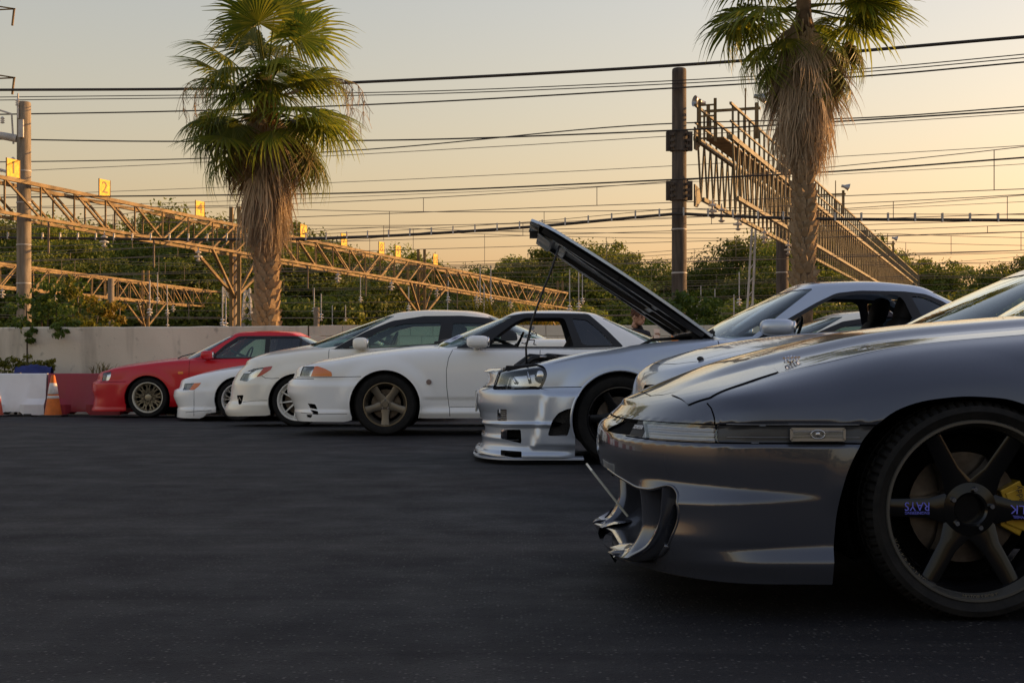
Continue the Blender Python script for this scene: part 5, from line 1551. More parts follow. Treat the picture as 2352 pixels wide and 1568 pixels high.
    pm = {'body': p_grey, 'front_bumper': p_grey, 'front_wing': p_grey, 'bonnet': p_grey, 'headlight_lid': p_grey, 'nose_panel': p_grey, 'side_strip': p_dark, 'door': p_grey,
          'panel_gap': M['gap'], 'marker_lens': M['lens'], 'front_indicator': M['lens'], 'badge_plate': M['seal'], 'dark_recess': M['gap']}
    made = {}
    for k, c in C.items():
        if k in pm: made[k] = pt.make(c, k, pm[k], car)
    for o, ol in (('front_indicator', -0.012), ('marker_lens', -0.002)):
        for q in pt.make(C[o], 'lamp_bowl', m_lamp, car, off=ol): pass
    print('supra pieces', {k: len(c[1]) for k, c in C.items()})
    # ribs and bulb of the indicator
    for sg in (-1, 1):
        fr = MB()
        for i in range(len(mk)):
            a, c = mk[i], mk[(i+1) % 4]
            fr.bar((a[0], sg*(w-0.006), a[1]), (c[0], sg*(w-0.006), c[1]), 0.007, 0.010, up=(0, 1, 0))
        fr.build('marker_frame', M['alu'], car)
        xm, zm = (mk[0][0]+mk[1][0])/2, (mk[0][1]+mk[2][1])/2
        fr = MB(); fr.tube([(xm+0.020*math.cos(t), sg*(w-0.001), zm+0.0125*math.sin(t)) for t in np.linspace(0, 2*PI, 25)], 0.0022, 6, False); fr.ell((xm, sg*(w-0.003), zm), (0.008, 0.004, 0.008)); fr.build('marker_emblem', M['alu'], car, smooth=True)
        fr = MB()
        for k in range(5): fr.bar((mk[0][0]+0.004, sg*(w-0.0025), mk[3][1]+0.005+k*0.0052), (mk[1][0]-0.004, sg*(w-0.0025), mk[3][1]+0.005+k*0.0052), 0.0013, 0.003, up=(0, 1, 0))
        fr.build('marker_ribs', M['alu'], car)
    for zz in (0.5715, 0.5335):
        for sg in (-1, 1):
            q = [pt.at_side(x, zz, 0.0012 if zz > 0.55 else 0.001) for x in np.linspace(0.33, 0.712, 24)]
            mb = MB(); mb.tube([(p.x, sg*p.y, p.z) for p in q], 0.0016, 6); mb.build('strip_moulding', simple('moulding_grey', (0.22, 0.22, 0.23), 0.3, 0.6) if 'moulding_grey' not in bpy.data.materials else bpy.data.materials['moulding_grey'], car, smooth=True)
    # wheel openings: lip, well
    arch_lip(b, arch[1:-1], 0.05, p_grey, car); arch_lip(b, arch2[1:-1], 0.05, p_grey, car)
    wheel_well(cxw, czw, 0.372, w-0.02, car, 0.36); wheel_well(cx2, czw, 0.365, w-0.02, car)
    ms = wheel_meshes('hero', 0.320, 0.2655, 0.235, 'six', M['wheel_black'], simple('rim_lip', (0.16, 0.155, 0.14), 0.22, 0.6), tread=True, seg=96, disc=0.165, caliper=noisy('caliper_gold', (0.40, 0.25, 0.02), (0.5, 0.33, 0.04), 20, 0.4, metal=0.3))
    for x, y in ((cxw, w-0.125), (cx2, w-0.125)):
        for sg in (-1, 1): wh_ = put_wheel(car, ms, x, y, 0.320, sg)
    near = [o for o in car.children if o.name.startswith('wheel') and 'well' not in o.name and o.location.y < 0 and abs(o.location.x-cxw) < 0.01][0]
    blue = simple('sticker_blue', (0.16, 0.17, 0.75), 0.4)
    ink = simple('engraving', (0.16, 0.14, 0.10), 0.5, 0.6)
    def stick(txt, size, r, ang, y, xdir, nm='lettering', sxx=1.0, dz=0.0, mat=blue, slope=0.0):
        """flat print on the wheel face; xdir: reading direction in the face (angle)"""
        me = text_mesh(txt, size, mat, nm, 0.0006, sx=sxx); o = obj(nm, me, near); a = R(ang)
        er = Vector((math.cos(a), -slope, math.sin(a))); x = Vector((math.cos(R(xdir)), 0, math.sin(R(xdir))))
        x.y = -slope*(x.x*math.cos(a)+x.z*math.sin(a)); x.normalize()
        n = Vector((slope*math.cos(a)*-1, -1, slope*math.sin(a)*-1)).normalized(); n = (n-x*n.dot(x)).normalized(); yv = n.cross(x)
        p = Vector((r*math.cos(a), y, r*math.sin(a)))+yv*dz+n*0.0012
        o.matrix_local = Matrix.Translation(p) @ Matrix((x, yv, n)).transposed().to_4x4()
    ys_ = lambda r: ms['yh']-0.010+(ms['yl']+0.044-ms['yh']+0.010)*(r-0.125)/(0.2655-0.020-0.125)
    sl = -((ms['yl']+0.044-ms['yh']+0.010)/(0.2655-0.020-0.125))
    stick('RAYS', 0.036, 0.160, 178.5, ys_(0.160), 179, sxx=0.95, dz=-0.006, slope=sl); stick('ENGINEERING', 0.0125, 0.160, 178.5, ys_(0.160), 179, sxx=0.95, dz=-0.026+0.040, slope=sl)
    stick('VOLK', 0.037, 0.165, -1.5, ys_(0.165), 178, sxx=1.05, dz=-0.004, slope=sl); stick('RACING WHEEL', 0.012, 0.165, -1.5, ys_(0.165), 178, sxx=0.95, dz=0.019, slope=sl)
    stick('GReddy', 0.026, 0.155, 10, ms['yd']-0.0535, 100, mat=M['black'])
    # rim engraving round the barrel
    for k, ch in enumerate('VOLKRACING'): stick(ch, 0.016, 0.2525, 200+k*3.6, ms['yl']+0.010, 200+k*3.6+90, mat=ink)
    for k, ch in enumerate('MOTORSPORT'): stick(ch, 0.015, 0.2505, 262+k*2.4, ms['yl']+0.012, 262+k*2.4+90, mat=ink)
    # badge lettering on the plate between the lamps
    bij = pt.inv([(0.492, (top+bot)/2+0.003)], 'front'); bp, bn = pt.pos(bij, 0.006)[0], pt.bil(pt.N, bij)[0]
    for sg in (-1, 1):
        me = text_mesh('TOYOTA', 0.021, M['white'], 'badge_lettering', 0.0008, sx=0.82)
        o = obj('badge_lettering', me, car); nrm = Vector((bn[0], sg*bn[1], bn[2]))
        z = nrm.normalized(); yv = (Vector((0, 0, 1))-z*z.z).normalized(); xv = yv.cross(z)
        o.matrix_local = Matrix.Translation((bp[0], sg*bp[1], bp[2])) @ Matrix((xv, yv, z)).transposed().to_4x4()
    # --- front mouth: duct shells, fins, lower lip
    def lp(ctrl, nu=14, nv=14):
        """smooth patch through a grid of control points"""
        ctrl = np.array(ctrl, float); a, c, _ = ctrl.shape
        U = np.linspace(0, a-1, nu); V_ = np.linspace(0, c-1, nv); T = np.zeros((nu, c, 3)); Q = np.zeros((nu, nv, 3))
        for j in range(c):
            for k in range(3): T[:, j, k] = pchip(list(zip(range(a), ctrl[:, j, k])))(U)
        for i in range(nu):
            for k in range(3): Q[i, :, k] = pchip(list(zip(range(c), T[i, :, k])))(V_)
        return Q
    mm = dens([m_ for m_ in mouth if m_[0] >= 0], 0.012, False)
    eij = pt.inv(mm, 'front'); e = pt.pos(eij); en = pt.bil(pt.N, eij)
    for sg in (-1, 1):
        mb = MB(); mb.tube([(p[0]+0.003, sg*p[1], p[2]) for p in e[1:-1]], 0.0055, 8, False); mb.build('intake_edge', p_grey, car, smooth=True)
    # rolled edge going in from the opening
    for sg in (-1, 1):
        ev = e.copy(); cc = np.array([0.30, 0.25, 0.27])
        inn = []
        for d_, s_ in ((0.0, 0.0), (0.012, 0.006), (0.05, 0.018), (0.14, 0.03), (0.24, 0.05)):
            t = ev.copy(); t[:, 0] += d_; dirv = (np.array([0, 0.33, 0.26])-ev)*[0, 1, 1]
            dirv /= np.maximum(np.linalg.norm(dirv, axis=1, keepdims=True), 1e-6)
            t += dirv*s_; inn.append(t)
        mb = MB(); mb.grid(np.stack(inn, 1)*[1, sg, 1]); mb.build('intake_duct', p_grey, car, smooth=True, recalc=True)
        # lower lip: spoon shaped tray inside the opening
        Q = lp([[(0.006, 0.43, 0.148), (0.03, 0.43, 0.146), (0.13, 0.44, 0.140), (0.24, 0.45, 0.22)],
                [(0.030, 0.56, 0.150), (0.06, 0.55, 0.140), (0.15, 0.54, 0.140), (0.25, 0.53, 0.24)],
                [(0.085, 0.66, 0.168), (0.11, 0.645, 0.150), (0.18, 0.62, 0.155), (0.27, 0.60, 0.26)],
                [(0.150, 0.722, 0.235), (0.17, 0.705, 0.215), (0.22, 0.68, 0.20), (0.29, 0.64, 0.30)],
                [(0.180, 0.736, 0.330), (0.20, 0.715, 0.330), (0.25, 0.68, 0.33), (0.30, 0.645, 0.36)]], 26, 20)
        mb = MB(); mb.grid(Q*[1, sg, 1]); face(mb, (0, 0, 1)).build('lower_scoop', p_grey, car, smooth=True)
        # curved upright fin between centre opening and corner duct
        Q = lp([[(0.105, 0.475, 0.362), (0.100, 0.515, 0.362), (0.13, 0.56, 0.362), (0.24, 0.58, 0.362), (0.24, 0.46, 0.362), (0.105, 0.475, 0.362)],
                [(0.112, 0.47, 0.32), (0.106, 0.505, 0.32), (0.135, 0.55, 0.32), (0.25, 0.56, 0.32), (0.25, 0.46, 0.32), (0.112, 0.47, 0.32)],
                [(0.115, 0.455, 0.25), (0.110, 0.50, 0.25), (0.14, 0.545, 0.25), (0.25, 0.56, 0.25), (0.25, 0.45, 0.25), (0.115, 0.455, 0.25)],
                [(0.085, 0.435, 0.175), (0.075, 0.50, 0.17), (0.12, 0.56, 0.17), (0.25, 0.60, 0.17), (0.25, 0.42, 0.18), (0.085, 0.435, 0.175)],
                [(0.016, 0.41, 0.138), (0.03, 0.52, 0.135), (0.08, 0.62, 0.14), (0.25, 0.64, 0.14), (0.25, 0.40, 0.14), (0.016, 0.41, 0.138)]], 24, 30)
        mb = MB(); mb.grid(Q*[1, sg, 1]); mb.build('intake_fin', p_grey, car, smooth=True, recalc=True, merge=1e-5)
        # second thin vane inside the corner duct
        Q = lp([[(0.155, 0.655, 0.375), (0.155, 0.668, 0.375), (0.25, 0.66, 0.375), (0.25, 0.645, 0.375)],
                [(0.150, 0.650, 0.29), (0.150, 0.663, 0.29), (0.25, 0.65, 0.29), (0.25, 0.635, 0.29)],
                [(0.115, 0.615, 0.20), (0.115, 0.628, 0.195), (0.24, 0.62, 0.20), (0.24, 0.605, 0.20)],
                [(0.06, 0.555, 0.155), (0.06, 0.570, 0.150), (0.2, 0.57, 0.15), (0.2, 0.55, 0.15)]], 18, 12)
        mb = MB(); mb.grid(Q*[1, sg, 1]); face(mb, (-1, 0, 0.2)).build('duct_vane', p_grey, car, smooth=True)
    # centre lip between the two tips, dark cooler behind
    Q = lp([[(0.03, -0.42, 0.112), (0.010, -0.42, 0.145), (0.09, -0.41, 0.150), (0.22, -0.39, 0.24)],
            [(0.075, -0.15, 0.120), (0.06, -0.15, 0.145), (0.12, -0.15, 0.150), (0.22, -0.15, 0.20)],
            [(0.075, 0.15, 0.120), (0.06, 0.15, 0.145), (0.12, 0.15, 0.150), (0.22, 0.15, 0.20)],
            [(0.03, 0.42, 0.112), (0.010, 0.42, 0.145), (0.09, 0.41, 0.150), (0.22, 0.39, 0.24)]], 20, 14)
    mb = MB(); mb.grid(Q); face(mb, (-0.5, 0, 1)).build('centre_lip', p_grey, car, smooth=True)
    mb = MB(); mb.box((0.30, 0, 0.27), (0.04, 1.35, 0.30)); mb.build('cooler', M['gap'], car)
    low = [tuple(p) for p in e if p[2] < 0.21 and p[1] > 0.44]
    low.sort(key=lambda p: -p[1])
    half = low+[(0.030, 0.455, 0.149), (0.008, 0.428, 0.147)]
    for sg in (-1, 1):
        mb = MB(); mb.tube([(p[0], sg*p[1], p[2]) for p in half], [0.010]*(len(half)-2)+[0.008, 0.003], 10); mb.build('lip_edge', p_grey, car, smooth=True)
    mb = MB(); fy = np.linspace(-0.70, 0.70, 29); fx = [0.46*float(1-(1-(abs(y)/0.845)**2.25)**(1/2.25))+0.055 for y in fy]
    mb.prism(list(zip(fx, fy))+[(0.6, 0.70), (0.6, -0.70)], 0.108, 0.120, 'XY'); mb.build('undertray', M['black'], car, recalc=True)
    # number plate leaning forward on its bracket
    plate_m = noisy('number_plate_white', (0.55, 0.57, 0.52), (0.68, 0.70, 0.64), 30, 0.35, coat=0) if False else simple('number_plate_white', (0.62, 0.64, 0.58), 0.35)
    pc = Vector((0.030, 0.0, 0.312)); ang = math.atan2(0.13, 0.165)
    mb = MB(); Mx = Matrix.Rotation(-ang, 3, 'Y')
    mb.box((0, 0, 0), (0.008, 0.33, 0.200), Mx)
    pl_ = mb.build('number_plate', plate_m, car, loc=pc, bevel=0.003)
    mb = MB(); 
    for y in (-0.1, 0.1): mb.bar((0.01, y, 0.06), (0.09, y, 0.085), 0.015)
    mb.build('plate_bracket', M['black'], car, loc=pc)
    for y, z in ((0.05, 0.40), (0.15, 0.375), (0.24, 0.383)):
        mb = MB(); mb.ell((0.070, y, z-0.012), (0.006, 0.006, 0.006)); mb.build('bracket_bolt', M['alu'], car, smooth=True)
    # small badge stuck on the bonnet (chrome ornament) and washer jets
    zz = float(b.g(0.555, 0.55)); mb = MB()
    for q in range(5): mb.bar((0.50+0.022*q, 0.0, 0.004+0.006*(q % 2)), (0.515+0.022*q, 0.02, 0.030-0.003*abs(q-2)), 0.009)
    mb.bar((0.49, 0.008, 0.020), (0.62, 0.008, 0.024), 0.006); mb.bar((0.50, 0.012, 0.004), (0.61, 0.012, 0.004), 0.008)
    for sx in (0.515, 0.545, 0.575, 0.60): mb.tube([(sx+0.010*math.cos(t), 0.006, 0.012+0.010*math.sin(t)) for t in np.linspace(0, 2*PI, 11)], 0.003, 5, False)
    mb.build('bonnet_ornament', M['chrome'], car, loc=(0.345, -0.505, float(b.g(0.59, 0.505))-0.002), scale=(0.42, 0.6, 0.75))
    # cabin
    cb = Cabin(b, 1.42, 4.05, [(1.4, 0.70), (1.9, 0.765), (3.0, 0.77), (4.0, 0.66)], 2.05, 3.05, [(2.0, 0.53), (2.5, 0.56), (3.1, 0.52)], [(2.0, 1.215), (2.3, 1.245), (2.7, 1.245), (3.1, 1.20)], Df=0.34, Dr=0.5)
    cp = cb.patch
    cp.region('windshield', cb.screen(True, cb.nF-0.5, 1.0, cb.nT-1.5), 'ij', off=-0.004)
    cp.region('rear_window', cb.screen(False, cb.nR-2, 2.0, cb.nT-1.5), 'ij', off=-0.004)
    sw = [(1.93, 0.895), (2.27, 1.13), (2.45, 1.185), (2.72, 1.19), (2.84, 1.16), (2.90, 0.91)]
    qw = [(2.95, 0.915), (2.90, 1.155), (3.02, 1.13), (3.35, 0.98), (3.40, 0.925)]
    cp.region('side_window', rounded(sw, 0.03), off=-0.006); cp.region('quarter_window', rounded(qw, 0.03), off=-0.006)
    fr = lambda poly, k: [((p[0]-np.mean([q[0] for q in poly]))*k[0]+np.mean([q[0] for q in poly]), (p[1]-np.mean([q[1] for q in poly]))*k[1]+np.mean([q[1] for q in poly])) for p in poly]
    cp.region('window_frame', rounded(fr(sw, (1.06, 1.12)), 0.03)); cp.region('window_frame', rounded(fr(qw, (1.12, 1.14)), 0.03))
    C2 = cp.cut()
    for k, c in C2.items():
        cp.make(c, {'body': 'roof'}.get(k, k), {'body': p_grey, 'windshield': M['glass_green'], 'rear_window': M['glass_green'], 'side_window': M['glass'], 'quarter_window': M['glass_dark'], 'window_frame': M['seal'], 'panel_gap': M['gap']}[k], car)
    cabin_inside(car, 1.75, 3.7, 0.66, 0.86, 1.95, 0.93, [(2.35, -0.36), (2.35, 0.36)], (2.22, 0.36, 0.90), 3.2)
    mirror(car, 2.0, 0.80, 0.96, p_grey)
    wiper(car, [(1.52, -0.45, float(b.g(1.52, 0.45))+0.02), (1.66, -0.1, 0.945), (1.72, 0.25, 0.96)])
    mb = MB(); rows = []
    for x in np.linspace(4.12, 4.4, 6):
        rows.append([(x, y, 1.02+0.03*math.sin((x-4.12)/0.28*PI)-0.06*abs(y)**4) for y in np.linspace(-0.78, 0.78, 15)])
    mb.grid(np.array(rows))
    for y in (-0.7, 0.7): mb.box((4.25, y, 0.95), (0.16, 0.03, 0.14))
    mb.build('rear_spoiler', p_grey, car, smooth=R(40))
    under(car, L, w, 0.18)
    finish(car, X0, Yn, w, zg)
    return car, b
CAR1, B1 = coupe_near()
# ---------------------------------------------------------------- the other cars of the row
p_silver = paint('metallic_silver_blue', (0.50, 0.56, 0.65), metal=0.45, rough=0.34, flake=0.05)
p_silver2 = paint('metallic_silver', (0.50, 0.54, 0.60), metal=0.5, rough=0.28, flake=0.05)
p_white = paint('white_paint', (0.91, 0.91, 0.885), rough=0.40, coat=0.8, dirt=0.15)
p_cream = paint('pearl_white_paint', (0.90, 0.86, 0.75), rough=0.40, coat=0.8, dirt=0.15)
p_red = paint('red_paint', (0.55, 0.002, 0.010), rough=0.45, coat=0.45)

def scaled(poly, mx, mz):
    c = np.mean(np.array(poly), 0)
    return [tuple((np.array(p)-c)*[mx, mz]+c) for p in poly]
def grow(poly, d):
    """offset a closed outline outwards by d"""
    P = np.array(poly, float); n = len(P); ar = 0.5*sum(P[i][0]*P[(i+1) % n][1]-P[(i+1) % n][0]*P[i][1] for i in range(n)); sg = 1 if ar > 0 else -1
    out = []
    for i in range(n):
        a, b, c = P[i-1], P[i], P[(i+1) % n]
        e1 = (b-a)/max(np.linalg.norm(b-a), 1e-9); e2 = (c-b)/max(np.linalg.norm(c-b), 1e-9)
        n1 = np.array([e1[1], -e1[0]])*sg; n2 = np.array([e2[1], -e2[0]])*sg
        m = n1+n2; m /= max(np.linalg.norm(m), 1e-9); k = d/max(0.4, m.dot(n1))
        out.append(tuple(b+m*k))
    return out

def make_car(S):
    car = empty('parked_car'); tag(car, S['label'], 'car', 'cars parked side by side')
    A = S['A']; w, L = S['w'], S['L']; pm = S['paint']
    bd = Body(L, w, S['zb'], S['zt'], S['nose'], S.get('tail', [(0.2, 0.12), (0.45, 0.02), (0.6, 0.0), (0.8, 0.02), (0.95, 0.06)]), S['sect'], D=S.get('D', 0.45), n=S.get('n', 2.4), Dr=0.45, nr=2.8,
              wplan=S.get('wplan'), crown=S.get('crown'), feat=S.get('feat'), nF=S.get('nF', 26), nS=S.get('nS', 90), nT=S.get('nT', 44), nW=S.get('nW', 18), nR=12)
    pt = bd.patch; P = pt.P; X, Y, Z = P[..., 0], P[..., 1], P[..., 2]
    sm = np.arange(P.shape[1])[None, :] < bd.nT
    D = np.zeros(X.shape)
    for cx, cz, r in S['wheels']:
        rr = np.hypot(X-cx, Z-cz); D += S.get('flare', 0.018)*sstep(r*1.45, r*1.06, rr)*sstep(cz-0.15, cz+0.05, Z)
    if S.get('disp'): D += S['disp'](X, Y, Z)
    pt.displace(D*sm)
    for cx, cz, r in S['wheels']:
        pt.region('wheel_opening', arch_poly(cx, cz, r, ang0=-20, ang1=200), step=0.015)
    for nm, poly, mode, off in S.get('regions', []): pt.region(nm, poly, mode, off, 0.015)
    for nm, x0, x1, z0 in S.get('doors', []):
        xs_ = np.linspace(x0, x1, 9); top = [(x, float(bd.zt(x))-0.012) for x in xs_]
        pt.region(nm, [(x0, z0), (x1, z0)]+top[::-1], 'side'); pt.line([top[0], (x0, z0), (x1, z0), top[-1]], 0.006)
    if S.get('doorpoly'): pt.region('door', S['doorpoly'], 'side'); pt.line(S['doorpoly'], 0.006)
    if S.get('bonnet'):
        bl_ = S['bonnet']; pt.region('bonnet', bl_+[(bl_[-1][0], -0.3), (bl_[0][0], -0.3)], 'top'); pt.line(bl_, 0.006, 'top')
    for poly, wd, mode in S.get('lines', []): pt.line(poly, wd, mode)
    if S.get('hole'): pt.region('cabin_opening', S['hole'], 'top', step=0.03)
    for nm, p, mode in S.get('seeds', []): pt.seed(nm, p, mode)
    C = pt.cut(0.004)
    mats = dict(body=pm, panel_gap=M['gap']); mats.update(S.get('mats', {}))
    for k, c in C.items():
        if k in ('wheel_opening', 'cabin_opening') or mats.get(k, pm) is None: continue
        pt.make(c, k, mats.get(k, pm), car)
        if k in S.get('bowls', {}): pt.make(c, 'lamp_bowl', S['bowls'][k][0], car, off=S['bowls'][k][1])
    for cx, cz, r in S['wheels']:
        arch_lip(bd, arch_poly(cx, cz, r, ang0=-20, ang1=200)[1:-1], 0.05, pm, car, rim=S.get('rim', 0.0)); wheel_well(cx, cz, r+0.012, w-0.015, car, 0.36)
    ms = S['wheel_mesh']
    for cx, cz, r in S['wheels']:
        for sg in (-1, 1): put_wheel(car, ms, cx, w-S.get('winset', 0.115), S['rt'], sg, S.get('wrot', 0.0))
    if S.get('cabin'):
        cb = Cabin(bd, **S['cabin']); cp = cb.patch
        cp.region('windshield', cb.screen(True, cb.nF-S.get('wsu', 0.7), 0.8, cb.nT-1.3), 'ij', off=-0.004)
        cp.region('rear_window', cb.screen(False, cb.nR-S.get('rwu', 1.6), 1.6, cb.nT-1.6), 'ij', off=-0.004)
        for nm, poly, mt in S['glass']: cp.region(nm, rounded(poly, S.get('gr', 0.03)), off=-0.006, step=0.015)
        for poly in S['frames']: cp.region('window_frame', rounded(poly, 0.035), step=0.015, off=0.001)
        for ln in S.get('cab_lines', []): cp.line(ln, 0.006)
        C2 = cp.cut(0.003)
        gm = {nm: mt for nm, _, mt in S['glass']}
        for k, c in C2.items():
            m_ = {'body': S.get('roof_paint', pm), 'windshield': S.get('ws_mat', M['glass_green']), 'rear_window': M['glass_green'], 'window_frame': M['seal'], 'panel_gap': M['gap']}.get(k) or gm.get(k)
            if m_ is None: continue
            cp.make(c, {'body': 'roof'}.get(k, k), m_, car)
        S['cabin_patch'] = cp
    under(car, L, w, S.get('zu', 0.2))
    finish(car, S['X0'], S['Yn'], w, S['zg'])
    return car, bd

SEC = [(0.045, 0.0), (0.012, 0.10), (0.004, 0.28), (0.0, 0.52), (0.006, 0.74), (0.020, 0.88), (0.048, 0.955), (0.095, 0.985), (0.150, 1.0)]
SECF = [(0.020, 0.0), (0.006, 0.10), (0.0, 0.28), (0.0, 0.52), (0.006, 0.72), (0.024, 0.86), (0.058, 0.945), (0.105, 0.982), (0.165, 1.0)]

# --- silver coupe between the near one and the one with the open bonnet
def mid_car():
    X0, Yn, w, L = 0.66, 7.0, 0.85, 4.5; A = locf(X0, Yn, 0.015)
    S = dict(label='silver coupe mostly hidden behind the foreground car, its nose and windshield showing', A=A, X0=X0, Yn=Yn, zg=0.015, w=w, L=L, paint=p_silver2, D=0.50, n=2.2,
        zb=[(0, 0.16), (1.5, 0.18), (4, 0.22), (L, 0.24)],
        zt=[(0, 0.630), (0.04, 0.665), (0.10, 0.700), (0.25, 0.742), (0.40, 0.775), (0.6, 0.81), (0.9, 0.845), (1.3, 0.87), (1.7, 0.885), (3.5, 0.92), (L, 0.88)],
        nose=[(0.16, 0.08), (0.3, 0.02), (0.5, 0.0), (0.6, 0.012), (0.70, 0.05), (0.8, 0.2)], sect=[(0.3, SECF), (1.6, SEC)],
        crown=[(0, 0), (0.05, 0.020), (0.2, 0.04), (0.6, 0.055), (1.5, 0.055), (3, 0.04), (L, 0.02)],
        wheels=[(0.95, 0.315, 0.345), (3.5, 0.315, 0.345)], rt=0.315,
        regions=[('headlight', rounded([(0.30, 0.625), (0.66, 0.635), (0.66, 0.575), (0.30, 0.560)], 0.015), 'front', -0.012)],
        mats={'headlight': M['glass_dark']}, bowls={'headlight': (simple('dark_bowl', (0.05, 0.06, 0.09), 0.2, 0.7), -0.05)},
        bonnet=[(0.12, -0.02), (0.13, 0.25), (0.19, 0.45), (0.28, 0.60), (0.6, 0.645), (1.2, 0.66), (1.60, 0.67), (1.60, 0.4), (1.56, -0.02)], doors=[('door', 1.66, 2.8, 0.25)],
        hole=[(1.72, -0.3), (1.75, 0.45), (2.0, 0.62), (3.4, 0.60), (3.6, 0.45), (3.6, -0.3)],
        cabin=dict(xb0=1.46, xb1=4.0, wb=[(1.4, 0.72), (1.9, 0.78), (3.2, 0.77), (4, 0.68)], xt0=2.22, xt1=3.15, wt=0.55, zr=[(2.1, 1.245), (2.6, 1.275), (3.2, 1.22)], Df=0.36, Dr=0.4, crown=0.035),
        glass=[('side_window', [(2.10, 0.92), (2.42, 1.16), (2.9, 1.19), (2.98, 0.94)], M['glass'])], frames=[[(2.02, 0.90), (2.40, 1.195), (3.2, 1.20), (3.5, 0.93)]],
        wheel_mesh=wheel_meshes('mid', 0.315, 0.22, 0.215, 'multi', simple('dark_alloy', (0.05, 0.05, 0.055), 0.35, 0.7), M['alu']), ws_mat=M['glass_green'])
    if 'disp' in dir(): S['disp'] = disp
    car, b = make_car(S)
    cabin_inside(car, 1.8, 3.6, 0.68, 0.88, 2.0, 0.95, [(2.45, -0.36), (2.45, 0.36)], (2.28, 0.36, 0.93), 3.2)
    wiper(car, [(1.56, -0.42, float(b.g(1.56, 0.42))+0.012), (1.62, -0.15, float(b.g(1.6, .15))+0.03), (1.78, 0.28, 1.00)]); wiper(car, [(1.52, 0.15, float(b.g(1.52, 0.15))+0.012), (1.60, 0.4, float(b.g(1.6, .4))+0.03), (1.80, 0.62, 0.98)])
    for y in (-0.28, 0.28):
        mb = MB(); mb.ell((1.35, y, float(b.g(1.35, abs(y)))), (0.022, 0.014, 0.014)); mb.build('washer_jet', M['black'], car, smooth=True)
    mb = MB(); mb.ell((0.30, -0.60, float(b.g(0.30, 0.60))+0.008), (0.018, 0.012, 0.012)); mb.build('bonnet_stop', M['black'], car, smooth=True)
    mirror(car, 2.1, 0.80, 0.99, p_silver2)
mid_car()

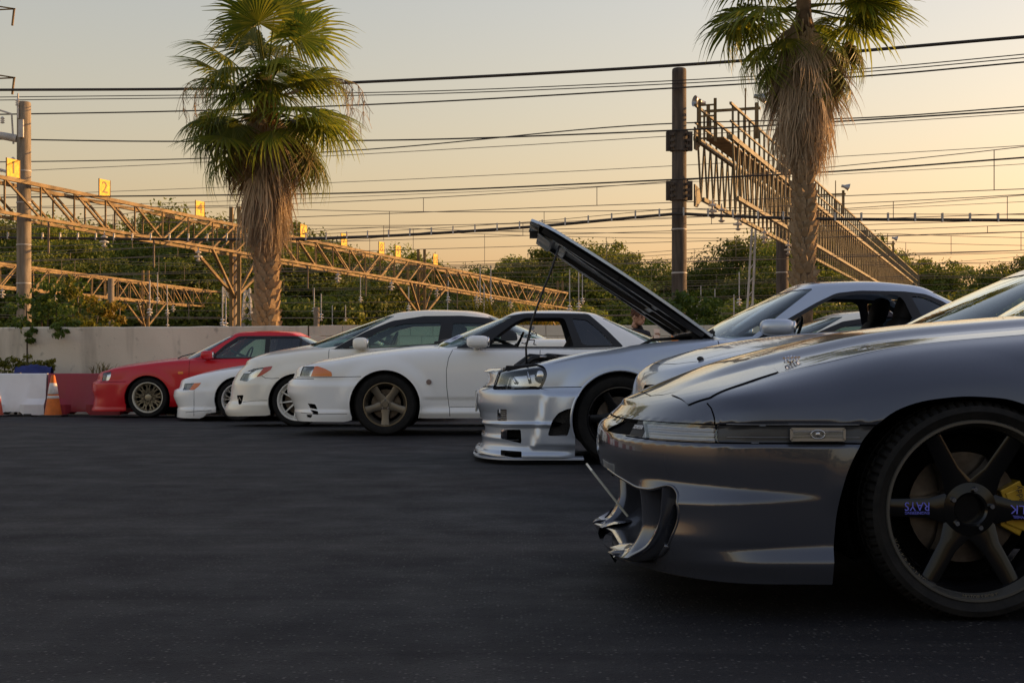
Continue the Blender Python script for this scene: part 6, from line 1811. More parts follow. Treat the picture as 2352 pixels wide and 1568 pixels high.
# --- silver coupe with the open bonnet
def open_car():
    X0, Yn, w, L, zg = -0.265, 10.2, 0.885, 4.6, 0.03; A = locf(X0, Yn, zg); Q = lambda pts, dy=0: PL(A, pts, dy)
    cxw, czw = A(1424, 963)
    head = Q([(1138, 889), (1150, 855), (1190, 847), (1227, 840), (1246, 846), (1251, 858), (1247, 872), (1239, 888)])
    headf = grow(head, 0.020)
    duct = Q([(1257, 1000), (1268, 965), (1282, 947), (1302, 938), (1322, 935), (1312, 965), (1303, 1000)])
    sideind = Q([(1142, 940), (1164, 940), (1164, 967), (1142, 967)])
    grille = [(-0.2, 0.32), (0.46, 0.32), (0.50, 0.26), (0.46, 0.20), (-0.2, 0.20)]
    duct_c = np.mean(np.array(duct), 0)
    def disp(X, Y, Z):
        D = -0.020*sstep(0.565, 0.545, Z)*sstep(0.40, 0.44, Z)*0
        # bumper bulges, with a ledge at mid height and a swelling foot
        D += 0.018*sstep(0.56, 0.50, Z)*sstep(1.25, 0.7, X)
        D += 0.016*np.exp(-((Z-0.288)/0.011)**2)*sstep(0.66, 0.56, X)+0.010*np.exp(-((Z-0.185)/0.016)**2)*sstep(0.34, 0.28, X)
        D += 0.022*sstep(0.095, 0.075, Z)*sstep(0.75, 0.60, X)-0.010*sstep(0.29, 0.27, Z)*sstep(0.10, 0.13, Z)*sstep(0.66, 0.5, X)
        # raised frame round the brake duct
        e = np.maximum(np.abs((X-duct_c[0]-0.22*(Z-duct_c[1]))/0.135), np.abs((Z-duct_c[1])/0.155))
        D += 0.034*sstep(1.38, 1.10, e)*sstep(0.95, 0.80, X)
        # swage and sill
        D += -0.010*sstep(0.40, 0.36, Z)*sstep(0.22, 0.27, Z)*sstep(1.45, 1.6, X)*sstep(3.2, 3.0, X)
        return D
    S = dict(label='silver coupe parked with its bonnet raised', A=A, X0=X0, Yn=Yn, zg=zg, w=w, L=L, paint=p_silver, D=0.42, n=2.7, nF=40, nS=130, nT=70, flare=0.030, rim=0.012,
        zb=[(0, 0.055), (0.72, 0.060), (0.80, 0.10), (1.5, 0.16), (3.3, 0.17), (4.0, 0.22), (L, 0.24)],
        zt=[(0, 0.640), (0.10, 0.665), (0.22, 0.690), (0.42, 0.715), (0.55, 0.745), (0.80, 0.800), (1.0, 0.83), (1.25, 0.868), (1.66, 0.902), (2.0, 0.905), (3.4, 0.93), (4.0, 0.945), (L, 0.92)],
        nose=[(0.05, 0.01), (0.10, 0.03), (0.20, 0.045), (0.36, 0.03), (0.44, 0.0), (0.52, 0.01), (0.57, 0.06), (0.66, 0.08), (0.8, 0.2)],
        sect=[(0.35, [(0.012, 0.0), (0.004, 0.08), (0.0, 0.25), (0.0, 0.52), (0.004, 0.74), (0.014, 0.88), (0.036, 0.955), (0.075, 0.985), (0.130, 1.0)]), (1.2, SECF), (2.0, SEC)],
        wplan=[(0, 0.0), (0.9, 0.0), (1.1, 0.0), (1.7, 0.03), (3.0, 0.03), (3.6, 0.0), (L, 0.04)],
        crown=[(0, 0), (0.08, 0.0), (0.4, 0.03), (1.2, 0.05), (2.4, 0.04), (L, 0.02)], wheels=[(cxw, czw, 0.345), (cxw+2.665, czw, 0.345)], rt=0.325, winset=0.118,
        regions=[('headlight', rounded(head, 0.02), 'side', -0.006), ('lamp_surround', rounded(headf, 0.025), 'side', -0.012), ('brake_duct', rounded(duct, 0.02), 'side', -0.05), ('side_indicator', rounded(sideind, 0.01), 'side', -0.010),
                 ('lower_grille', rounded(grille, 0.03), 'front', -0.06), ('upper_grille', rounded([(-0.2, 0.635), (0.44, 0.63), (0.40, 0.575), (-0.2, 0.565)], 0.02), 'front', -0.03),
                 ('corner_slot', rounded(Q([(1150, 987), (1196, 986), (1198, 1018), (1172, 1012), (1150, 1008)]), 0.012), 'side', -0.06), ('lip_slot', rounded(Q([(1150, 1034), (1198, 1036), (1198, 1052), (1150, 1046)]), 0.008), 'side', -0.05),
                 ('engine_bay', [(0.14, -0.3), (0.14, 0.50), (0.24, 0.60), (0.6, 0.665), (1.2, 0.69), (1.66, 0.70), (1.66, -0.3)], 'top', 0)],
        mats={'headlight': M['lens'], 'lamp_surround': M['gloss_black'], 'brake_duct': m_mesh, 'side_indicator': M['lens'], 'lower_grille': M['gap'], 'upper_grille': M['gap'], 'corner_slot': M['gap'], 'lip_slot': M['gap'], 'engine_bay': None},
        bowls={'headlight': (m_head, -0.055), 'side_indicator': (m_lamp, -0.028)},
        lines=[(Q([(1100, 890.5), (1138, 890.5), (1240, 890), (1345, 888)]), 0.006, 'side'), ([(0.0, 0.56), (0.9, 0.56)], 0.006, 'front'),
               ], doors=[('door', 1.76, 3.02, 0.27)],
        seeds=[('front_bumper', A(1210, 1000), 'side'), ('front_wing', A(1330, 850), 'side')],
        hole=[(1.95, -0.3), (1.95, 0.45), (2.2, 0.64), (3.6, 0.62), (3.75, 0.45), (3.75, -0.3)],
        cabin=dict(xb0=1.70, xb1=4.05, wb=[(1.6, 0.74), (2.1, 0.80), (3.3, 0.80), (4.1, 0.70)], xt0=2.42, xt1=3.40, wt=[(2.3, 0.56), (2.8, 0.585), (3.4, 0.56)], zr=[(2.3, 1.285), (2.55, 1.315), (2.9, 1.325), (3.2, 1.305), (3.5, 1.245)], Df=0.30, Dr=0.30, Dtf=0.14, Dtr=0.14, crown=0.035, bulge=0.03),
        glass=[('side_window', Q([(1752, 778), (1800, 748), (1880, 703), (1928, 680), (1985, 674), (2066, 675), (2082, 684), (2112, 778)], 0.12), None),
               ('quarter_window', Q([(2102, 678), (2130, 680), (2172, 700), (2200, 735), (2130, 757)], 0.12), M['glass_dark'])],
        frames=[Q([(1727, 784), (1800, 738), (1880, 694), (1930, 671), (1985, 665), (2090, 667), (2140, 673), (2184, 694), (2222, 740), (2130, 784)], 0.12)],
        wheel_mesh=wheel_meshes('open', 0.325, 0.236, 0.245, 'six', simple('black_alloy', (0.012, 0.012, 0.013), 0.3, 0.5), M['gloss_black'], disc=0.16, seg=64), ws_mat=M['glass'], roof_paint=p_silver)
    if 'disp' in dir(): S['disp'] = disp
    car, b = make_car(S)
    car.name = 'parked_car'
    # B pillar bars between door glass and quarter light
    cabin_inside(car, 1.98, 3.85, 0.70, 0.90, 2.22, 0.95, [(2.75, -0.38), (2.75, 0.38)], (2.52, 0.38, 0.93), 3.55)
    mirror(car, A(1790, 752)[0]-0.02, 0.80, A(1790, 752)[1], p_silver, (0.125, 0.085, 0.062), 0.06)
    # bay
    mb = MB(); mb.box((0.93, 0, 0.40), (1.42, 1.30, 0.04)); mb.box((1.63, 0, 0.62), (0.03, 1.3, 0.45)); mb.box((0.24, 0, 0.5), (0.03, 1.15, 0.25))
    for sg in (-1, 1): mb.box((0.93, sg*0.67, 0.56), (1.42, 0.03, 0.30))
    mb.build('engine_bay', M['interior'], car)
    mb = MB(); mb.box((1.0, 0.0, 0.60), (0.85, 0.26, 0.28)); mb.ell((1.0, 0, 0.74), (0.42, 0.12, 0.05), e=0.5)
    for k in range(6): mb.tube([(0.68+0.12*k, 0.12, 0.70), (0.68+0.12*k, 0.34, 0.72)], 0.03)
    mb.build('engine', simple('cam_cover', (0.20, 0.20, 0.21), 0.4, 0.6), car, smooth=R(40))
    mb = MB(); mb.box((1.42, -0.45, 0.68), (0.24, 0.18, 0.20)); mb.ell((0.62, -0.45, 0.62), (0.08, 0.08, 0.10)); mb.ell((1.3, 0.5, 0.66), (0.08, 0.08, 0.10)); mb.build('reservoir', simple('grey_tank', (0.45, 0.45, 0.42), 0.4), car, smooth=R(40))
    for hp, hr_ in (([(0.34, -0.5, 0.70), (0.42, -0.42, 0.765), (0.55, -0.40, 0.775), (0.65, -0.3, 0.74)], 0.022), ([(0.3, -0.3, 0.70), (0.4, -0.2, 0.775), (0.6, -0.1, 0.76)], 0.028), ([(0.4, 0.2, 0.72), (0.55, 0.35, 0.78), (0.8, 0.35, 0.76)], 0.03), ([(1.1, -0.60, 0.80), (1.3, -0.55, 0.90), (1.6, -0.5, 0.92)], 0.012), ([(0.2, -0.52, 0.685), (0.3, -0.55, 0.705), (0.45, -0.60, 0.72)], 0.010)):
        mb = MB(); mb.tube(hp, hr_); mb.build('hose', M['black'], car, smooth=True)
    mb = MB(); mb.box((0.42, -0.3, 0.76), (0.10, 0.10, 0.03)); mb.ell((0.50, -0.44, 0.775), (0.03, 0.02, 0.012)); mb.build('bracket', M['alu'], car)
    mb = MB(); mb.box((1.685, -0.20, 0.955), (0.14, 0.9, 0.02)); mb.build('cowl_cover', M['black'], car)
    # raised bonnet
    hx, hz = 1.735, 0.938
    Lh, ang = 1.58, R(36.6)
    def shape(off, inset):
        rows = []
        for u in np.linspace(0, 1, 22):
            d_ = u*(Lh-inset)+0.0
            hw = 0.70-0.17*u**2.2-inset-0.10*sstep(0.86, 1.0, u)
            row = []
            for v in np.linspace(-1, 1, 25):
                c_ = 0.018*(1-v*v)-0.012*sstep(0.94, 1.0, u)-0.006*abs(v)**6
                row.append((-d_, v*hw, c_-0.07*u*u-off))
            rows.append(row)
        return np.array(rows)
    Mx = Matrix.Translation((hx, 0, hz)) @ Matrix.Rotation(ang, 4, 'Y')
    mb = MB(); T = shape(0.0, 0.0); mb.grid(T); mb.xf(Mx); face(mb, (0, 0, 1)); bn = mb.build('bonnet', p_silver, car, smooth=True)
    T2 = shape(0.020, 0.0); mb = MB()
    mb.grid(np.stack([T[:, 0], T2[:, 0]], 1)); mb.grid(np.stack([T[:, -1], T2[:, -1]], 1)); mb.grid(np.stack([T[-1], T2[-1]], 1)); mb.grid(np.stack([T[0], T2[0]], 1)); mb.xf(Mx); mb.build('hem', p_silver, bn, smooth=True, recalc=True)
    dk = simple('bonnet_underside', (0.014, 0.014, 0.015), 0.38, coat=0.15)
    T3 = shape(0.022, 0.002); uu = np.linspace(0, 1, 22)[:, None]; vv = np.linspace(-1, 1, 25)[None, :]; T3[..., 2] -= 0.05*(1-np.abs(vv)**8)*np.clip(np.sin(PI*(0.06+0.88*uu)), 0, 1)**0.5; mb = MB(); mb.grid(T3); mb.xf(Mx); face(mb, (0, 0, -1)); mb.build('inner_panel', dk, bn, smooth=True)
    # pressed frame on the underside
    def rib(pts, wd, h):
        mb = MB()
        for (u0, v0), (u1, v1) in zip(pts, pts[1:]):
            n_ = 8; P_ = []
            for q in range(n_+1):
                u = u0+(u1-u0)*q/n_; v = v0+(v1-v0)*q/n_
                hw = 0.70-0.17*u**2.2; c_ = 0.018*(1-v*v)-0.012*float(sstep(0.94, 1.0, u))-0.07*u*u
                P_.append(Vector((-u*Lh, v*hw, c_-0.022-0.05*(1-abs(v)**8)*max(0, math.sin(PI*(0.06+0.88*u)))**0.5)))
            d_ = (P_[-1]-P_[0]).normalized(); sd = Vector((d_.y, -d_.x, 0)).normalized()
            rows = []
            for p in P_: rows.append([p-sd*wd, p-sd*wd*0.7+Vector((0, 0, -h)), p+sd*wd*0.7+Vector((0, 0, -h)), p+sd*wd])
            mb.grid(np.array([[tuple(q) for q in r] for r in rows]))
        mb.xf(Mx); face(mb, (0, 0, -1)); return mb.build('stiffening_rib', dk, bn, smooth=R(30), bevel=0.0)
    for sg in (-1, 1):
        rib([(0.03, 0.90*sg), (0.5, 0.90*sg), (0.92, 0.85*sg)], 0.055, 0.035)
        rib([(0.06, 0.25*sg), (0.80, 0.72*sg)], 0.045, 0.03)
    rib([(0.05, -0.9), (0.05, 0.9)], 0.07, 0.04); rib([(0.90, -0.85), (0.90, 0.85)], 0.08, 0.05); rib([(0.80, -0.6), (0.80, 0.6)], 0.04, 0.03); rib([(0.28, -0.9), (0.28, 0.9)], 0.03, 0.02)
    mb = MB(); p = Mx @ Vector((-0.95*Lh, 0.0, -0.13)); mb.box(p, (0.10, 0.12, 0.05)); mb.build('striker', M['black'], bn)
    for sy in (-0.35, 0.35):
        mb = MB(); p = Mx @ Vector((-0.93*Lh, sy, -0.12)); mb.ell(p, (0.02, 0.02, 0.03)); mb.build('bump_stop', M['black'], bn)
    for sg in (-1, 1):
        mb = MB(); mb.bar(Mx @ Vector((0.05, sg*0.66, -0.02)), Mx @ Vector((-0.30, sg*0.62, -0.05)), 0.03, 0.012); mb.bar(Mx @ Vector((0.05, sg*0.66, -0.02)), (hx-0.12, sg*0.66, 0.87), 0.025, 0.012); mb.build('hinge', M['black'], bn)
    tp_ = A(1285, 573, 0.35); bp_ = A(1210, 835, 0.35)
    mb = MB(); mb.tube([(bp_[0], -0.5, bp_[1]-0.03), (bp_[0]-0.006, -0.5, bp_[1]+0.12), (bp_[0]+0.04, -0.51, bp_[1]+0.32), (A(1250, 660, .35)[0], -0.52, A(1250, 660, .35)[1]), (A(1262, 632, .35)[0], -0.53, A(1262, 632, .35)[1]), (tp_[0]-0.03, -0.535, tp_[1]-0.06), (tp_[0], -0.53, tp_[1]+0.03)], 0.008, 8)
    mb.build('prop_rod', M['black'], car, smooth=True)
    # headlamp innards, grille wing, plate, lip
    for sg in (-1, 1):
        mb = MB(); hc = np.mean(np.array(head), 0)
        for dx in (-0.10, 0.02):
            p0 = b.patch.at_side(hc[0]+dx, hc[1]-0.05, -0.035); p1 = b.patch.at_side(hc[0]+dx-0.02, hc[1]+0.055, -0.035)
            mb.tube([(p0.x, sg*p0.y, p0.z), (p1.x, sg*p1.y, p1.z)], 0.012, 8)
        p0 = b.patch.at_side(hc[0]+0.10, hc[1], -0.045); mb.ell((p0.x, sg*p0.y, p0.z), (0.05, 0.02, 0.05)); mb.build('lamp_fitting', M['chrome'], car, smooth=True)
    gz_ = 0.662; mb = MB(); rows = []
    for y in np.linspace(-0.50, 0.50, 21):
        e = 1-abs(y/0.50)**4*0.5
        rows.append([(0.035+0.25*abs(y)**2.2, y, gz_+0.004), (0.075+0.25*abs(y)**2.2, y, gz_+0.026*e), (0.15+0.2*abs(y)**2.2, y, gz_+0.022*e+0.01), (0.16+0.2*abs(y)**2.2, y, gz_-0.02), (0.075+0.25*abs(y)**2.2, y, gz_-0.014)])
    R_ = np.array(rows); mb.grid(np.concatenate([R_, R_[:, :1]], 1)); mb.add(R_[0], [(0, 1, 2, 3, 4)]); mb.add(R_[-1], [(4, 3, 2, 1, 0)]); mb.build('grille_wing', p_silver, car, smooth=R(50), recalc=True)
    mb = MB(); mb.box((-0.012, 0.0, 0.44), (0.012, 0.33, 0.165)); mb.build('number_plate', simple('plate_white2', (0.6, 0.6, 0.55), 0.4), car, bevel=0.004)
    # splitter under the bumper
    th = np.linspace(-PI/2, PI/2, 41); rows = []
    for t in th:
        cx_, sy_ = sup(np.array(abs(t)), 2.7); y = math.copysign(float(sy_), t)*(w+0.005); x = 0.42*float(cx_)
        rows.append([(x-0.020, y*1.0, 0.052), (x-0.035, y*1.01, 0.045), (x-0.035, y*1.01, 0.034), (x+0.12, y*0.95, 0.030), (x+0.12, y*0.95, 0.056)])
    rows = [[(0.78, -w-0.004, 0.052), (0.78, -w-0.010, 0.045), (0.78, -w-0.010, 0.034), (0.78, -w+0.1, 0.030), (0.78, -w+0.1, 0.056)]]+rows+[[(0.78, w+0.004, 0.052), (0.78, w+0.010, 0.045), (0.78, w+0.010, 0.034), (0.78, w-0.1, 0.030), (0.78, w-0.1, 0.056)]]
    mb = MB(); mb.grid(np.array(rows)); mb.build('front_splitter', p_silver, car, smooth=R(40), recalc=True)
    wiper(car, [(1.74, -0.5, 0.965), (1.80, -0.2, 0.985), (1.95, 0.25, 1.03)])
    return car
open_car()

# --- white two door coupe with bronze wheels
def white_coupe():
    X0, Yn, w, L, zg = -2.35, 14.33, 0.865, 4.55, 0.03; A = locf(X0, Yn, zg); Q = lambda pts, dy=0: PL(A, pts, dy)
    cxw, czw = A(884, 931)
    headw = Q([(683, 864), (690, 841.5), (722, 841.5), (713, 864)]); amb = Q([(713, 864), (722, 841.5), (729, 840.8), (745, 846), (761, 854), (763, 864)])
    def disp(X, Y, Z):
        D = 0.014*sstep(0.56, 0.50, Z)*sstep(1.1, 0.6, X)
        D += 0.012*sstep(0.265, 0.245, Z)*sstep(0.9, 0.6, X)
        D += -0.012*sstep(0.385, 0.37, Z)*sstep(0.25, 0.30, Z)*sstep(1.42, 1.5, X)*sstep(3.1, 3.0, X)
        D += 0.018*sstep(0.265, 0.245, Z)*sstep(1.35, 1.5, X)*sstep(3.2, 3.0, X)
        return D
    S = dict(label='white two door coupe with bronze five spoke wheel and orange corner lamp', A=A, X0=X0, Yn=Yn, zg=zg, w=w, L=L, paint=p_white, D=0.46, n=2.5, nF=32, nS=110, nT=52, flare=0.022, rim=0.008,
        zb=[(0, 0.15), (0.66, 0.15), (0.75, 0.17), (1.4, 0.185), (3.2, 0.19), (4, 0.24), (L, 0.26)],
        zt=[(0, 0.640), (0.08, 0.680), (0.20, 0.705), (0.35, 0.735), (0.55, 0.762), (0.8, 0.805), (1.1, 0.845), (1.45, 0.880), (1.8, 0.890), (3.0, 0.895), (4.0, 0.91), (L, 0.90)],
        nose=[(0.14, 0.12), (0.24, 0.09), (0.34, 0.05), (0.44, 0.0), (0.54, 0.005), (0.58, 0.05), (0.66, 0.08), (0.8, 0.2)],
        sect=[(0.3, [(0.012, 0.0), (0.004, 0.08), (0.0, 0.25), (0.0, 0.52), (0.004, 0.76), (0.014, 0.90), (0.036, 0.965), (0.075, 0.988), (0.130, 1.0)]), (1.4, SEC)],
        wplan=[(0, 0.0), (1.2, 0.0), (1.7, 0.012), (3.0, 0.012), (L, 0.04)], crown=[(0, 0), (0.1, 0.01), (0.5, 0.045), (1.4, 0.05), (3, 0.04), (L, 0.02)],
        wheels=[(cxw, czw, 0.355), (cxw+2.615, czw, 0.345)], rt=0.318, winset=0.125,
        regions=[('headlight', rounded(headw, 0.01), 'side', -0.006), ('corner_lamp', rounded(amb, 0.012), 'side', 0.003),
                 ('side_vent', rounded(Q([(706, 926), (724, 928), (730, 940), (712, 937)]), 0.01), 'side', -0.03), ('side_vent', rounded(Q([(712, 940), (731, 944), (732, 952), (720, 950)]), 0.006), 'side', -0.03),
                 ('lip_lamp', rounded(Q([(703, 952), (718, 952), (714, 959), (704, 958)]), 0.006), 'side', -0.01), ('lower_grille', rounded([(-0.2, 0.42), (0.5, 0.42), (0.5, 0.28), (-0.2, 0.28)], 0.03), 'front', -0.05)],
        mats={'headlight': M['lens'], 'corner_lamp': M['amber'], 'side_vent': M['gap'], 'lip_lamp': M['gap'], 'lower_grille': M['gap']}, bowls={'headlight': (m_head, -0.04)},
        lines=[(Q([(674, 866.5), (700, 866.5), (762, 866), (830, 864.5)]), 0.006, 'side'), ([(0, 0.575), (0.85, 0.575)], 0.006, 'front'), (Q([(686, 948), (728, 951), (798, 950)]), 0.005, 'side'),
               ([A(1032, 935), A(1033, 956)], 0.006, 'side')], bonnet=[(0.13, -0.02), (0.16, 0.30), (0.24, 0.52), (0.5, 0.665), (1.0, 0.70), (1.60, 0.715), (1.62, 0.4), (1.58, -0.02)],
        doorpoly=Q([(1039, 803), (1030, 822), (1025, 850), (1026, 890), (1031, 934), (1240, 934), (1238, 870), (1241, 803)]),
        seeds=[('front_bumper', A(760, 920), 'side')],
        hole=[(1.85, -0.3), (1.85, 0.45), (2.05, 0.65), (3.6, 0.64), (3.8, 0.5), (3.8, -0.3)],
        cabin=dict(xb0=1.50, xb1=4.02, wb=[(1.5, 0.74), (2.0, 0.80), (3.3, 0.80), (4.1, 0.72)], xt0=2.30, xt1=3.30, wt=[(2.2, 0.565), (2.8, 0.59), (3.4, 0.57)], zr=[(2.2, 1.22), (2.45, 1.25), (2.8, 1.26), (3.1, 1.245), (3.4, 1.19)], Df=0.32, Dr=0.28, Dtf=0.14, Dtr=0.14, crown=0.035, bulge=0.02),
        glass=[('side_window', Q([(1112, 796), (1150, 764), (1180, 742), (1206, 729), (1290, 729), (1298, 733), (1318, 796)], 0.15), None),
               ('quarter_window', Q([(1314, 731), (1348, 734), (1380, 762), (1408, 793), (1346, 793), (1336, 789)], 0.15), M['glass_dark'])],
        frames=[Q([(1046, 800), (1110, 756), (1165, 725), (1205, 718), (1352, 719), (1392, 755), (1432, 797), (1300, 800)], 0.15)],
        wheel_mesh=wheel_meshes('white', 0.318, 0.222, 0.235, 'five', simple('bronze', (0.19, 0.165, 0.13), 0.38, 0.7), simple('bronze_lip', (0.30, 0.25, 0.17), 0.3, 0.7), disc=0.15), ws_mat=M['glass'], wrot=0.0)
    if 'disp' in dir(): S['disp'] = disp
    car, b = make_car(S)
    cabin_inside(car, 1.88, 3.85, 0.72, 0.88, 2.15, 0.93, [(2.62, -0.37), (2.62, 0.37)], (2.40, 0.37, 0.90), 3.45)
    mirror(car, A(1098, 786)[0], 0.82, A(1098, 786)[1]+0.005, p_white, (0.115, 0.085, 0.062), 0.05)
    for sg in (-1, 1):
        x, z = A(985, 877); mb = MB(); mb.lathe([(0.0, -0.004), (0.026, -0.004), (0.028, 0.004), (0.018, 0.002), (0.0, 0.004)], 16, 'Y', (x, sg*(w+0.002), z)); mb.build('wing_badge', simple('badge_red_grey', (0.25, 0.20, 0.20), 0.3, 0.6), car, smooth=R(40))
        for zz in (0.33, 0.395):
            x, z = A(712, 999-228*zz); mb = MB(); mb.box((0, 0, 0), (0.10, 0.03, 0.014)); mb.build('vent_blade', p_white, car, loc=(x+0.03, sg*(w-0.055), z), rot=(0, 0, sg*R(-22)), bevel=0.004)
        x, z = A(672, 880); mb = MB(); mb.box((0, 0, 0), (0.02, 0.10, 0.09)); mb.build('front_lamp', M['chrome'] if False else simple('small_lamp', (0.6, 0.6, 0.62), 0.2), car, loc=(0.05, sg*0.45, 0.50), bevel=0.006)
    # sun strip paper under the windshield, wiper
    cpch = S['cabin_patch']
    mb = MB(); mb.add([(1.72, -0.64, 0.945), (1.86, -0.66, 1.015), (1.80, -0.42, 1.03), (1.63, -0.40, 0.955)], [(0, 1, 2, 3)]); mb.build('paper_sheet', simple('paper', (0.62, 0.66, 0.75), 0.6), car)
    tm = text_mesh('44', 0.13, simple('paper_ink', (0.12, 0.13, 0.25), 0.5), 'paper_number', 0.001)
    nrm = Vector((-0.42, -0.12, 0.90)).normalized(); xv = Vector((0.1, -1, 0)); xv = (xv-nrm*xv.dot(nrm)).normalized()*-1; xv = Vector((0.25, -0.95, 0.0)); xv = (xv-nrm*xv.dot(nrm)).normalized(); yv = nrm.cross(xv)
    o = obj('paper_number', tm, car); o.matrix_local = Matrix.Translation((1.757, -0.535, 0.993)) @ Matrix((xv, yv, nrm)).transposed().to_4x4()
    wiper(car, [(1.54, -0.30, 0.95), (1.62, -0.1, 0.975), (1.80, 0.35, 1.02)])
    # rear wing end
    mb = MB(); rows = [[(x, y, 1.0+0.02*math.sin((x-4.2)/0.25*PI)) for y in np.linspace(-0.75, 0.75, 9)] for x in np.linspace(4.2, 4.45, 5)]; mb.grid(np.array(rows))
    for y in (-0.6, 0.6): mb.box((4.3, y, 0.95), (0.12, 0.03, 0.11))
    mb.build('rear_spoiler', p_white, car)
    # sticker figure on the far door glass
    mw = M['white']; mb = MB(); ox, oz, yy = A(1218, 780, 1.4)[0], A(1218, 780, 1.4)[1], w-0.17
    def sg_(a, c, t=0.012): mb.bar((ox+a[0], yy, oz+a[1]), (ox+c[0], yy, oz+c[1]), t, 0.004, up=(0, 1, 0))
    k = 1.0
    sg_((0.0, 0.13), (0.05, 0.13)); sg_((0.0, 0.145), (0.05, 0.145))
    mb.tube([(ox+0.025+0.020*math.cos(t), yy, oz+0.10+0.02*math.sin(t)) for t in np.linspace(0, 2*PI, 13)], 0.006, 5, False)
    for a, c in (((-0.05, 0.05), (0.07, 0.075)), ((0.07, 0.075), (0.07, 0.045)), ((-0.05, 0.05), (-0.04, 0.02)), ((0.01, 0.065), (-0.01, 0.0)), ((-0.01, 0.0), (0.05, 0.0)), ((-0.01, 0.0), (-0.06, -0.04)), ((-0.06, -0.04), (-0.03, -0.05)), ((0.05, 0.0), (0.04, -0.05)), ((0.04, -0.05), (0.07, -0.055)), ((-0.06, -0.04), (-0.10, -0.03))): sg_(a, c)
    mb.build('figure_sticker', mw, car)
white_coupe()

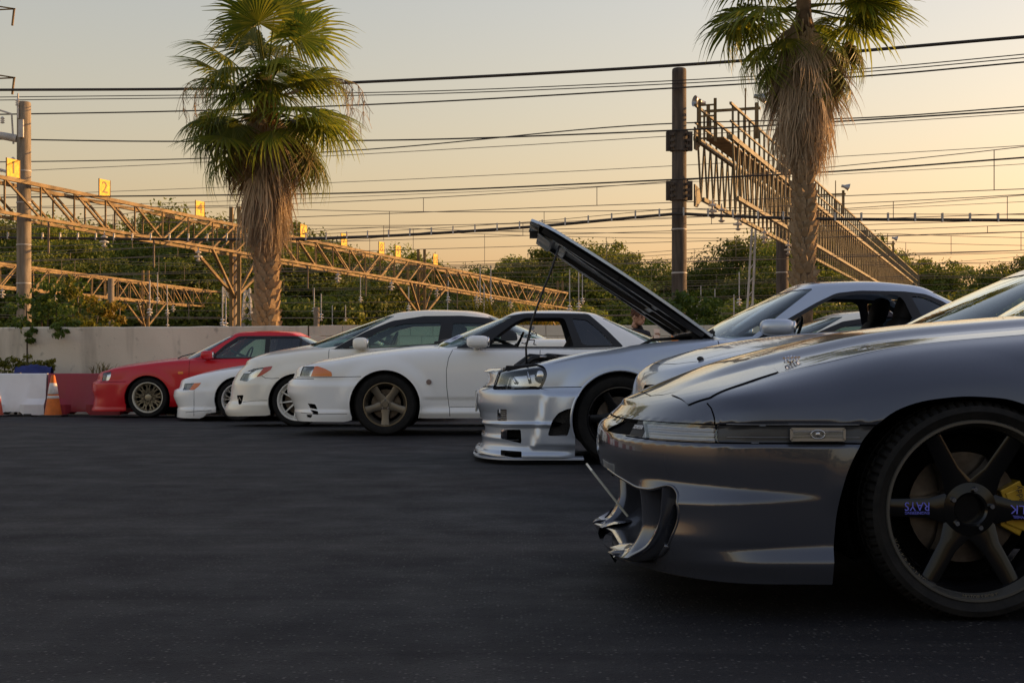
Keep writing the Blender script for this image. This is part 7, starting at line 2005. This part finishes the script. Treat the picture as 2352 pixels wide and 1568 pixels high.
# --- cream four door sedan
def cream_sedan():
    X0, Yn, w, L, zg = -3.58, 17.2, 0.885, 4.52, 0.0; A = locf(X0, Yn, zg); Q = lambda pts, dy=0: PL(A, pts, dy)
    cxw, czw = A(682, 923)
    hl = Q([(545, 873.5), (557, 856), (580, 847), (606.5, 843), (588.5, 866), (575, 872), (567, 876)]); hr = Q([(588.5, 866), (606.5, 843), (626, 840.5), (621.5, 849), (601, 862)])
    def disp(X, Y, Z):
        D = 0.012*sstep(0.60, 0.5, Z)*sstep(0.9, 0.5, X)+0.016*sstep(0.30, 0.27, Z)*sstep(0.9, 0.6, X)
        D += 0.012*sstep(0.30, 0.27, Z)*sstep(1.3, 1.45, X)*sstep(3.3, 3.1, X)-0.008*sstep(0.62, 0.56, Z)*sstep(0.36, 0.42, Z)*sstep(1.35, 1.5, X)
        return D
    S = dict(label='cream white four door sedan with white multi spoke wheels and high rounded roof', A=A, X0=X0, Yn=Yn, zg=zg, w=w, L=L, paint=p_cream, D=0.52, n=2.3, nF=30, nS=100, nT=46, flare=0.020, rim=0.006,
        zb=[(0, 0.13), (0.60, 0.14), (0.7, 0.16), (1.4, 0.19), (3.3, 0.20), (L, 0.26)],
        zt=[(0, 0.655), (0.08, 0.70), (0.2, 0.755), (0.35, 0.81), (0.55, 0.86), (0.8, 0.895), (1.05, 0.93), (1.35, 0.95), (1.8, 0.965), (3.0, 1.01), (3.8, 1.05), (L, 1.06)],
        nose=[(0.12, 0.03), (0.18, 0.0), (0.3, 0.05), (0.45, 0.07), (0.55, 0.09), (0.65, 0.14), (0.75, 0.25)],
        sect=[(0.4, SECF), (1.4, SEC)], wplan=[(0, 0.0), (1.2, 0.0), (L, 0.03)], crown=[(0, 0), (0.1, 0.01), (0.5, 0.05), (1.2, 0.075), (3, 0.05), (L, 0.02)],
        wheels=[(cxw, czw, 0.345), (cxw+2.70, czw, 0.345)], rt=0.312, winset=0.115,
        regions=[('headlight', rounded(hl, 0.015), 'side', -0.004), ('red_lamp_tip', rounded(hr, 0.012), 'side', 0.002), ('fog_lamp', rounded(Q([(539, 908), (558, 907), (553, 928), (546, 929)]), 0.012), 'side', -0.025),
                 ('upper_grille', rounded([(-0.2, 0.66), (0.46, 0.66), (0.42, 0.60), (-0.2, 0.58)], 0.02), 'front', -0.03), ('lower_grille', rounded([(-0.2, 0.42), (0.42, 0.42), (0.46, 0.26), (-0.2, 0.26)], 0.03), 'front', -0.05)],
        mats={'headlight': M['lens'], 'red_lamp_tip': M['red_lens'], 'fog_lamp': M['gap'], 'upper_grille': M['gap'], 'lower_grille': M['gap']}, bowls={'headlight': (m_head, -0.045)},
        lines=[(Q([(601, 863), (610, 868), (625, 869), (642, 868)]), 0.006, 'side'), (Q([(556, 923), (585, 920), (614, 919)]), 0.005, 'side'), ], doors=[('front_door', 1.36, 2.42, 0.27), ('rear_door', 2.43, 3.25, 0.27)], bonnet=[(0.16, -0.02), (0.18, 0.35), (0.30, 0.56), (0.6, 0.66), (1.0, 0.69), (1.10, 0.5), (1.08, -0.02)],
        seeds=[('front_bumper', A(580, 905), 'side'), ('front_wing', (1.25, 0.80), 'side')],
        hole=[(1.35, -0.3), (1.40, 0.45), (1.7, 0.66), (3.5, 0.64), (3.7, 0.5), (3.7, -0.3)],
        cabin=dict(xb0=0.98, xb1=4.05, wb=[(1.0, 0.74), (1.6, 0.82), (3.2, 0.82), (4.1, 0.72)], xt0=2.05, xt1=3.35, wt=[(2.0, 0.56), (2.6, 0.595), (3.4, 0.56)], zr=[(1.9, 1.34), (2.2, 1.385), (2.6, 1.41), (3.0, 1.40), (3.4, 1.345)], Df=0.46, Dr=0.35, Dtf=0.2, Dtr=0.2, crown=0.030, bulge=0.045, n=2.2),
        glass=[('front_window', Q([(800, 798), (840, 778), (893, 752), (930, 743), (1013, 741), (1006, 788), (900, 797)], 0.12), None), ('vent_window', Q([(766, 806), (789, 797), (793, 803), (770, 808)], 0.12), M['glass_dark']),
               ('rear_window_side', Q([(1040, 742), (1110, 742), (1150, 750), (1150, 780), (1036, 786)], 0.12), M['glass_green'])],
        frames=[Q([(755, 810), (780, 793), (840, 761), (900, 736), (972, 725), (1060, 724), (1130, 730), (1185, 760), (1190, 782), (1040, 790), (900, 800), (840, 805)], 0.12)],
        wheel_mesh=wheel_meshes('cream', 0.312, 0.242, 0.225, 'multi', simple('white_alloy', (0.82, 0.79, 0.70), 0.35), simple('white_alloy_lip', (0.85, 0.82, 0.74), 0.3), disc=0.165, caliper=simple('caliper_red', (0.35, 0.02, 0.03), 0.4)), ws_mat=M['glass_green'])
    S['mats'].update({'front_window': M['glass_green']})
    S['glass'][0] = ('front_window', S['glass'][0][1], M['glass_green'])
    if 'disp' in dir(): S['disp'] = disp
    car, b = make_car(S)
    cabin_inside(car, 1.42, 3.75, 0.74, 0.95, 1.62, 1.02, [(2.45, -0.37), (2.45, 0.37)], (2.02, 0.37, 1.0), 3.35)
    mirror(car, A(829, 792)[0], 0.80, A(829, 792)[1]+0.015, p_cream, (0.095, 0.09, 0.075), 0.06)
    for sg in (-1, 1):
        mb = MB(); 
        for a in range(3): mb.bar((A(548, 0)[0]-0.004, sg*(w-0.07), A(0, 912)[1]), (A(548, 0)[0]+0.02*math.cos(R(90+120*a)), sg*(w-0.07), A(0, 918)[1]+0.02*math.sin(R(90+120*a))), 0.008)
        mb.build('fog_badge', M['alu'], car)
    for hx_ in (2.25, 3.10):
        for sg in (-1, 1):
            p = b.patch.at_side(hx_, 0.80, 0.008); mb = MB(); mb.box((0, 0, 0), (0.20, 0.025, 0.035)); mb.build('door_handle', p_cream, car, loc=(p.x, sg*p.y, p.z), bevel=0.008)
    wiper(car, [(1.10, -0.5, 1.0), (1.2, -0.2, 1.035), (1.45, 0.3, 1.10)])
    return car
CREAM = cream_sedan()

# --- low white coupe whose nose shows between the cream and the red car
def low_white():
    X0, Yn, w, L, zg = -4.98, 20.4, 0.85, 4.35, -0.061; A = locf(X0, Yn, zg); Q = lambda pts, dy=0: PL(A, pts, dy)
    cxw, czw = A(546, 918)
    hl = Q([(417.5, 896), (421, 880.5), (446, 879.5), (434, 895.5)]); am = Q([(434, 895.5), (446, 879.5), (462, 879), (456, 887), (446, 895)])
    def disp(X, Y, Z): return 0.012*sstep(0.50, 0.42, Z)*sstep(0.9, 0.5, X)+0.018*sstep(0.20, 0.17, Z)*sstep(0.9, 0.6, X)
    S = dict(label='low white coupe nose with chrome wheel between the cream sedan and the red sedan', A=A, X0=X0, Yn=Yn, zg=zg, w=w, L=L, paint=p_white, D=0.45, n=2.4, nF=24, nS=70, nT=40, flare=0.015,
        zb=[(0, 0.05), (0.52, 0.05), (0.6, 0.12), (1.4, 0.16), (3.3, 0.18), (L, 0.24)],
        zt=[(0, 0.53), (0.10, 0.572), (0.3, 0.625), (0.55, 0.685), (0.9, 0.745), (1.3, 0.79), (1.8, 0.82), (3.0, 0.85), (L, 0.86)],
        nose=[(0.05, 0.07), (0.16, 0.08), (0.26, 0.04), (0.36, 0.0), (0.43, 0.01), (0.46, 0.07), (0.58, 0.10)],
        sect=[(0.3, SECF), (1.4, SEC)], crown=[(0, 0), (0.1, 0.01), (0.5, 0.04), (1.4, 0.05), (3, 0.04), (L, 0.02)],
        wheels=[(cxw, czw, 0.335), (cxw+2.5, czw, 0.335)], rt=0.305, winset=0.112,
        regions=[('headlight', rounded(hl, 0.01), 'side', -0.004), ('corner_lamp', rounded(am, 0.012), 'side', 0.002), ('number_plate_recess', [(-0.2, 0.36), (0.17, 0.36), (0.17, 0.22), (-0.2, 0.22)], 'front', -0.02)],
        mats={'headlight': M['lens'], 'corner_lamp': M['amber'], 'number_plate_recess': M['gap']}, bowls={'headlight': (m_lamp, -0.04)},
        lines=[(Q([(446, 896), (446, 955)]), 0.006, 'side'), (Q([(425, 947), (455, 944), (486, 942)]), 0.006, 'side'), ], doors=[('door', 1.45, 2.6, 0.25)], bonnet=[(0.14, -0.02), (0.18, 0.35), (0.30, 0.56), (0.7, 0.64), (1.5, 0.66), (1.6, 0.4), (1.58, -0.02)],
        seeds=[('front_bumper', A(430, 915), 'side'), ('front_wing', A(500, 870), 'side')],
        hole=[(2.0, -0.3), (2.0, 0.45), (2.2, 0.62), (3.3, 0.60), (3.45, 0.45), (3.45, -0.3)],
        cabin=dict(xb0=1.75, xb1=3.75, wb=[(1.7, 0.70), (2.2, 0.76), (3.2, 0.75), (3.8, 0.66)], xt0=2.45, xt1=3.05, wt=0.55, zr=[(2.4, 1.16), (2.7, 1.19), (3.1, 1.15)], Df=0.32, Dr=0.3, crown=0.03),
        glass=[('side_window', [(2.25, 0.86), (2.55, 1.08), (3.0, 1.10), (3.05, 0.88)], M['glass_dark'])], frames=[[(2.15, 0.84), (2.52, 1.12), (3.08, 1.13), (3.45, 0.88)]],
        wheel_mesh=wheel_meshes('low', 0.305, 0.235, 0.225, 'mesh', simple('chrome_alloy', (0.6, 0.58, 0.54), 0.3, 0.5), simple('silver_lip', (0.82, 0.80, 0.77), 0.35, 0.15), disc=0.13))
    if 'disp' in dir(): S['disp'] = disp
    car, b = make_car(S)
    cabin_inside(car, 2.02, 3.5, 0.68, 0.82, 2.2, 0.88, [(2.7, -0.35), (2.7, 0.35)], None, None)
    mirror(car, 2.2, 0.80, 0.9, p_white)
    mb = MB(); rows = [[(x, y, 1.04+0.02*math.sin((x-3.8)/0.3*PI)) for y in np.linspace(-0.7, 0.7, 9)] for x in np.linspace(3.8, 4.1, 5)]; mb.grid(np.array(rows))
    for y in (-0.6, 0.6): mb.box((3.95, y, 0.94), (0.2, 0.03, 0.22))
    mb.build('rear_spoiler', p_white, car)
    # red plate / tow area under the nose
low_white()

# --- red four door sedan
def red_sedan():
    X0, Yn, w, L, zg = -6.60, 21.9, 0.86, 4.6, -0.067; A = locf(X0, Yn, zg); Q = lambda pts, dy=0: PL(A, pts, dy)
    cxw, czw = A(338.5, 914)
    hl = Q([(232, 875.6), (234, 856), (254.5, 853), (254, 864), (250, 873)])
    def disp(X, Y, Z):
        D = 0.016*sstep(0.58, 0.52, Z)*sstep(1.0, 0.6, X)+0.014*sstep(0.16, 0.13, Z)*sstep(0.9, 0.6, X)
        D += -0.008*sstep(0.40, 0.36, Z)*sstep(0.24, 0.3, Z)*sstep(1.4, 1.5, X)*sstep(3.2, 3.0, X)
        return D
    S = dict(label='red four door sedan with dark tinted rear windows parked in front of the wall', A=A, X0=X0, Yn=Yn, zg=zg, w=w, L=L, paint=p_red, D=0.44, n=2.5, nF=26, nS=80, nT=44, flare=0.020,
        zb=[(0, 0.10), (0.62, 0.11), (0.72, 0.15), (1.4, 0.17), (3.2, 0.18), (L, 0.26)],
        zt=[(0, 0.64), (0.1, 0.685), (0.25, 0.715), (0.5, 0.775), (0.8, 0.82), (1.1, 0.86), (1.45, 0.895), (1.8, 0.915), (3.2, 0.94), (4, 0.955), (L, 0.94)],
        nose=[(0.1, 0.0), (0.2, 0.02), (0.3, 0.04), (0.44, 0.0), (0.53, 0.005), (0.57, 0.06), (0.66, 0.09), (0.8, 0.2)],
        sect=[(0.3, [(0.012, 0.0), (0.004, 0.08), (0.0, 0.25), (0.0, 0.52), (0.004, 0.74), (0.014, 0.88), (0.036, 0.955), (0.075, 0.985), (0.130, 1.0)]), (1.4, SEC)],
        crown=[(0, 0), (0.1, 0.01), (0.5, 0.045), (1.4, 0.05), (3, 0.04), (L, 0.02)], wheels=[(cxw, czw, 0.35), (cxw+2.665, czw, 0.345)], rt=0.312, winset=0.112,
        regions=[('headlight', rounded(hl, 0.015), 'side', -0.004), ('side_marker', rounded(Q([(408.5, 853), (420.5, 853), (420.5, 859), (408.5, 859)]), 0.01), 'side', 0.004),
                 ('upper_grille', rounded([(-0.2, 0.635), (0.44, 0.63), (0.40, 0.585), (-0.2, 0.58)], 0.02), 'front', -0.03), ('lower_grille', rounded([(-0.2, 0.36), (0.48, 0.36), (0.48, 0.18), (-0.2, 0.18)], 0.03), 'front', -0.05)],
        mats={'headlight': M['lens'], 'side_marker': M['amber'], 'upper_grille': M['gap'], 'lower_grille': M['gap']}, bowls={'headlight': (m_head, -0.05)},
        lines=[(Q([(228, 877), (252, 877), (290, 876)]), 0.006, 'side'), ], doors=[('front_door', A(434, 0)[0], A(612.5, 0)[0], 0.25), ('rear_door', A(614, 0)[0], A(700, 0)[0], 0.25)], bonnet=[(0.14, -0.02), (0.18, 0.35), (0.30, 0.56), (0.7, 0.67), (1.45, 0.70), (1.52, 0.4), (1.5, -0.02)],
        seeds=[('front_bumper', A(260, 910), 'side'), ('front_wing', A(400, 850), 'side')],
        hole=[(1.75, -0.3), (1.75, 0.45), (2.0, 0.64), (3.55, 0.62), (3.7, 0.45), (3.7, -0.3)],
        cabin=dict(xb0=1.42, xb1=3.95, wb=[(1.4, 0.74), (1.9, 0.79), (3.3, 0.79), (4.0, 0.70)], xt0=2.22, xt1=3.28, wt=[(2.2, 0.565), (2.8, 0.59), (3.4, 0.57)], zr=[(2.1, 1.28), (2.4, 1.315), (2.8, 1.325), (3.1, 1.315), (3.4, 1.26)], Df=0.32, Dr=0.25, Dtf=0.14, Dtr=0.14, crown=0.03, bulge=0.02),
        glass=[('front_window', Q([(492, 822), (520, 797), (548, 778), (560, 776), (609, 776), (609, 821)], 0.15), M['glass_green']), ('rear_window_side', Q([(620, 776), (688, 776), (688, 814), (660, 819), (620, 820)], 0.15), M['glass_dark']), ('quarter_window', Q([(693, 778), (719, 797), (719, 800), (693, 806)], 0.15), M['glass_dark'])],
        frames=[Q([(482, 825), (515, 793), (545, 772), (560, 771), (690, 771), (727, 798), (726, 804), (690, 815), (613, 824)], 0.15)],
        wheel_mesh=wheel_meshes('red', 0.312, 0.236, 0.225, 'mesh', simple('dark_mesh_alloy', (0.34, 0.29, 0.20), 0.35, 0.5), simple('polished_lip', (0.78, 0.73, 0.60), 0.35, 0.15), disc=0.14), ws_mat=M['glass'])
    if 'disp' in dir(): S['disp'] = disp
    car, b = make_car(S)
    cabin_inside(car, 1.8, 3.75, 0.70, 0.90, 2.05, 0.95, [(2.5, -0.37), (2.5, 0.37)], (2.3, 0.37, 0.93), 3.4)
    mirror(car, A(478, 815)[0], 0.80, A(478, 815)[1], p_red, (0.10, 0.085, 0.065), 0.06)
    for sg in (-1, 1):
        mb = MB(); mb.ell((0.33, sg*0.70, 0.61), (0.03, 0.02, 0.03)); mb.build('lamp_fitting', M['chrome'], car, smooth=True)
    for hpx in (588, 676):
        for sg in (-1, 1):
            p = b.patch.at_side(*A(hpx, 845), 0.006); mb = MB(); mb.box((0, 0, 0), (0.19, 0.022, 0.045)); mb.build('door_handle', p_red, car, loc=(p.x, sg*p.y, p.z), bevel=0.008)
    wiper(car, [(1.40, -0.62, float(b.g(1.40, 0.62))+0.012), (1.44, -0.5, float(b.g(1.44, 0.5))+0.03), (1.62, -0.1, 1.02)])
red_sedan()

# --- copy of the sedan, seen only through the window of the open-bonnet car
c2 = copy_tree(CREAM); c2.location.x = 2.0; c2.location.y += 0.3
tag(c2, 'white sedan glimpsed through the side window of the coupe with the raised bonnet', 'car', 'cars parked side by side')
# ---------------------------------------------------------------- person behind the white coupe
def person():
    px, Yp = 1458, 17.0
    x = (px-1176)/F*Yp
    root = empty('person', (x, Yp, float(gz(Yp)))); root.scale = (0.9, 0.9, 0.9); tag(root, 'person with brown hair in dark clothes looking down behind the white coupe', 'person')
    sc = 0.90
    J = {'pelvis': (0, 0.06, 0.80), 'belly': (0, 0.03, 0.95), 'chest': (0.01, -0.02, 1.14), 'neck': (0.03, -0.05, 1.30), 'head0': (0.045, -0.055, 1.36),
         'shL': (-0.15, -0.01, 1.22), 'elL': (-0.17, -0.04, 0.98), 'wrL': (0.02, -0.22, 1.02), 'shR': (0.17, -0.03, 1.22), 'elR': (0.22, -0.06, 0.98), 'wrR': (0.25, -0.22, 1.13),
         'hipL': (-0.09, 0.06, 0.76), 'knL': (-0.10, -0.05, 0.45), 'anL': (-0.10, 0.05, 0.09), 'toL': (-0.10, -0.10, 0.04), 'hipR': (0.09, 0.06, 0.76), 'knR': (0.11, -0.04, 0.45), 'anR': (0.11, 0.06, 0.09), 'toR': (0.12, -0.09, 0.04)}
    rad = {'pelvis': .13, 'belly': .12, 'chest': .135, 'neck': .05, 'head0': .045, 'shL': .065, 'elL': .045, 'wrL': .032, 'shR': .065, 'elR': .045, 'wrR': .032,
           'hipL': .085, 'knL': .06, 'anL': .045, 'toL': .04, 'hipR': .085, 'knR': .06, 'anR': .045, 'toR': .04}
    E = [('pelvis', 'belly'), ('belly', 'chest'), ('chest', 'neck'), ('neck', 'head0'), ('chest', 'shL'), ('shL', 'elL'), ('elL', 'wrL'), ('chest', 'shR'), ('shR', 'elR'), ('elR', 'wrR'),
         ('pelvis', 'hipL'), ('hipL', 'knL'), ('knL', 'anL'), ('anL', 'toL'), ('pelvis', 'hipR'), ('hipR', 'knR'), ('knR', 'anR'), ('anR', 'toR')]
    names = list(J)
    def skin(nm, names, J, rad, E, mat, levels=2, rootn=None):
        me = bpy.data.meshes.new(nm); me.from_pydata([J[n] for n in names], [(names.index(a), names.index(b)) for a, b in E], [])
        o = bpy.data.objects.new(nm, me); COL.objects.link(o)
        md = o.modifiers.new('skin', 'SKIN'); md.use_smooth_shade = True
        for i, n in enumerate(names):
            v = me.skin_vertices[0].data[i]; v.radius = (rad[n], rad[n]); v.use_root = (n == (rootn or names[0]))
        sb = o.modifiers.new('sub', 'SUBSURF'); sb.levels = levels; sb.render_levels = levels
        dg = bpy.context.evaluated_depsgraph_get(); dg.update()
        m2 = bpy.data.meshes.new_from_object(o.evaluated_get(dg)); bpy.data.objects.remove(o); m2.materials.clear(); m2.materials.append(mat); m2.name = nm; m2.shade_smooth()
        return obj(nm, m2, root)
    skinm = noisy('skin', (0.42, 0.22, 0.14), (0.50, 0.28, 0.19), 12, 0.5); cloth = noisy('dark_clothes', (0.02, 0.02, 0.025), (0.04, 0.04, 0.05), 14, 0.9)
    skin('body', names, J, rad, E, cloth)
    # head, face turned down to the right of the picture
    hd = MB(); hd.ell((0, 0, 0), (0.078, 0.092, 0.115), 20, 14); hd.ell((0, -0.055, -0.055), (0.050, 0.045, 0.055), 14, 10); hd.ell((0, -0.093, -0.018), (0.014, 0.020, 0.024), 10, 8)
    hd.ell((-0.080, 0.005, -0.015), (0.012, 0.022, 0.032), 10, 8); hd.ell((0.080, 0.005, -0.015), (0.012, 0.022, 0.032), 10, 8); hd.tube([(0, 0.02, -0.09), (0, 0.03, -0.17)], 0.045, 10)
    Mh = Matrix.Translation((0.05, -0.06, 1.47)) @ Matrix.Rotation(R(42), 4, 'Z') @ Matrix.Rotation(R(20), 4, 'X')
    hd.xf(Mh); hdo = hd.build('head', skinm, root, smooth=True)
    for nm, c, r, m_ in (('eye', (-0.032, -0.083, 0.012), (0.013, 0.008, 0.008), M['black']), ('eye', (0.032, -0.083, 0.012), (0.013, 0.008, 0.008), M['black']), ('mouth', (0, -0.096, -0.062), (0.020, 0.006, 0.006), simple('lips', (0.35, 0.10, 0.09), 0.5) if 'lips' not in bpy.data.materials else bpy.data.materials['lips'])):
        q = MB(); q.ell(c, r, 10, 6); q.xf(Mh); q.build(nm, m_, hdo, smooth=True)
    hm = noisy('hair', (0.055, 0.018, 0.008), (0.13, 0.045, 0.018), 40, 0.55, stretch=(1, 1, 0.2)); rr = random.Random(4)
    hr = MB()
    hr.ell((0, 0.018, 0.030), (0.090, 0.098, 0.098), 20, 12)
    for k in range(170):
        a = rr.uniform(0, 2*PI); e0 = rr.uniform(0.15, 1.3)
        p = Vector((0.090*math.cos(a)*math.cos(e0), 0.018+0.098*math.sin(a)*math.cos(e0), 0.03+0.098*math.sin(e0)))
        dn = Vector((math.cos(a)*0.02, math.sin(a)*0.02, -rr.uniform(0.05, 0.10) if math.sin(a) > -0.75 else -rr.uniform(0.03, 0.05)))
        hr.tube([p*1.0, p*1.06+dn*0.4, p*1.04+dn], [0.008, 0.007, 0.002], 4, False)
    hr.xf(Mh); hr.build('hair', hm, root, smooth=True)
    # hands: palm and five fingers round the phone
    for wn, ph, sgn in (('wrR', (0.265, -0.25, 1.19), 1), ('wrL', (0.06, -0.27, 1.06), -1)):
        w0 = Vector(J[wn]); p = Vector(ph); d = (p-w0).normalized()
        Jh = {'wr': tuple(w0), 'pa': tuple(w0+d*0.075)}; rh = {'wr': 0.026, 'pa': 0.030}; Eh = [('wr', 'pa')]
        for k in range(4):
            o_ = Vector((0.020*(k-1.5), 0, 0)); L = (0.030, 0.034, 0.032, 0.025)[k]
            a = w0+d*0.085+o_; b_ = a+d*L+Vector((0, -0.008, 0)); c = b_+Vector((0, -L*0.7, L*0.4))
            for n_, q_, r_ in (('a%d' % k, a, .0095), ('b%d' % k, b_, .009), ('c%d' % k, c, .0075)): Jh[n_] = tuple(q_); rh[n_] = r_
            Eh += [('pa', 'a%d' % k), ('a%d' % k, 'b%d' % k), ('b%d' % k, 'c%d' % k)]
        a = w0+d*0.035+Vector((-0.034*sgn, -0.008, 0)); b_ = a+d*0.03+Vector((-0.012*sgn, -0.018, 0)); c = b_+d*0.024
        for n_, q_, r_ in (('t0', a, .012), ('t1', b_, .010), ('t2', c, .008)): Jh[n_] = tuple(q_); rh[n_] = r_
        Eh += [('wr', 't0'), ('t0', 't1'), ('t1', 't2')]
        skin('hand', list(Jh), Jh, rh, Eh, skinm, 1)
    ph = MB(); ph.box((0, 0, 0), (0.072, 0.009, 0.148)); pho = ph.build('phone', simple('phone_case', (0.70, 0.52, 0.40), 0.4), None, bevel=0.004, loc=(x+0.236, Yp-0.25, float(gz(Yp))+1.10), rot=(R(-22), R(8), R(15)))
    tag(pho, 'pale phone held up by the person behind the white coupe', 'phone')
    q = MB(); q.box((0.015, 0.0055, 0.045), (0.022, 0.003, 0.028)); q.build('camera_bump', M['black'], pho)
    return root
person()

op = at(1552, 838, 18.2); o = empty('orange_post', (op.x, 18.2, float(gz(18.2)))); tag(o, 'plain orange post glimpsed under the hinge of the raised bonnet', 'post')  # orange item of unknown kind, drawn as a plain post
mb = MB(); mb.lathe([(0.0, 1.33), (0.05, 1.33), (0.055, 1.30), (0.055, 0.08), (0.09, 0.05), (0.16, 0.03), (0.17, 0.0)], 20, 'Z'); mb.build('shaft', simple('post_orange', (0.75, 0.22, 0.02), 0.45), o, smooth=R(40), recalc=True)
